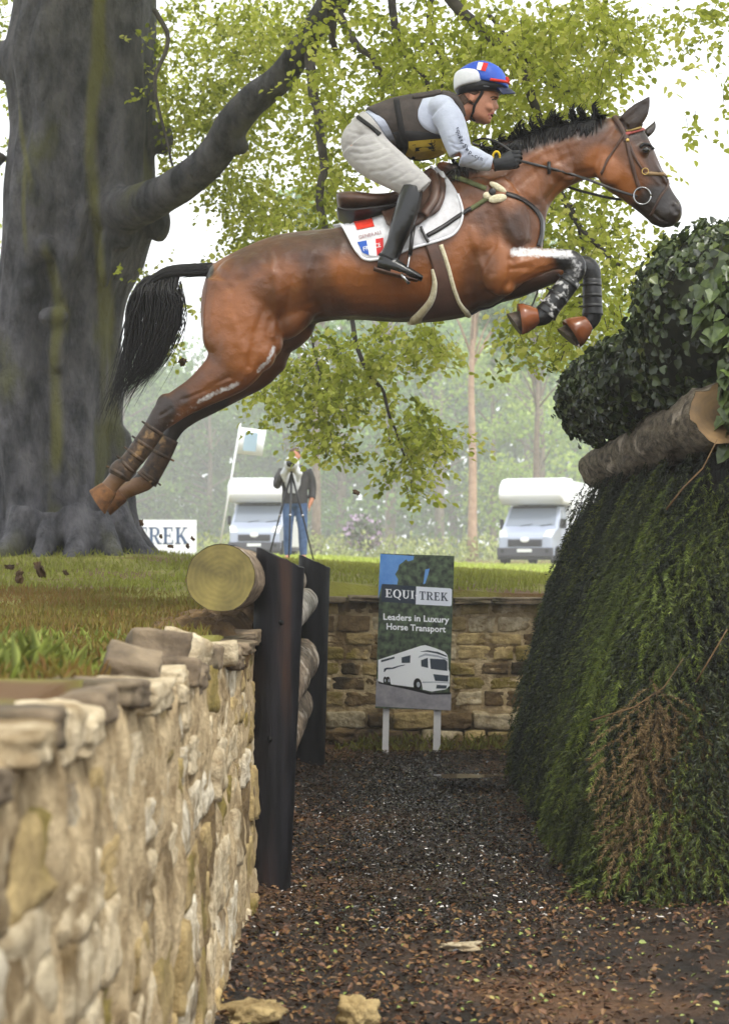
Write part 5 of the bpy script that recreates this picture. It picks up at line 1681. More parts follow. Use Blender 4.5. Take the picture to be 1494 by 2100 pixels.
# text helper: the built-in font as flat triangles
def text_tris(s, size=1.0, bold=0.0):
    cu = bpy.data.curves.new('t', 'FONT')
    cu.body = s; cu.size = size; cu.offset = bold; cu.resolution_u = 2
    o = bpy.data.objects.new('t', cu); COL.objects.link(o)
    dg = bpy.context.evaluated_depsgraph_get(); dg.update()
    me = bpy.data.meshes.new_from_object(o.evaluated_get(dg))
    vs = [tuple(v.co[:2]) for v in me.vertices]; fs = [tuple(p.vertices) for p in me.polygons]
    bpy.data.objects.remove(o); bpy.data.curves.remove(cu); bpy.data.meshes.remove(me)
    return vs, fs
def text_decal(name, s, p0, p1, height, off, m, parent, fn, bold=0.0):
    """text from photo point p0 to p1, cap height in photo px, laid on a surface"""
    vs, fs = text_tris(s, 1.0, bold)
    xs = [v[0] for v in vs]; x0, x1 = min(xs), max(xs)
    d = np.array(p1, float) - np.array(p0, float); Ln = np.linalg.norm(d); d /= Ln
    up = np.array([d[1], -d[0]])
    b = MB()
    for v in vs:
        q = np.array(p0) + d * (v[0] - x0) / (x1 - x0) * Ln + up * v[1] / .7 * height
        b.v.append(tuple(fn(q[0], q[1], off)))
    b.f = fs
    return obj(name, b.mesh(recalc=False), m, parent, smooth=False)
M_greytxt = mat('grey_print', srgb(150, 110, 116), rough=.8)
text_decal('lettering', 'GENERALI', (737, 496), (782, 485), 7, .0195, M_greytxt, pad, padoff)
text_decal('flag_lettering', 'FRANCE', (747, 518), (781, 510), 8, .0210, M_white, fl, padoff, .01)

# saddle
saddle = empty('saddle', at(800, 420, HY), label='brown leather jumping saddle between the rider and the white pad', cat='saddle')
b = MB()
body_loft(b, [(688, 402, 694, 424, .13), (700, 398, 702, 438, .17), (730, 398, 732, 446, .19), (770, 402, 775, 442, .18), (810, 396, 818, 428, .15), (850, 368, 858, 408, .12), (878, 346, 886, 388, .09), (890, 350, 896, 372, .06)], sub=4)
obj('seat', remesh(b.mesh(), .008, 4), M_leather, saddle)
b = MB()
body_loft(b, [(690, 432, 694, 444, .14), (720, 436, 722, 456, .19), (780, 430, 784, 450, .19), (820, 420, 830, 440, .17)], sub=4)
b.build('panel', M_leather_dk, saddle)
for sd in (-1, 1):
    patch(HS, [(800, 440), (830, 410), (862, 372), (884, 352)], [(800, 480), (850, 470), (876, 452), (900, 436), (914, 400), (913, 376), (900, 356)], 16, 8, .034, .012, sd).build('flap', M_leather, saddle)
    strip(HS, [(868, 452), (890, 420), (897, 392), (893, 366)], 16, .048, .010, 6, sd, 3).build('knee_roll', M_leather, saddle)
    patch(HS, [(778, 425), (800, 410), (830, 395), (850, 380)], [(795, 470), (815, 478), (840, 472), (858, 456)], 10, 6, .040, .010, sd).build('skirt', M_leather, saddle)
strip(HS, [(736, 443), (752, 418), (772, 394)], 8, .034, .004, 6, -1, 2).build('strap', M_leather, saddle)
strip(HS, [(774, 394), (784, 424), (793, 452)], 7, .036, .004, 6, -1, 2).build('strap', M_leather, saddle)
strip(HS, [(862, 345), (884, 343), (902, 352), (913, 375)], 8, .030, .006, 6, -1, 2).build('pommel_fleece', M_pad, saddle)
# girth with a broad belly guard and fleece edges
gl = [(853, 461), (862, 488), (873, 510), (884, 545), (890, 580), (884, 612), (862, 640), (840, 656)]
gr = [(878, 456), (890, 484), (899, 512), (914, 550), (926, 590), (940, 620), (952, 634), (960, 640)]
girth = patch(HS, gl, gr, 30, 6, .014, .012, -1).build('girth', M_girth, saddle)
patch(HS, gl, gr, 30, 6, .014, .012, 1).build('girth', M_girth, saddle)
strip(HS, [(901, 503), (916, 548), (928, 590), (942, 622), (960, 641)], 8, .014, .009, 8, -1, 2).build('fleece_edge', M_fleece, girth)
strip(HS, [(884, 552), (889, 582), (882, 614), (860, 642), (840, 660)], [4, 9, 12, 14, 16], .014, .009, 8, -1, 2).build('fleece_edge', M_fleece, girth)
strip(HS, [(862, 470), (868, 486), (876, 500)], 5, .028, .003, 4, -1, 2).build('girth_buckle', M_leather_dk, girth)
# stirrup leathers and irons, one each side
for sd in (-1, 1):
    Y_ = HY + sd * .335
    b = MB(); b.tube([at(848, 462, HY + sd * .31), at(844, 490, Y_), at(840, 524, Y_)], [.010, .010, .010], 8, .35, Vector((0, 1, 0))); b.build('stirrup_leather', M_leather_dk, saddle)
    b = MB()
    for e in (-.048, .048):
        b.tube([at(840, 520, Y_), at(838, 532, Y_) + Vector((0, e * .8, 0)), at(834, 555, Y_) + Vector((0, e, 0)), at(830, 572, Y_) + Vector((0, e, 0))], .0055, 8)
    iron = b.build('stirrup_iron', M_steel, saddle)
    b = MB()
    for q in (-16, 0, 14):
        b.tube([at(831 + q * .45, 570 + q * .7, Y_ - .05), at(831 + q * .45, 570 + q * .7, Y_ + .05)], .008, 8)
    b.tube([at(822, 562, Y_ - .052), at(838, 582, Y_ - .052)], .008, 6); b.tube([at(822, 562, Y_ + .05), at(838, 582, Y_ + .05)], .008, 6)
    b.build('tread', M_steel, iron)

# breastplate
bp_ = empty('breastplate', at(1010, 400, HY), label='breastplate with green elastic straps and a fleece pad on the horse shoulder', cat='breastplate')
for sd in (-1, 1):
    strip(HS, [(926, 362), (960, 374), (996, 388)], 9, .006, .004, 6, sd).build('elastic_strap', M_green, bp_)
    strip(HS, [(1002, 404), (985, 416), (962, 431)], 9, .006, .004, 6, sd).build('elastic_strap', M_green, bp_)
    strip(HS, [(964, 430), (930, 452), (905, 468), (874, 486)], 8, .020, .004, 6, sd).build('strap', M_leather_dk, bp_)
    strip(HS, [(1036, 398), (1070, 410), (1096, 430), (1109, 452), (1109, 480), (1102, 505)], 8, .006, .004, 6, sd).build('strap', M_leather_dk, bp_)
    b = MB()
    h, n_ = HS.hit(1014, 396, sd)
    for (x, y, rx, rz, an) in ((1020, 386, 20, 7, .55), (1020, 408, 19, 9, -.2), (998, 402, 9, 8, 0)):
        h, n_ = HS.hit(x, y, sd)
        k = HY / F
        b.ball(h + n_ * .006, (rx * k, .012, rz * k), 8, Matrix.Rotation(an, 3, 'Y'))
    b.build('fleece_pad', M_fleece, bp_)
    b = MB(); h, n_ = HS.hit(1010, 396, sd); b.ball(h + n_ * .016, (.018, .008, .018), 8); b.build('buckle', M_leather_dk, bp_)
strip(HS, [(958, 640), (985, 634), (1010, 624), (1032, 612)], 4, .010, .005, 6, -1).build('strap', M_leather_dk, bp_)

# bridle
br = empty('bridle', at(1290, 290, HY), label='brown leather bridle with steel ring bit and long reins on the horse head', cat='bridle')
for sd in (-1, 1):
    strip(HS, [(1258, 240), (1268, 254), (1280, 276), (1284, 290)], 12, .006, .004, 6, sd).build('headpiece', M_leather, br)
    strip(HS, [(1284, 288), (1290, 318), (1298, 350), (1306, 378), (1311, 390)], 8, .006, .004, 6, sd).build('cheekpiece', M_leather, br)
    strip(HS, [(1288, 294), (1300, 322), (1312, 342), (1318, 352)], 5, .006, .003, 6, sd).build('noseband_strap', M_leather, br)
    strip(HS, [(1278, 276), (1262, 302), (1244, 330), (1234, 352), (1226, 364)], 5, .006, .003, 6, sd).build('throatlatch', M_leather, br)
    strip(HS, [(1320, 356), (1345, 357), (1362, 358), (1369, 362)], 7, .006, .004, 6, sd).build('noseband', M_fleece if False else mat('noseband_leather', srgb(120, 96, 66), srgb(146, 120, 84), 20, rough=.5), br)
    strip(HS, [(1370, 364), (1366, 384), (1352, 404), (1342, 424), (1334, 440)], 5, .006, .003, 6, sd).build('flash_strap', M_leather, br)
    for (x, y, rr, rm, m) in ((1314, 404, 17.5, .0045, M_steel), (1320, 354, 6.5, .003, M_brass)):
        h, n_ = HS.hit(x, y, sd)
        b = MB()
        k = HY / F
        N_ = 28
        pts = [h + Vector((0, sd * .024, 0)) + Vector((rr * k * math.cos(2 * math.pi * i / N_), .002 * sd, rr * k * math.sin(2 * math.pi * i / N_))) for i in range(N_ + 1)]
        b.tube(pts, rm, 8); b.build('bit_ring' if rr > 10 else 'ring', m, br)
    h, n_ = HS.hit(1285, 289, sd); b = MB(); b.ball(h + n_ * .008, (.010, .006, .012), 6); b.build('buckle', M_brass, br)
strip(HS, [(1281, 276), (1298, 271), (1314, 266), (1322, 264)], 6, .007, .004, 6, -1).build('browband', mat('browband_red', srgb(150, 70, 66), srgb(176, 96, 88), 40, rough=.6), br)
strip(HS, [(1282, 270), (1298, 265), (1312, 260)], 4, .008, .004, 6, -1).build('browband', mat('browband_gold', srgb(150, 126, 70), rough=.5), br)
strip(HS, [(1281, 276), (1298, 271), (1314, 266), (1322, 264)], 6, .007, .004, 6, 1).build('browband', M_leather, br)
# reins
def rein(pts, r_=.007):
    b = MB(); b.tube([Vector(p) for p in crom([tuple(p) for p in pts], 6)], r_, 8, .4, Vector((0, 1, 0)))
    return b.build('rein', M_leather_dk, br)
def on(px, py, o, sd=-1):
    h, n_ = HS.hit(px, py, sd); return h + n_ * o
rein([at(1058, 328, HY - .15), on(1090, 337, .012), on(1124, 346, .012), on(1174, 361, .012), at(1215, 372, HY - .11), at(1262, 390, HY - .10), on(1306, 402, .014)])
rein([at(1058, 322, HY + .14), at(1110, 360, HY + .13), at(1169, 385, HY + .11), at(1215, 398, HY + .10), at(1262, 408, HY + .09), on(1308, 406, .014, 1)])
rein([at(1050, 312, HY - .13), at(1020, 292, HY - .10), at(990, 284, HY - .06), at(968, 292, HY), at(985, 300, HY + .06), at(1040, 310, HY + .12)], .006)
b = MB(); h, n_ = HS.hit(1124, 346, -1); b.box((-.008, -.004, -.03), (.008, .01, .03), Matrix.Translation(h + n_ * .016)); b.build('rein_stop', M_leather_dk, br)

# leg boots
M_boot_blk = mat('black_leg_boot', srgb(20, 20, 22), srgb(44, 43, 44), 18, rough=.4, spec=.5, bump=.4, bscale=40, bdist=.004)
M_boot_grs = mat('greased_leg_boot', srgb(18, 18, 20), srgb(38, 37, 38), 18, rough=.4, spec=.5, bump=.4, bscale=40, bdist=.004, c3=srgb(190, 188, 186), s3=26, t3=.6)
M_boot_brn = mat('muddy_leg_boot', srgb(34, 26, 22), srgb(72, 54, 38), 26, rough=.5, bump=.6, bscale=50, bdist=.006, c3=srgb(120, 94, 62), s3=16, t3=.63)
def leg_boot(ch, y_off, label, m, straps, strap_dir):
    root = empty('tendon_boot', at(ch[0][0], ch[0][1], HY + y_off), label=label, cat='horse boot', group='leg boots of the horse')
    b = MB(); limb(b, ch, 16, 4)
    b.build('shell', m, root)
    pp = crom(ch, 8)
    for t in straps:
        i = int(t * (len(pp) - 1))
        x, y, dy, r_, w = pp[i]
        a_ = np.array(pp[max(i - 1, 0)][:2]); c_ = np.array(pp[min(i + 1, len(pp) - 1)][:2])
        tt = (c_ - a_) / np.linalg.norm(c_ - a_)
        sb = MB()
        limb(sb, [(x - tt[0] * 4, y - tt[1] * 4, dy, r_ + .3, w + .001), (x + tt[0] * 4, y + tt[1] * 4, dy, r_ + .3, w + .001)], 16, 1)
        nn = np.array([-tt[1], tt[0]]) * strap_dir
        p0 = np.array([x, y]) + nn * (r_ - 2); p1 = np.array([x, y]) + nn * (r_ + 8)
        sb.tube([at(p0[0], p0[1], HY + dy), at(p1[0], p1[1], HY + dy)], [.006, .005], 6)
        sb.build('strap', m, root)
    return root
leg_boot([(1172, 572, NF, 21, .042), (1150, 600, NF, 22, .044), (1128, 630, NF, 21, .042), (1118, 644, NF, 24, .044)], NF, 'black tendon boot smeared with white grease on the near foreleg', M_boot_grs, (.15, .45, .7), 1)
leg_boot([(1213, 572, FF_, 19, .042), (1213, 600, FF_, 20, .044), (1214, 628, FF_, 20, .042), (1214, 646, FF_, 22, .044)], FF_, 'clean black tendon boot on the far foreleg', M_boot_blk, (.2, .45, .7), 1)
leg_boot([(318, 878, NH, 22, .042), (292, 916, NH, 22, .044), (266, 950, NH, 21, .042), (250, 966, NH, 25, .046), (243, 978, NH, 22, .042)], NH, 'muddy brown boot with strap ends sticking up on the near hind leg', M_boot_brn, (.06, .22, .4, .58, .85), 1)
leg_boot([(347, 898, FH, 21, .042), (328, 937, FH, 22, .044), (310, 970, FH, 22, .042), (300, 984, FH, 25, .046)], FH, 'brown leather boot on the far hind leg', M_boot_brn, (.3, .8), -1)
M_bell = mat('brown_rubber', srgb(120, 66, 38), srgb(142, 82, 48), 8, rough=.24, spec=.5)
def bell(p, direction, r0, r1, length, dy, label):
    d = np.array(direction, float); d /= np.linalg.norm(d); nn = np.array([-d[1], d[0]])
    b = MB(); rings = []
    for t, r_ in ((0, r0), (.06, r0 * 1.05), (.3, r0 + (r1 - r0) * .45), (.7, r0 + (r1 - r0) * .9), (1, r1), (1.0, r1 * .93), (.7, r1 * .82), (.2, r0 * .9)):
        c = np.array(p) + d * length * t
        C = at(c[0], c[1], HY + dy); A = at(c[0] + nn[0] * r_, c[1] + nn[1] * r_, HY + dy) - C
        rings.append([C + A * math.cos(2 * math.pi * q / 28) + Vector((0, 1, 0)) * math.sin(2 * math.pi * q / 28) * r_ * HY / F for q in range(28)])
    b.loft(rings)
    return b.build('bell_boot', M_bell, label=label, cat='horse boot', group='bell boots on the front hooves')
bell((1102, 649), (-40, 6), 17, 32, 38, NF, 'shiny brown bell boot on the near front hoof under the elbow')
bell((1205, 662), (-36, 24), 17, 33, 42, FF_, 'shiny brown bell boot on the far front hoof nearest the ivy')
# ------------------------------------------------------------------ rider
M_skin = mat('skin', srgb(168, 112, 86), srgb(190, 134, 106), 18, rough=.5, spec=.35)
M_breech = mat('cream_breeches', srgb(152, 149, 148), srgb(176, 173, 171), 6, rough=.85, bump=.4, bscale=6, bdist=.02, stretch=(1, 1, 2.2), sheen=.2)
M_shirt = mat('pale_shirt', srgb(162, 168, 186), srgb(184, 190, 206), 8, rough=.8, bump=.5, bscale=12, bdist=.012, sheen=.2)
M_vest = mat('charcoal_vest', srgb(58, 52, 50), srgb(76, 68, 64), 16, rough=.8, bump=.3, bscale=40, bdist=.004)
M_vest_dk = mat('black_vest_strap', srgb(24, 23, 25), srgb(36, 34, 36), 16, rough=.8)
M_boot = mat('polished_boot', srgb(8, 8, 9), srgb(16, 16, 18), 9, rough=.2, spec=.5, bump=.25, bscale=11, bdist=.02)
M_glove = mat('black_glove', srgb(24, 25, 28), srgb(42, 43, 47), 30, rough=.6, bump=.3, bscale=70, bdist=.003)
M_helmet_blue = mat('blue_silk', srgb(36, 74, 176), srgb(46, 92, 200), 6, rough=.45, spec=.4, bump=.25, bscale=14, bdist=.01)
M_helmet_white = mat('white_silk', srgb(214, 216, 222), srgb(228, 230, 234), 9, rough=.5, bump=.4, bscale=24, bdist=.008)
M_helmet_blk = mat('helmet_shell', srgb(26, 26, 30), rough=.4)
M_navy = mat('navy_peak', srgb(24, 32, 66), rough=.45)
M_hairb = mat('brown_hair', srgb(58, 42, 32), srgb(84, 62, 46), 60, rough=.7)
M_lip = mat('lips', srgb(178, 98, 88), rough=.45)
M_mouth = mat('mouth_inside', srgb(60, 20, 20), rough=.6)
M_eyew = mat('eye_white', srgb(150, 136, 126), rough=.2)
M_iris = mat('iris', srgb(50, 36, 26), rough=.15)
rb = MB()
def head_stations():
    return [(996, 255.5, 984, 252, .020), (1003, 250, 970, 248, .040), (1005, 243, 958, 242, .054), (1008, 235, 947, 232, .061), (1012, 227, 942, 220, .066), (1017, 214, 940, 208, .070), (1018.5, 205, 938, 198, .071), (1023, 197.5, 937, 188, .074), (1021, 182, 937, 174, .077), (1010, 160, 946, 155, .070), (988, 146, 965, 144, .040)]
body_loft(rb, head_stations(), HY, 24, 3)
hball(rb, 1016, 199, -.030, 7, .024, 4, .3); hball(rb, 1016, 199, .030, 7, .024, 4, .3)     # brows
body_loft(rb, [(1012, 200, 1017, 206, .007), (1013, 204, 1019, 211, .008), (1010, 211, 1021.5, 217, .011), (1008, 218, 1022.5, 221.5, .014), (1006, 224, 1016, 226.5, .012)], HY, 12, 2)
hball(rb, 1009, 232, 0, 5, .022, 2.6); hball(rb, 1003, 243, 0, 5.5, .020, 2.8, -.2); hball(rb, 1000, 249, 0, 6, .018, 5)
for sd in (-1, 1):
    hball(rb, 1000, 219, sd * .046, 12, .018, 8, .4)           # cheekbone
    hball(rb, 967, 200, sd * .076, 7.5, .012, 11, .25)         # ear
# neck
limb(rb, [(935, 232, 0, 27, .075), (952, 222, 0, 25, .065), (966, 212, 0, 24, .060)])
# trunk
TOR = [(716, 288, 742, 330, .13), (722, 256, 772, 322, .165), (745, 236, 795, 300, .16), (780, 222, 822, 300, .15), (820, 209, 858, 305, .165), (860, 203, 892, 298, .18), (895, 200, 922, 284, .18), (925, 205, 940, 262, .13), (940, 216, 948, 248, .08)]
body_loft(rb, TOR, HY, 24, 3, .9)
R_THIGH = [(740, 290, -.09, 42, .085), (762, 318, -.14, 40, .085), (800, 345, -.22, 34, .078), (838, 370, -.29, 27, .066), (858, 384, -.315, 23, .058)]
R_SHIN = [(846, 396, -.318, 15, .048), (838, 422, -.335, 20, .052), (822, 465, -.345, 19, .050), (806, 505, -.345, 14, .036), (796, 532, -.345, 14, .034)]
R_FOOT = [(782, 545, -.345, 12, .034), (806, 552, -.35, 13, .040), (836, 562, -.352, 10, .042), (864, 571, -.355, 6, .032)]
R_UARM = [(905, 226, -.17, 26, .062), (922, 248, -.215, 26, .056), (934, 284, -.25, 24, .052), (944, 315, -.262, 20, .046)]
R_FARM = [(944, 317, -.262, 20, .044), (966, 322, -.255, 18, .042), (988, 331, -.235, 15, .036), (1008, 336, -.215, 11, .030), (1022, 335, -.205, 11, .026)]
R_HAND = [(1018, 335, -.205, 11, .026), (1034, 332, -.195, 14, .024), (1052, 327, -.185, 13, .022)]
def mir(ch):
    return [(x, y, -dy, r_, w) for x, y, dy, r_, w in ch]
for ch in (R_THIGH, R_SHIN, R_FOOT, R_UARM, R_FARM, R_HAND): limb(rb, ch); limb(rb, mir(ch))
bm_ = remesh(rb.mesh(), .0055, 2)
rider = obj('person', bm_, M_skin, label='rider in pale shirt and dark body protector crouched over the leaping horse', cat='person')
RS = Surf(bm_)
def grown(chs, dr_px, dw, lofts=(), voxel=.006, sm=5, extra=None):
    b = MB()
    for ch in chs:
        limb(b, [(x, y, dy, r_ + dr_px, w + dw) for x, y, dy, r_, w in ch])
    for st, k in lofts:
        out = []
        for (tx, ty, bx, by, w) in st:
            v = np.array([tx - bx, ty - by], float); v /= np.linalg.norm(v)
            out.append((tx + v[0] * k, ty + v[1] * k, bx - v[0] * k, by - v[1] * k, w + dw))
        body_loft(b, out, HY, 24, 3, .9)
    if extra: extra(b)
    return remesh(b.mesh(), voxel, sm)
def sculpt(me, lines, mirror=False):
    """creases pressed into a garment: (polyline px, radius px, depth m)"""
    n = len(me.vertices)
    P = np.empty(n * 3, np.float32); me.vertices.foreach_get('co', P); P = P.reshape(-1, 3)
    N = np.empty(n * 3, np.float32); me.vertices.foreach_get('normal', N); N = N.reshape(-1, 3)
    u, v = px_arr(P)
    near_ = (P[:, 1] < HY) & (N[:, 1] < .3)
    for pts, rad, dep in lines:
        best = np.full(n, 1e9)
        pp = crom(pts, 6)
        for (x0, y0), (x1, y1) in zip(pp, pp[1:]):
            dx, dy = x1 - x0, y1 - y0
            t = np.clip(((u - x0) * dx + (v - y0) * dy) / (dx * dx + dy * dy + 1e-9), 0, 1)
            best = np.minimum(best, np.hypot(u - x0 - t * dx, v - y0 - t * dy))
        P = P - N * (np.exp(-(best / rad) ** 2) * dep * near_)[:, None]
    me.vertices.foreach_set('co', P.ravel()); me.update()
# breeches
def seat_extra(b):
    for sd in (-1, 1):
        hball(b, 738, 290, sd * .075, 40, .088, 46, .2); hball(b, 760, 262, sd * .05, 34, .09, 26)
        hball(b, 770, 325, sd * .15, 40, .08, 34, .6)
brm = grown([R_THIGH + [(866, 391, -.32, 21, .056)], mir(R_THIGH + [(866, 391, -.32, 21, .056)])], 6, .010, [(TOR[:3], 5)], .006, 6, seat_extra)
sculpt(brm, [([(712, 296), (740, 300), (772, 292)], 3, .005), ([(720, 312), (752, 314), (790, 300)], 3, .005), ([(730, 328), (768, 326), (802, 312)], 3, .004), ([(716, 270), (742, 276), (768, 272)], 3, .004), ([(760, 352), (790, 348), (820, 332)], 3, .004), ([(800, 372), (822, 362), (842, 348)], 2.6, .004), ([(826, 378), (846, 372), (862, 360)], 2.6, .004), ([(790, 290), (830, 330), (862, 362)], 4, -.004), ([(770, 280), (784, 296), (800, 304)], 3, .005)])
obj('breeches', brm, M_breech, rider)
BS = Surf(brm)
strip(BS, [(733, 240), (746, 250), (762, 262), (778, 277)], 8, .004, .004, 6, -1).build('belt', M_black, rider)
# shirt
shm = grown([R_UARM, R_FARM[:4], mir(R_UARM), mir(R_FARM[:4])], 4.2, .009, [(TOR[2:8], 2)], .005, 5, lambda b: [hball(b, 905, 222, sd * .16, 30, .075, 27) for sd in (-1, 1)] + [hball(b, 778, 256, 0, 26, .155, 36, .3)])
sculpt(shm, [([(926, 300), (940, 308), (958, 300)], 2.6, .005), ([(920, 290), (936, 296), (950, 288)], 2.6, .004), ([(940, 322), (952, 314), (962, 300)], 2.6, .004), ([(906, 262), (922, 268), (940, 262)], 3, .004), ([(960, 338), (976, 330), (986, 320)], 2.4, .003), ([(912, 240), (926, 250), (944, 250)], 3, .003), ([(984, 344), (994, 336), (1000, 326)], 2.2, .003)])
shirt = obj('shirt', shm, M_shirt, rider)
SS = Surf(shm)
def shirt_fn(px, py, o):
    h, n_ = SS.hit(px, py, -1); return h + n_ * o
M_ink = mat('grey_lettering', srgb(58, 62, 76), rough=.8)
letters = 'equityShop.com'
path = resample([(934, 262), (939, 284), (950, 306), (970, 322), (993, 333)], len(letters) + 1)
for i, c in enumerate(letters):
    p0 = path[i] + 0; p1 = path[i + 1]
    d = p1 - p0
    text_decal('sleeve_letter', c, tuple(p0 + d * .08), tuple(p0 + d * .86), 8.0, .009, M_ink, shirt, shirt_fn, .012)
# body protector
def vest_extra(b):
    hball(b, 870, 240, 0, 52, .182, 56, -.3)
    hball(b, 830, 258, 0, 44, .175, 54, -.2)
    hball(b, 928, 222, 0, 24, .12, 26)
VT = [(748, 228, 800, 284, .155), (768, 220, 816, 304, .165), (806, 206, 850, 324, .178), (856, 197, 892, 320, .184), (895, 193, 918, 304, .168), (925, 198, 940, 264, .135), (940, 208, 950, 252, .09)]
vb = MB(); body_loft(vb, VT, HY, 40, 4, .6)
vm = remesh(vb.mesh(), .006, 3)
vest = obj('body_protector', vm, M_vest, rider)
VS = Surf(vm)
# armhole: shirt shoulder shows through as the sleeve cap
ab = MB()
limb(ab, [(898, 232, -.12, 44, .095), (908, 232, -.185, 38, .052)], 20, 3)
ab2 = MB()
hball(ab2, 908, 224, -.165, 26, .066, 24, 0); limb(ab2, [(x, y, dy - .006, r_ + 3, w + .006) for x, y, dy, r_, w in R_UARM[:3]])
patch(VS, [(866, 204), (895, 200), (926, 208)], [(857, 226), (857, 244), (868, 262), (888, 273), (906, 276), (930, 262)], 18, 8, .005, .004, -1).build('side_of_shirt', M_shirt, shirt)
obj('sleeve_cap', remesh(ab2.mesh(), .005, 22), M_shirt, shirt)
strip(VS, [(812, 204), (818, 240), (826, 280), (840, 316)], 12, .004, .004, 6, -1).build('side_panel', M_vest_dk, vest)
patch(VS, [(796, 272), (840, 268), (876, 272), (908, 278)], [(800, 292), (840, 318), (880, 314), (914, 304)], 12, 5, .005, .004, -1).build('lower_panel', M_vest_dk, vest)
strip(VS, [(845, 200), (876, 195), (903, 188)], [6, 8, 10], .006, .006, 5, -1).build('back_flap', M_vest, vest)
strip(VS, [(906, 194), (930, 200), (944, 216), (950, 240)], 14, .006, .008, 6, -1).build('collar', M_vest, vest)
# number bib
M_yellow = mat('yellow_bib', srgb(176, 148, 50), srgb(196, 168, 66), 20, rough=.8)
def vest_fn(px, py, o):
    h, n_ = VS.hit(px, py, -1); return h + n_ * o
bib = decal('number_bib', quadgrid((838, 288), (908, 282), (910, 305), (840, 315), 12, 5), .012, M_yellow, vest, vest_fn)
def poly_decal(name, polys, off, m, parent, fn): return decal(name, polys, off, m, parent, fn)
decal('bib_number', [[(846, 294), (852, 293), (852, 299), (884, 296), (876, 291), (884, 290), (888, 300), (852, 305), (853, 311), (848, 312)]], .0145, M_vest_dk, bib, vest_fn)
text_decal('bib_print', '8KC', (890, 304), (890, 285), 8, .0145, M_vest_dk, bib, vest_fn, .01)
# boots
def boot(sd):
    T = lambda ch: ch if sd < 0 else mir(ch)
    b = MB()
    limb(b, T([(846, 384, -.322, 21, .062), (842, 402, -.33, 24, .064), (834, 430, -.34, 25, .062), (822, 466, -.348, 23, .056), (810, 500, -.348, 19, .044), (800, 525, -.348, 20, .041), (795, 542, -.348, 22, .040)]))
    limb(b, T([(774, 540, -.348, 12, .036), (800, 545, -.35, 18, .042), (828, 556, -.354, 13, .044), (852, 566, -.356, 9, .040), (866, 572, -.358, 6, .030)]))
    o = obj('riding_boot', remesh(b.mesh(), .005, 3), M_boot, rider)
    s = MB()
    limb(s, T([(766, 551, -.348, 4, .030), (782, 556, -.35, 5, .032), (806, 563, -.352, 3, .038), (836, 571, -.356, 3, .038), (856, 576, -.358, 2.5, .028)]))
    s.build('sole', M_leather, o)
    return o
boot(-1); boot(1)
b = MB(); limb(b, [(796, 528, -.35, 21, .043), (794, 532, -.35, 21, .043)]); b.build('spur_strap', M_black, rider)
# gloves with curled fingers
def glove(sd):
    b = MB()
    T = lambda ch: ch if sd < 0 else mir(ch)
    limb(b, T([(1012, 337, -.215, 14, .034), (1024, 335, -.212, 15, .033), (1040, 331, -.205, 18, .030), (1052, 326, -.2, 18, .026)]))
    for k, (dz, ln) in enumerate(((-13, 1.0), (-5, 1.08), (4, 1.0), (12, .8))):
        x0, y0 = 1050 - k, 327 + dz
        limb(b, T([(x0, y0, -.208, 5.6, .012), (x0 + 12 * ln, y0 - 1, -.208, 5.4, .0115), (x0 + 18 * ln, y0 + 2, -.186, 4.6, .010), (x0 + 9 * ln, y0 + 4, -.150, 4.3, .0095), (x0 + 2, y0 + 4, -.150, 3.8, .009)]), 10, 2)
    limb(b, T([(1030, 322, -.205, 6, .012), (1042, 315, -.208, 5.4, .011), (1054, 314, -.200, 5, .0105), (1062, 318, -.190, 4.2, .010)]), 10, 2)
    return obj('glove', remesh(b.mesh(), .003, 2), M_glove, rider)
glove(-1); glove(1)
# sports watch worn over the cuff
wb = MB(); k = HY / F
cw = at(1017, 322, HY - .235)
pts = [cw + Vector((7.5 * k * math.cos(2 * math.pi * i / 24) * .9, -.010 * math.sin(2 * math.pi * i / 24), 10 * k * math.sin(2 * math.pi * i / 24))) for i in range(25)]
wb.tube(pts, .0055, 8)
watch = wb.build('wristwatch', mat('yellow_rubber', srgb(226, 190, 40), rough=.5), rider)
wb = MB(); wb.ball(cw + Vector((0, .004, 0)), (.013, .008, .019), 8); wb.build('dial', M_glove, watch)
wb = MB(); limb(wb, [(1010, 338, -.214, 14.5, .036), (1016, 336, -.21, 14.5, .036)]); wb.build('watch_strap', M_black, watch)
# helmet
def helm_loft(b, st, dw=0):
    body_loft(b, st, HY, 32, 4, .95)
hb2 = MB()
helm_loft(hb2, [(1030, 192, 938, 198, .094), (1036, 184, 934, 187, .105), (1036, 178, 934, 178, .104), (1034, 168, 936, 166, .099), (1024, 150, 946, 150, .088), (1005, 136, 960, 138, .066), (990, 131, 974, 132, .03)])
hmm = remesh(hb2.mesh(), .005, 2)
helmet = obj('riding_helmet', hmm, M_helmet_blk, rider)
HM = Surf(hmm)
def helm_fn(px, py, o):
    h, n_ = HM.hit(px, py, -1); return h + n_ * o
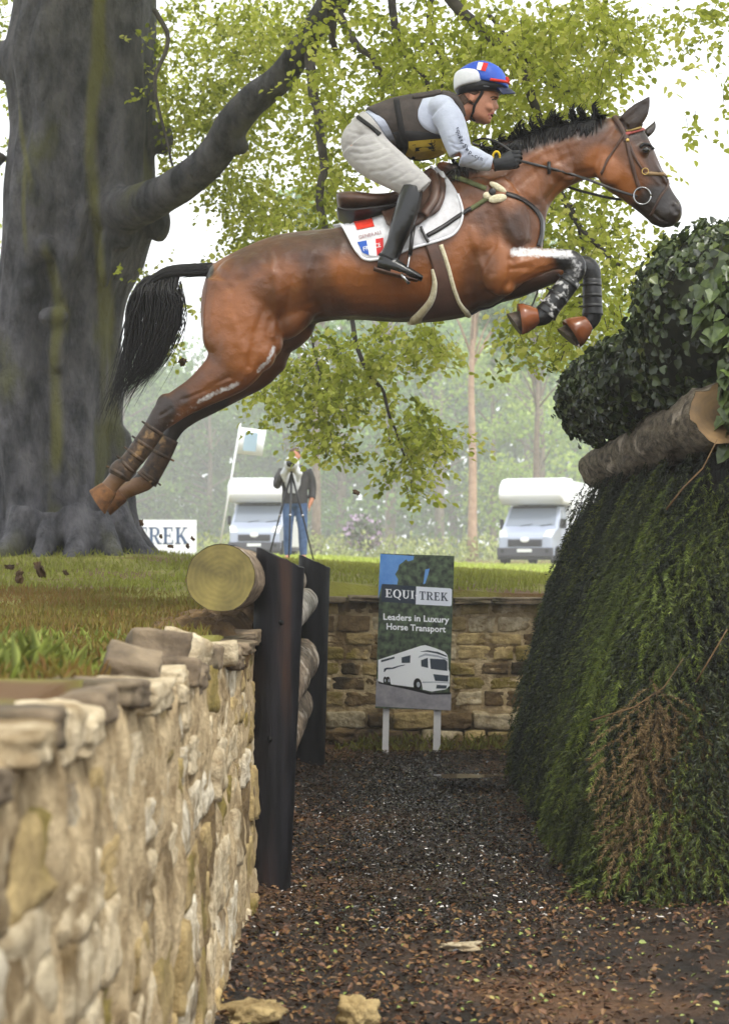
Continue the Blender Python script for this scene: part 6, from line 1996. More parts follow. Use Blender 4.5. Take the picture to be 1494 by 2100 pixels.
# silk cover: blue crown over a white band, both whole caps
def cap_part(name, st, m):
    b = MB(); body_loft(b, st, HY, 36, 4, .95); return obj(name, remesh(b.mesh(), .005, 2), m, helmet)
cap_part('silk_crown', [(1041, 185, 946, 170, .111), (1042, 178, 940, 162, .117), (1038, 162, 935, 152, .116), (1026, 144, 943, 143, .104), (1006, 132.5, 959, 134, .074), (990, 128.5, 974, 129, .03)], M_helmet_blue)
cap_part('silk_band', [(996, 178, 932, 186, .108), (1000, 176, 930, 180, .117), (1004, 170, 929, 166, .121), (1002, 163, 931, 154, .119), (996, 158, 936, 149, .108)], M_helmet_white)
strip(HM, [(1002, 166), (1016, 168), (1030, 170), (1040, 173)], 5, .019, .005, 6, -1).build('red_ribbon', M_red, helmet)
b = MB()
for (x, y, dx, dy_) in ((1037, 163, 4, -7), (1038, 166, 6, 4), (1026, 154, 8, 3)):
    b.ball(at(x, y, HY - .05), (.012, .008, .016), 8, Matrix.Rotation(dx * .2, 3, 'Y'))
b.build('red_bow', M_red, helmet)
b = MB()
# peak: a curved visor in front
rings = []
for i, t in enumerate(np.linspace(-1, 1, 15)):
    y = t * .088
    back = at(1032 - 14 * t * t, 184, HY + y); tip = at(1056 - 26 * t * t, 190 + 2 * t * t, HY + y)
    mid = (back + tip) / 2 + Vector((0, 0, .010))
    th = Vector((0, 0, -.006))
    rings.append([back + Vector((0, 0, .012)), mid + Vector((0, 0, .008)), tip, tip + th, mid + th, back + th])
b.loft(rings); b.build('peak', M_navy, helmet)
strip(HM, [(990, 178), (1008, 180), (1022, 186), (1030, 192)], 5, .003, .003, 6, -1).build('rim', mat('rim_grey', srgb(150, 152, 160), rough=.4), helmet)
flg = decal('flag_patch', quadgrid((971, 136), (981, 134), (978, 147), (970, 146.5), 3, 3), .021, M_helmet_blue, helmet, helm_fn)
decal('flag_white', quadgrid((981, 134.5), (989, 135.5), (985, 149), (978, 147.5), 3, 3), .0245, M_white, flg, helm_fn)
decal('flag_red', quadgrid((989, 135.5), (997.5, 137), (993, 151), (985, 149), 3, 3), .0245, M_red2, flg, helm_fn)
# harness, hair, face details
b = MB()
strip(RS, [(988, 184), (984, 196), (976, 208), (971, 222), (970, 240), (970, 252)], 5, .004, .004, 6, -1, 2, b)
b.build('chin_strap', M_black, rider)
b = MB(); strip(RS, [(962, 206), (972, 213), (982, 201), (990, 187)], 5, .003, .003, 6, -1, 2, b); b.build('harness', mat('harness_brown', srgb(74, 58, 46), rough=.8), rider)
strip(RS, [(944, 196), (950, 204), (956, 212)], 16, .002, .004, 5, -1, 3).build('hair', M_hairb, rider)
strip(RS, [(962, 186), (972, 190), (980, 186)], 9, .002, .004, 5, -1, 3).build('hair', M_hairb, rider)
for sd in (-1, 1):
    strip(RS, [(1008, 204.5), (1012, 203.2), (1017, 203.6)], 2.6, .0012, .0012, 4, sd).build('eye', M_iris, rider)
    strip(RS, [(1005, 200.5), (1011, 198), (1019, 199.4)], 2.0, .0012, .0012, 4, sd).build('eyebrow', M_hairb, rider)
b = MB(); b.ball(at(1007, 237.5, HY), (.010, .020, .0065), 8); b.build('mouth', M_mouth, rider)
b = MB(); strip(RS, [(1000, 236), (1005, 233), (1011, 233)], 2.2, .002, .002, 4, -1, 2, b); strip(RS, [(999, 240), (1003, 242), (1007, 241)], 2.4, .002, .002, 4, -1, 2, b); b.build('lips', M_lip, rider)

# ------------------------------------------------------------------ photographer in the field
MX, MY = -1.10, 26.5
mz = float(ground_z(MX, MY))
def lchain(b, ch, n=14, sub=3):
    pp = crom(ch, sub)
    b.tube([Vector(p[:3]) for p in pp], [p[3] for p in pp], n)
def body_m():
    b = MB()
    b.ball((0, 0, 1.66), (.078, .095, .118), 10); b.ball((0, -.09, 1.65), (.016, .02, .022), 6)
    b.ball((0, -.03, 1.575), (.05, .06, .045), 8)
    for sd in (-1, 1): b.ball((sd * .08, .0, 1.65), (.014, .02, .032), 6)
    lchain(b, [(0, .01, 1.58, .058), (0, .01, 1.48, .062)])
    for st in ((1.50, .10, .07), (1.42, .20, .11), (1.30, .195, .125), (1.12, .165, .11), (.98, .165, .115), (.90, .17, .115)): pass
    rings = []
    for z, rx, ry in ((1.52, .07, .06), (1.46, .17, .09), (1.38, .205, .11), (1.26, .195, .12), (1.10, .165, .11), (.96, .17, .115), (.86, .16, .11)):
        rings.append([(rx * math.cos(a_), ry * math.sin(a_), z) for a_ in np.linspace(0, 2 * math.pi, 24, endpoint=False)])
    b.loft(rings)
    return b
ARM_R = [(-.19, 0, 1.43, .058), (-.27, -.06, 1.28, .05), (-.27, -.16, 1.18, .044), (-.18, -.30, 1.34, .038), (-.09, -.36, 1.48, .032)]
ARM_L = [(.19, 0, 1.43, .058), (.26, .03, 1.28, .052), (.28, .02, 1.12, .045), (.27, -.04, .98, .038), (.235, -.08, .88, .03)]
LEG_R = [(-.09, 0, .92, .095), (-.10, -.01, .70, .08), (-.105, -.02, .50, .062), (-.11, .01, .28, .056), (-.11, .02, .09, .042)]
LEG_L = [(.09, 0, .92, .095), (.11, -.01, .70, .08), (.125, -.02, .50, .062), (.13, .01, .28, .056), (.135, .02, .09, .042)]
def feet(b):
    for x in (-.11, .14):
        b.ball((x, -.06, .045), (.05, .14, .045), 8)
def fingers(b, p, d):
    for k in range(4):
        o = Vector(p) + Vector((.0, -.018 + .012 * k, -.03))
        b.tube([o, o + Vector((d * .006, 0, -.035)), o + Vector((d * -.012, -.01, -.06 + .005 * abs(k - 1.5)))], [.009, .0085, .007], 6)
    b.tube([Vector(p) + Vector((0, -.03, -.01)), Vector(p) + Vector((d * -.01, -.045, -.04))], [.010, .008], 6)
b = body_m()
for ch in (ARM_R, ARM_L, LEG_R, LEG_L): lchain(b, ch)
feet(b); fingers(b, (.23, -.09, .86), 1)
b.ball((.232, -.085, .86), (.022, .038, .045), 6); b.ball((-.07, -.38, 1.50), (.035, .04, .04), 6)
man = obj('person', remesh(b.mesh(), .008, 3), M_skin, label='standing photographer in dark jacket and jeans behind a camera on a tripod', cat='person')
man.location = (MX, MY, mz)
M_jacket = mat('dark_jacket', srgb(52, 52, 54), srgb(70, 68, 68), 8, rough=.85, bump=.5, bscale=14, bdist=.02)
M_jeans = mat('jeans', srgb(62, 84, 120), srgb(84, 108, 146), 14, rough=.9, bump=.4, bscale=16, bdist=.015)
M_jgrey = mat('grey_rain_cover', srgb(176, 180, 184), srgb(206, 208, 210), 10, rough=.6, bump=.5, bscale=14, bdist=.02)
M_shoe = mat('dark_shoe', srgb(40, 36, 34), rough=.7)
def part(name, b, m, vox=.010, sm=4, par=man):
    return local(obj(name, remesh(b.mesh(), vox, sm) if vox else b.mesh(), m), par)
b = MB()
rings = []
for z, rx, ry in ((1.53, .09, .08), (1.47, .19, .11), (1.39, .225, .13), (1.26, .22, .14), (1.10, .20, .135), (.96, .205, .14), (.90, .20, .14)):
    rings.append([(rx * math.cos(a_), ry * math.sin(a_), z) for a_ in np.linspace(0, 2 * math.pi, 24, endpoint=False)])
b.loft(rings)
lchain(b, [(x, y, z, r_ + .018) for x, y, z, r_ in ARM_L[:-1]]); lchain(b, [(x, y, z, r_ + .016) for x, y, z, r_ in ARM_R[:-1]])
part('jacket', b, M_jacket)
b = MB(); lchain(b, [(x, y, z, r_ + .014) for x, y, z, r_ in LEG_R]); lchain(b, [(x, y, z, r_ + .014) for x, y, z, r_ in LEG_L]); b.ball((0, 0, .90), (.185, .13, .10), 8)
part('jeans', b, M_jeans)
b = MB(); feet(b); part('shoes', b, M_shoe, .008)
b = MB(); b.ball((0, .02, 1.705), (.088, .100, .085), 10); b.ball((0, .05, 1.66), (.086, .075, .09), 8); part('hair', b, M_hairb, .008, 2)
b = MB()
rings = [[(-.03 + rx * math.cos(a_), -.145 + .03 * math.sin(a_), z) for a_ in np.linspace(0, 2 * math.pi, 16, endpoint=False)] for z, rx in ((1.52, .08), (1.35, .14), (1.2, .13), (1.06, .07))]
b.loft(rings); part('shirt_front', b, M_jgrey, .01)
# his camera under a rain cover, and the tripod
camo = empty('camera', (MX - .03, MY - .42, mz + 1.5), label='long lens camera under a pale rain cover on the tripod', cat='camera')
b = MB(); b.box((-.075, -.04, -.055), (.075, .05, .06)); b.box((-.035, -.02, .06), (.035, .05, .095)); local(obj('camera_body', b.mesh(), M_helmet_blk, smooth=False), camo)
b = MB(); b.tube([(0, -.04, 0), (0, -.20, 0), (0, -.26, 0), (0, -.40, 0)], [.045, .05, .06, .066], 20); ln = local(obj('lens', b.mesh(), M_helmet_blk), camo)
b = MB(); b.tube([(0, -.401, 0), (0, -.405, 0)], [.055, .055], 20); local(obj('front_glass', b.mesh(), M_eye), ln)
b = MB(); b.tube([(0, .02, .01), (0, -.10, 0), (0, -.26, -.01), (0, -.38, 0)], [.12, .115, .095, .088], 18)
for sx in (-1, 1): b.tube([(sx * .05, -.12, -.06), (sx * .12, -.12, -.16), (sx * .10, -.10, -.28)], [.07, .06, .02], 10)
local(obj('rain_cover', remesh(b.mesh(), .010, 3), M_jgrey), camo)
trip = empty('tripod', (MX - .03, MY - .50, mz), label='black three legged tripod under the photographer camera', cat='tripod')
b = MB(); b.tube([(0, 0, 1.42), (0, 0, 1.05)], .018, 10); b.ball((0, 0, 1.40), .04, 8); local(obj('head', b.mesh(), M_helmet_blk), trip)
for (x, y) in ((-.36, -.05), (.34, .1), (-.02, -.45)):
    b = MB(); b.tube([(0, 0, 1.36), (x * .5, y * .5, .70), (x * .52, y * .52, .68), (x, y, .0)], [.018, .018, .014, .012], 8)
    lg = local(obj('leg', b.mesh(), M_helmet_blk), trip)
    b = MB(); b.ball((x * .5, y * .5, .70), .024, 6); local(obj('leg_clamp', b.mesh(), M_steel), lg)
# ------------------------------------------------------------------ lettering with serifs
def serif_letter(ch):
    """polygons of a serif capital in a unit box, height 1; returns (polys, width)"""
    t, h, s = .20, .085, .09      # stem, hairline, serif
    def rect(x0, y0, x1, y1): return [(x0, y0), (x1, y0), (x1, y1), (x0, y1)]
    def arc(cx, cy, rx, ry, a0, a1, tx, ty, n=14):
        out, inn = [], []
        for i in range(n + 1):
            a_ = math.radians(a0 + (a1 - a0) * i / n)
            out.append((cx + rx * math.cos(a_), cy + ry * math.sin(a_)))
            inn.append((cx + (rx - tx) * math.cos(a_), cy + (ry - ty) * math.sin(a_)))
        return [[out[i], out[i + 1], inn[i + 1], inn[i]] for i in range(n)]
    if ch == 'E': return [rect(.08, 0, .08 + t, 1), rect(0, 0, .70, h), rect(0, 1 - h, .66, 1), rect(.2, .46, .50, .46 + h), rect(.62, 0, .70, .26), rect(.58, .74, .66, 1), rect(.46, .36, .52, .66)], .78
    if ch == 'Q': return arc(.45, .5, .45, .52, 0, 360, .2, .08, 28) + [[(.42, .16), (.62, .0), (.86, -.22), (.70, -.20), (.50, -.02)]], .96
    if ch == 'U': return [rect(.08, .3, .08 + t, 1), rect(.62, .3, .70, 1), rect(0, 1 - h, .38, 1), rect(.52, 1 - h, .80, 1)] + arc(.39, .32, .31, .34, 180, 360, .15, .10), .86
    if ch == 'I': return [rect(.09, 0, .09 + t, 1), rect(0, 0, .38, h), rect(0, 1 - h, .38, 1)], .44
    if ch == '-': return [rect(0, .38, .26, .48)], .32
    if ch == 'T': return [rect(.28, 0, .28 + t, 1), rect(.16, 0, .60, h), rect(0, 1 - h, .76, 1), rect(0, .70, .07, 1), rect(.69, .70, .76, 1)], .82
    if ch == 'R': return [rect(.08, 0, .08 + t, 1), rect(0, 0, .38, h), rect(0, 1 - h, .46, 1), rect(.25, .46, .46, .46 + h)] + arc(.44, .73, .30, .27, -90, 90, .18, .08) + [[(.34, .48), (.50, .48), (.84, 0), (.60, 0)], rect(.58, 0, .90, h)], .90
    if ch == 'K': return [rect(.08, 0, .08 + t, 1), rect(0, 0, .38, h), rect(0, 1 - h, .38, 1), [(.26, .46), (.30, .36), (.72, .97), (.62, 1)], [(.32, .50), (.48, .58), (.88, 0), (.64, 0)], rect(.52, 1 - h, .82, 1), rect(.56, 0, .92, h)], .94
    return [], .4
def serif_text(s, gap=.06):
    polys, x = [], 0
    for c in s:
        P, w = serif_letter(c)
        polys += [[(px + x, py) for px, py in q] for q in P]
        x += w + gap
    return polys, x - gap
def flat(name, polys, fn, m, parent):
    b = MB()
    for q in polys: b.cap(b.ring([fn(x, y) for x, y in q]))
    o = obj(name, b.mesh(recalc=False), m, smooth=False)
    return local(o, parent)

# ------------------------------------------------------------------ the tall sign board on two white legs
SD = 11.4
s_root = empty('sign_board', at(848, 1545, SD), label='tall printed advertising board for luxury horse transport on two white legs', cat='sign')
C00, C10, C01 = at(780, 1135, SD), at(931, 1140, SD), at(769, 1452, SD)
ex = (C10 - C00); wS = ex.length; ex.normalize()
ez = (C00 - C01); hS = ez.length; ez.normalize()
eyv = ez.cross(ex); eyv.normalize()      # points away from the camera
def on_sign(u, v, o=0.0):
    """u right, v down in 0..1; o towards the viewer"""
    return C00 + ex * u * wS - ez * v * hS - eyv * o - s_root.location
def crop(px, py):
    """enlarged poster pixels -> board coordinates"""
    x, y = px * .2191 + 740, py * .2191 + 1110
    v = (y - 1135) / 317.0
    u = (x - (780 - 11 * v)) / 151.0
    return u, v
def board_material():
    m = bpy.data.materials.new('poster_print'); m.use_nodes = True
    nt = m.node_tree; L = nt.links.new
    b = nt.nodes['Principled BSDF']; b.inputs['Roughness'].default_value = .45
    g = nd(nt, 'ShaderNodeTexCoord').outputs['Object']
    n = nd(nt, 'ShaderNodeTexNoise'); n.inputs['Scale'].default_value = 24; n.inputs['Detail'].default_value = 8; L(g, n.inputs[0])
    r = nd(nt, 'ShaderNodeValToRGB'); r.color_ramp.elements[0].position = .38; r.color_ramp.elements[1].position = .68
    r.color_ramp.elements[0].color = srgb(22, 30, 28); r.color_ramp.elements[1].color = srgb(86, 104, 74)
    L(n.outputs['Fac'], r.inputs[0]); L(r.outputs[0], b.inputs['Base Color'])
    return m
b = MB()
f4 = [on_sign(0, 0), on_sign(1, 0), on_sign(1, 1), on_sign(0, 1)]
b.prism(f4, eyv * .012)
panel = local(obj('panel', b.mesh(), board_material(), smooth=False), s_root)
def pm(name, c, r_=.45): return mat(name, c, rough=r_)
K_sky = mat('poster_sky', srgb(70, 120, 190), srgb(110, 155, 210), 5, rough=.45)
K_road = mat('poster_road', srgb(128, 126, 134), srgb(160, 156, 162), 12, rough=.45)
K_navy = pm('poster_navy', srgb(40, 50, 64)); K_pale = pm('poster_pale', srgb(212, 216, 228)); K_white = pm('poster_white', srgb(236, 238, 244)); K_glass = pm('poster_glass', srgb(56, 66, 78)); K_blk = pm('poster_black', srgb(18, 18, 20)); K_shade = pm('poster_grey', srgb(170, 176, 188)); K_ink = pm('poster_ink', srgb(44, 54, 72))
def sg(name, polys, o, m): return flat(name, polys, lambda x, y: on_sign(*crop(x, y), o), m, panel)
sg('printed_sky', [[(180, 118), (495, 128), (488, 165), (440, 180), (420, 160), (395, 185), (355, 215), (345, 260), (318, 305), (345, 350), (338, 400), (195, 400), (160, 540), (160, 540)], [(600, 250), (640, 240), (625, 300), (600, 380), (580, 390)]], .001, K_sky)
sg('printed_road', [[(142, 1285), (200, 1322), (420, 1355), (640, 1400), (842, 1398), (838, 1560), (134, 1545)]], .001, K_road)
sg('logo_dark', [[(195, 402), (515, 410), (510, 575), (188, 565)]], .002, K_navy)
sg('logo_pale', [[(515, 412), (835, 420), (848, 432), (846, 572), (838, 586), (510, 580)]], .002, K_pale)
def place(polys, w, p0, p1, hpx, slope):
    d = np.array(p1, float) - np.array(p0)
    return [[(p0[0] + d[0] * x / w, p0[1] + d[1] * x / w - y * hpx) for x, y in q] for q in polys]
P, w = serif_text('EQUI-')
sg('lettering', place(P, w, (228, 522), (532, 532), 78, 0), .003, K_white)
P, w = serif_text('TREK')
sg('lettering', place(P, w, (545, 534), (815, 540), 78, 0), .003, K_ink)
def sign_text(s, p0, p1, hpx, m, bold):
    vs, fs = text_tris(s, 1.0, bold)
    xs = [v[0] for v in vs]; x0, x1 = min(xs), max(xs)
    d = np.array(p1, float) - np.array(p0)
    bb = MB()
    for v in vs:
        q = np.array(p0) + d * (v[0] - x0) / (x1 - x0) + np.array([0, -v[1] / .7 * hpx])
        bb.v.append(tuple(on_sign(*crop(q[0], q[1]), .0025)))
    bb.f = fs
    return local(obj('lettering', bb.mesh(recalc=False), m, smooth=False), panel)
sign_text('Leaders in Luxury', (208, 732), (822, 742), 58, K_white, .022)
sign_text('Horse Transport', (238, 822), (790, 832), 58, K_white, .022)
tk = sg('printed_lorry', [[(160, 1110), (380, 1030), (560, 965), (600, 958), (700, 985), (780, 1015), (805, 1045), (812, 1085), (815, 1180), (825, 1200), (825, 1330), (790, 1365), (660, 1390), (575, 1375), (565, 1310), (540, 1270), (505, 1285), (488, 1355), (280, 1335), (265, 1290), (250, 1265), (215, 1275), (208, 1325), (158, 1305)]], .002, K_white)
[sg('lorry_window', [q_], .003, K_glass) for q_ in [[(378, 1080), (462, 1056), (458, 1128), (378, 1132)], [(188, 1112), (312, 1074), (312, 1092), (186, 1132)], [(560, 1100), (622, 1075), (626, 1170), (562, 1158)], [(642, 1082), (780, 1085), (805, 1105), (806, 1192), (650, 1178)], [(548, 1020), (620, 1005), (720, 1018), (800, 1050), (800, 1062), (700, 1032), (620, 1020)]]]
sg('lorry_grille', [[(672, 1226), (815, 1235), (812, 1292), (690, 1288)], [(705, 1325), (800, 1328), (795, 1358), (700, 1360)]], .003, K_glass)
sg('lorry_shade', [[(545, 1060), (600, 1035), (720, 1050), (806, 1080), (808, 1092), (720, 1066), (600, 1055), (530, 1082)], [(570, 1300), (690, 1296), (820, 1300), (820, 1306), (690, 1304), (570, 1312)]], .003, K_shade)
def disc(cx, cy, rx, ry): return [(cx + rx * math.cos(i * math.pi / 9), cy + ry * math.sin(i * math.pi / 9)) for i in range(18)]
sg('lorry_tyre', [disc(526, 1325, 38, 56), disc(255, 1300, 16, 36), disc(222, 1298, 15, 34)], .003, K_blk)
sg('lorry_wheel_rim', [disc(534, 1328, 16, 26), disc(258, 1302, 7, 16), disc(225, 1300, 7, 15)], .004, K_shade)
sg('lorry_script', [[(215, 1190), (240, 1180), (290, 1178), (350, 1158), (408, 1146), (408, 1152), (352, 1168), (300, 1190), (240, 1196), (220, 1222), (212, 1220)]], .003, K_ink)
sg('lorry_shadow_print', [[(160, 1315), (480, 1360), (660, 1402), (835, 1390), (835, 1410), (640, 1420), (420, 1375), (165, 1330)]], .0015, K_blk)
M_wpaint = mat('white_painted_wood', srgb(206, 204, 206), srgb(222, 220, 222), 8, rough=.6, c3=srgb(150, 130, 100), s3=7, t3=.7)
for (x0, x1, yb) in ((785, 798, 1538), (889, 904, 1551)):
    b = MB()
    a0, a1 = at(x0 + .5, 1440, SD + .02), at(x1, 1440, SD + .02)
    c0, c1 = at(x0 - 2, yb + 8, SD + .02), at(x1 - 2, yb + 8, SD + .02)
    b.prism([p - s_root.location for p in (a0, a1, c1, c0)], (0, .03, 0))
    local(obj('leg', b.mesh(), M_wpaint, smooth=False), s_root)

# ------------------------------------------------------------------ white lettered banner board by the beech
BD = 46.0
bl, brp = at(150, 1142, BD), at(403, 1142, BD)
zt = at(300, 1066, BD).z
bro = empty('banner_board', (bl.x, BD, bl.z), label='long white board with blue serif lettering behind the beech roots', cat='sign')
wB, hB = brp.x - bl.x, zt - bl.z
b = MB(); b.box((0, 0, 0), (wB, .03, hB)); local(obj('panel', b.mesh(), mat('banner_white', srgb(222, 224, 228), rough=.6), smooth=False), bro)
P, w = serif_text('EQUI-TREK')
kx = (wB * .87) / w
K_bl = mat('banner_ink', srgb(60, 84, 120), rough=.6)
flat('lettering', P, lambda x, y: Vector((wB * .07 + x * kx, -.004, hB * .34 + y * hB * .46)), K_bl, bro)
for x in (.1, wB - .1):
    b = MB(); b.box((x - .03, .035, -.45), (x + .03, .09, hB * .95)); local(obj('stake', b.mesh(), M_wpaint, smooth=False), bro)

# ------------------------------------------------------------------ leaning flag
FD = 44.0
p0, p1 = at(450, 1125, FD), at(493, 868, FD)
fr = empty('flag', p0, label='white square flag on a leaning white pole in the misty field', cat='flag')
b = MB(); b.tube([p0 - fr.location, p1 - fr.location], [.03, .022], 10); local(obj('pole', b.mesh(), mat('white_pole', srgb(224, 226, 228), rough=.5)), fr)
b = MB()
q = [at(492, 876, FD), at(546, 882, FD), at(538, 936, FD), at(484, 930, FD)]
rows = []
for i in range(9):
    u = i / 8
    a_ = q[0].lerp(q[1], u); c_ = q[3].lerp(q[2], u)
    yo = .05 * math.sin(u * 5)
    rows.append([a_ + Vector((0, yo, 0)) - fr.location, c_ + Vector((0, yo * 1.3, 0)) - fr.location, c_ + Vector((0, yo * 1.3 + .01, 0)) - fr.location, a_ + Vector((0, yo + .01, 0)) - fr.location])
b.loft(rows); cl = local(obj('cloth', b.mesh(), mat('flag_cloth', srgb(222, 226, 228), rough=.8)), fr)
b = MB()
rows = []
for i in range(5):
    u = .22 + .5 * i / 4
    a_ = q[0].lerp(q[1], u); c_ = q[3].lerp(q[2], u)
    yo = .05 * math.sin(u * 5)
    rows.append(b.ring([a_.lerp(c_, .15) + Vector((0, yo - .012, 0)) - fr.location, a_.lerp(c_, .85) + Vector((0, yo * 1.25 - .012, 0)) - fr.location]))
for u_, v_ in zip(rows, rows[1:]): b.f.append((u_[0], v_[0], v_[1], u_[1]))
local(obj('printed_panel', b.mesh(), mat('flag_print', srgb(150, 172, 186), rough=.8)), cl)

# ------------------------------------------------------------------ motorhomes
M_van_w = mat('white_coachwork', srgb(226, 228, 232), rough=.3, spec=.5, coat=.3)
M_van_s = mat('silver_paint', srgb(150, 158, 176), rough=.35, spec=.5, coat=.4)
M_van_glass = mat('windscreen', srgb(120, 128, 140), rough=.08, spec=.8)
M_van_blk = mat('black_trim', srgb(34, 34, 38), rough=.6)
M_van_grille = mat('grey_trim', srgb(72, 72, 80), rough=.6)
M_lamp = mat('headlamp_glass', srgb(216, 220, 220), rough=.1, spec=.7)
M_tyre = mat('tyre_rubber', srgb(26, 26, 28), rough=.85)
def motorhome(label):
    """front faces local -Y, width along X, 0 at the middle of the front axle line"""
    root = empty('motorhome', (0, 0, 0), label=label, cat='motorhome', group='white motorhomes parked in the field')
    def add(name, b, m, par=root, smooth=False, bev=0.0):
        o = local(obj(name, b.mesh(), m, smooth=smooth), par)
        if bev:
            md = o.modifiers.new('b', 'BEVEL'); md.width = bev; md.segments = 3; md.limit_method = 'ANGLE'
        return o
    # cab in silver: side profile pushed across, tapering inwards at the top
    prof = [(-.95, .32), (-1.0, .62), (-.97, .95), (-.86, 1.12), (-.30, 1.34), (.42, 2.06), (1.25, 2.10), (1.25, .32)]
    b = MB(); L_, R_ = [], []
    for (y, z) in prof:
        t = max(0, (z - 1.1) / 1.0)
        w = (1.0 if y > -.8 else .93) - .10 * t
        L_.append((-w, y, z)); R_.append((w, y, z))
    a_ = b.ring(L_); c_ = b.ring(R_); b.bridge(a_, c_); b.cap(a_[::-1]); b.cap(c_)
    cab = add('cab', b, M_van_s, bev=.06)
    # windscreen slightly proud of the sloping cab front
    def scr(x, t, o): return (x, -.30 + .72 * t - o * .70, 1.34 + .72 * t + o * .70)
    b = MB(); b.prism([scr(-.88, .04, .012), scr(.88, .04, .012), scr(.80, .90, .012), scr(-.80, .90, .012)], (0, .02, -.02)); wsn = add('windscreen', b, M_van_glass)
    b = MB(); b.prism([scr(-.80, .90, .015), scr(.80, .90, .015), scr(.79, 1.0, .015), scr(-.79, 1.0, .015)], (0, .02, -.02)); add('sun_strip', b, M_van_blk, wsn)
    for sx in (-.35, .35):
        b = MB(); b.tube([Vector(scr(sx, .02, .025)), Vector(scr(sx + .42, .10, .03))], .012, 5); add('wiper', b, M_van_blk, wsn)
    for sx in (-1, 1):
        b = MB(); b.prism([(sx * .62, -.985, .98), (sx * .92, -.95, .98), (sx * .97, -.72, 1.22), (sx * .72, -.86, 1.20)], (0, .05, .0)); add('headlight', b, M_lamp, bev=.01)
        b = MB(); b.box((sx * 1.02 - .02, -.02, 1.28), (sx * 1.02 + .16 * sx + .02, .10, 1.62)); mr_ = add('mirror', b, M_van_blk, bev=.03)
        b = MB(); b.prism([(sx * .945, -.1, 1.35), (sx * .995, .0, 1.32), (sx * .995, 1.0, 1.32), (sx * .915, 1.0, 1.95), (sx * .915, .5, 1.95)], (sx * .012, 0, 0)); add('side_window', b, M_van_glass)
        for y in (-.25, 3.6):
            b = MB(); b.tube([(sx * .78, y, .34), (sx * 1.0, y, .34)], .34, 24); wh = add('wheel', b, M_tyre, smooth=False)
            b = MB(); b.tube([(sx * .96, y, .34), (sx * 1.012, y, .34)], .21, 20); add('rim', b, M_steel, wh)
    b = MB(); b.box((-.98, -1.06, .30), (.98, -.90, .62)); add('bumper', b, M_van_grille, bev=.04)
    b = MB(); b.box((-.96, -1.05, .20), (.96, -.88, .298)); add('bumper_skirt', b, M_van_blk, bev=.02)
    b = MB(); b.box((-.60, -1.035, .66), (.60, -.97, .90)); gr_ = add('grille', b, M_van_grille, bev=.02)
    for k in range(3):
        b = MB(); b.box((-.56, -1.05, .69 + k * .07), (.56, -1.036, .71 + k * .07)); add('slat', b, M_van_blk, gr_)
    b = MB(); b.ball((0, -1.045, .88), (.16, .02, .09), 10); add('badge', b, M_van_w, gr_, True)
    b = MB(); b.box((-.26, -1.075, .46), (.26, -1.062, .57)); add('number_plate', b, M_lamp)
    for sx in (-1, 1):
        b = MB(); b.tube([(sx * .78, -1.07, .50), (sx * .78, -1.0, .50)], .07, 12); add('fog_lamp', b, M_van_blk)
    # living body
    b = MB(); b.box((-1.12, 1.26, .42), (1.12, 5.6, 2.0)); b.box((-1.12, 1.262, 2.002), (1.12, 5.6, 2.98)); body = add('living_body', b, M_van_w, bev=.05)
    # rounded overcab pod
    pr = [(.02, 2.12), (-.28, 2.30), (-.34, 2.50), (-.22, 2.78), (.10, 3.0), (.5, 3.06), (1.5, 3.06), (1.5, 2.12)]
    b = MB(); a_ = b.ring([(-1.14, y, z) for y, z in pr]); c_ = b.ring([(1.14, y, z) for y, z in pr]); b.bridge(a_, c_); b.cap(a_[::-1]); b.cap(c_)
    add('overcab', b, M_van_w, bev=.12)
    b = MB(); b.box((-.4, 2.6, 2.985), (.4, 3.3, 3.10)); add('roof_vent', b, M_van_w, bev=.03)
    for sx in (-1, 1):
        for (y0, y1) in ((2.2, 3.2), (4.2, 5.0)):
            b = MB(); b.box((min(sx * 1.118, sx * 1.135), y0, 1.45), (max(sx * 1.118, sx * 1.135), y1, 2.0)); wn_ = add('window', b, M_van_glass, body)
    b = MB(); b.box((-1.13, 1.3, .30), (1.13, 5.5, .418)); add('skirt', b, M_van_grille)
    return root
def copy_tree(o, parent=None):
    c = o.copy(); COL.objects.link(c)
    if parent is not None: c.parent = parent
    for ch in list(o.children): copy_tree(ch, c)
    return c
v1 = motorhome('silver cabbed white motorhome parked beyond the sign, half hidden by the brush fence')
VY = 62.0
p = at(1096, 1160, VY); v1.location = (p.x, VY + 1.0, p.z); v1.rotation_euler = (0, 0, R(-20)); v1.scale = (1.08, 1.08, 1.08)
v2 = copy_tree(v1)
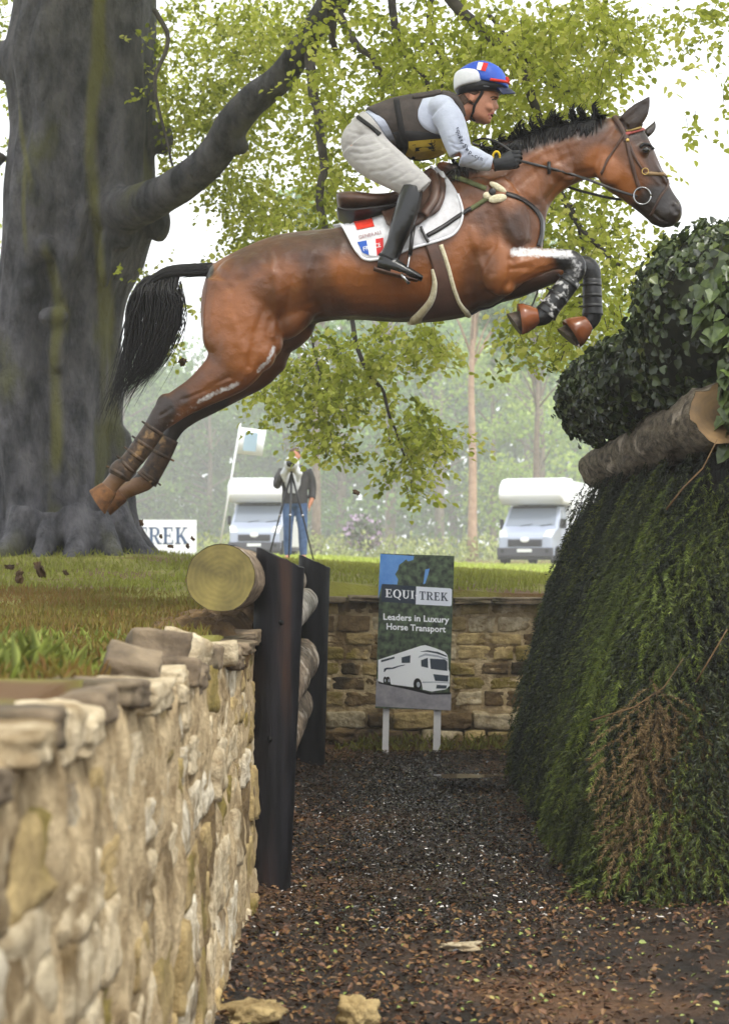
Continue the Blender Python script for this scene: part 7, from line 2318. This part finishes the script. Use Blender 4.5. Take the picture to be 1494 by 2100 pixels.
p = at(526, 1146, VY); v2.location = (p.x, VY + 1.0, p.z); v2.rotation_euler = (0, 0, R(-5)); v2.scale = (1, 1, 1)
tag(v2, 'silver cabbed white motorhome parked behind the standing photographer')

# ------------------------------------------------------------------ mud kicked up by the hooves
M_clod = mat('mud_clod', srgb(44, 32, 22), srgb(74, 56, 36), 30, rough=.9)
clods = [(20, 1163, 5.6, 8), (82, 1168, 5.6, 13), (40, 1183, 5.6, 10), (135, 1175, 5.6, 5), (375, 742, 8.2, 8), (730, 1010, 8.2, 5), (290, 1072, 8.0, 5), (330, 1100, 8.0, 4), (385, 1120, 8.0, 4), (350, 1120, 8.0, 5), (395, 1105, 7.9, 4)]
labs = ['big torn clod of mud flying at the left edge', 'widest clod of mud flying over the worn grass', 'clod of mud lowest of those flying at the left edge', 'small bit of mud flying right of the other clods', 'dark crumb of mud in the air behind the horse thigh', 'tiny crumb of mud in the air over the field', 'crumb of mud in front of the beech root', 'crumb of mud flying above the white board', 'crumb of mud just above the sawn log', 'crumb of mud flying over the board lettering', 'crumb of mud flying right of the board']
for k, (x, y, d, r_) in enumerate(clods):
    me = stone_mesh(500 + k, 3, .5)
    me.materials.append(M_clod)
    o = bpy.data.objects.new('mud_clod', me); COL.objects.link(o)
    o.location = at(x, y, d); q = r_ * d / F
    o.scale = (2.2 * q, 1.6 * q, 1.1 * q); o.rotation_euler = (k, k * .7, k * 1.3)
    tag(o, labs[k], 'mud', 'mud kicked up by the hooves')

# ------------------------------------------------------------------ haze
mb = MB(); mb.box((-235, -75, -1.5), (235, 255, 40.0))
hm_ = bpy.data.materials.new('mist'); hm_.use_nodes = True
nt = hm_.node_tree
nt.nodes.remove(nt.nodes['Principled BSDF'])
pv = nt.nodes.new('ShaderNodeVolumePrincipled')
pv.inputs['Color'].default_value = (0.97, 0.985, 1.0, 1)
pv.inputs['Density'].default_value = HAZE
pv.inputs['Anisotropy'].default_value = 0.0
nt.links.new(pv.outputs[0], nt.nodes['Material Output'].inputs['Volume'])
hz = obj('haze', mb.mesh(), hm_, smooth=False, kind='stuff', label='thin pale mist over the field and wood', cat='mist')
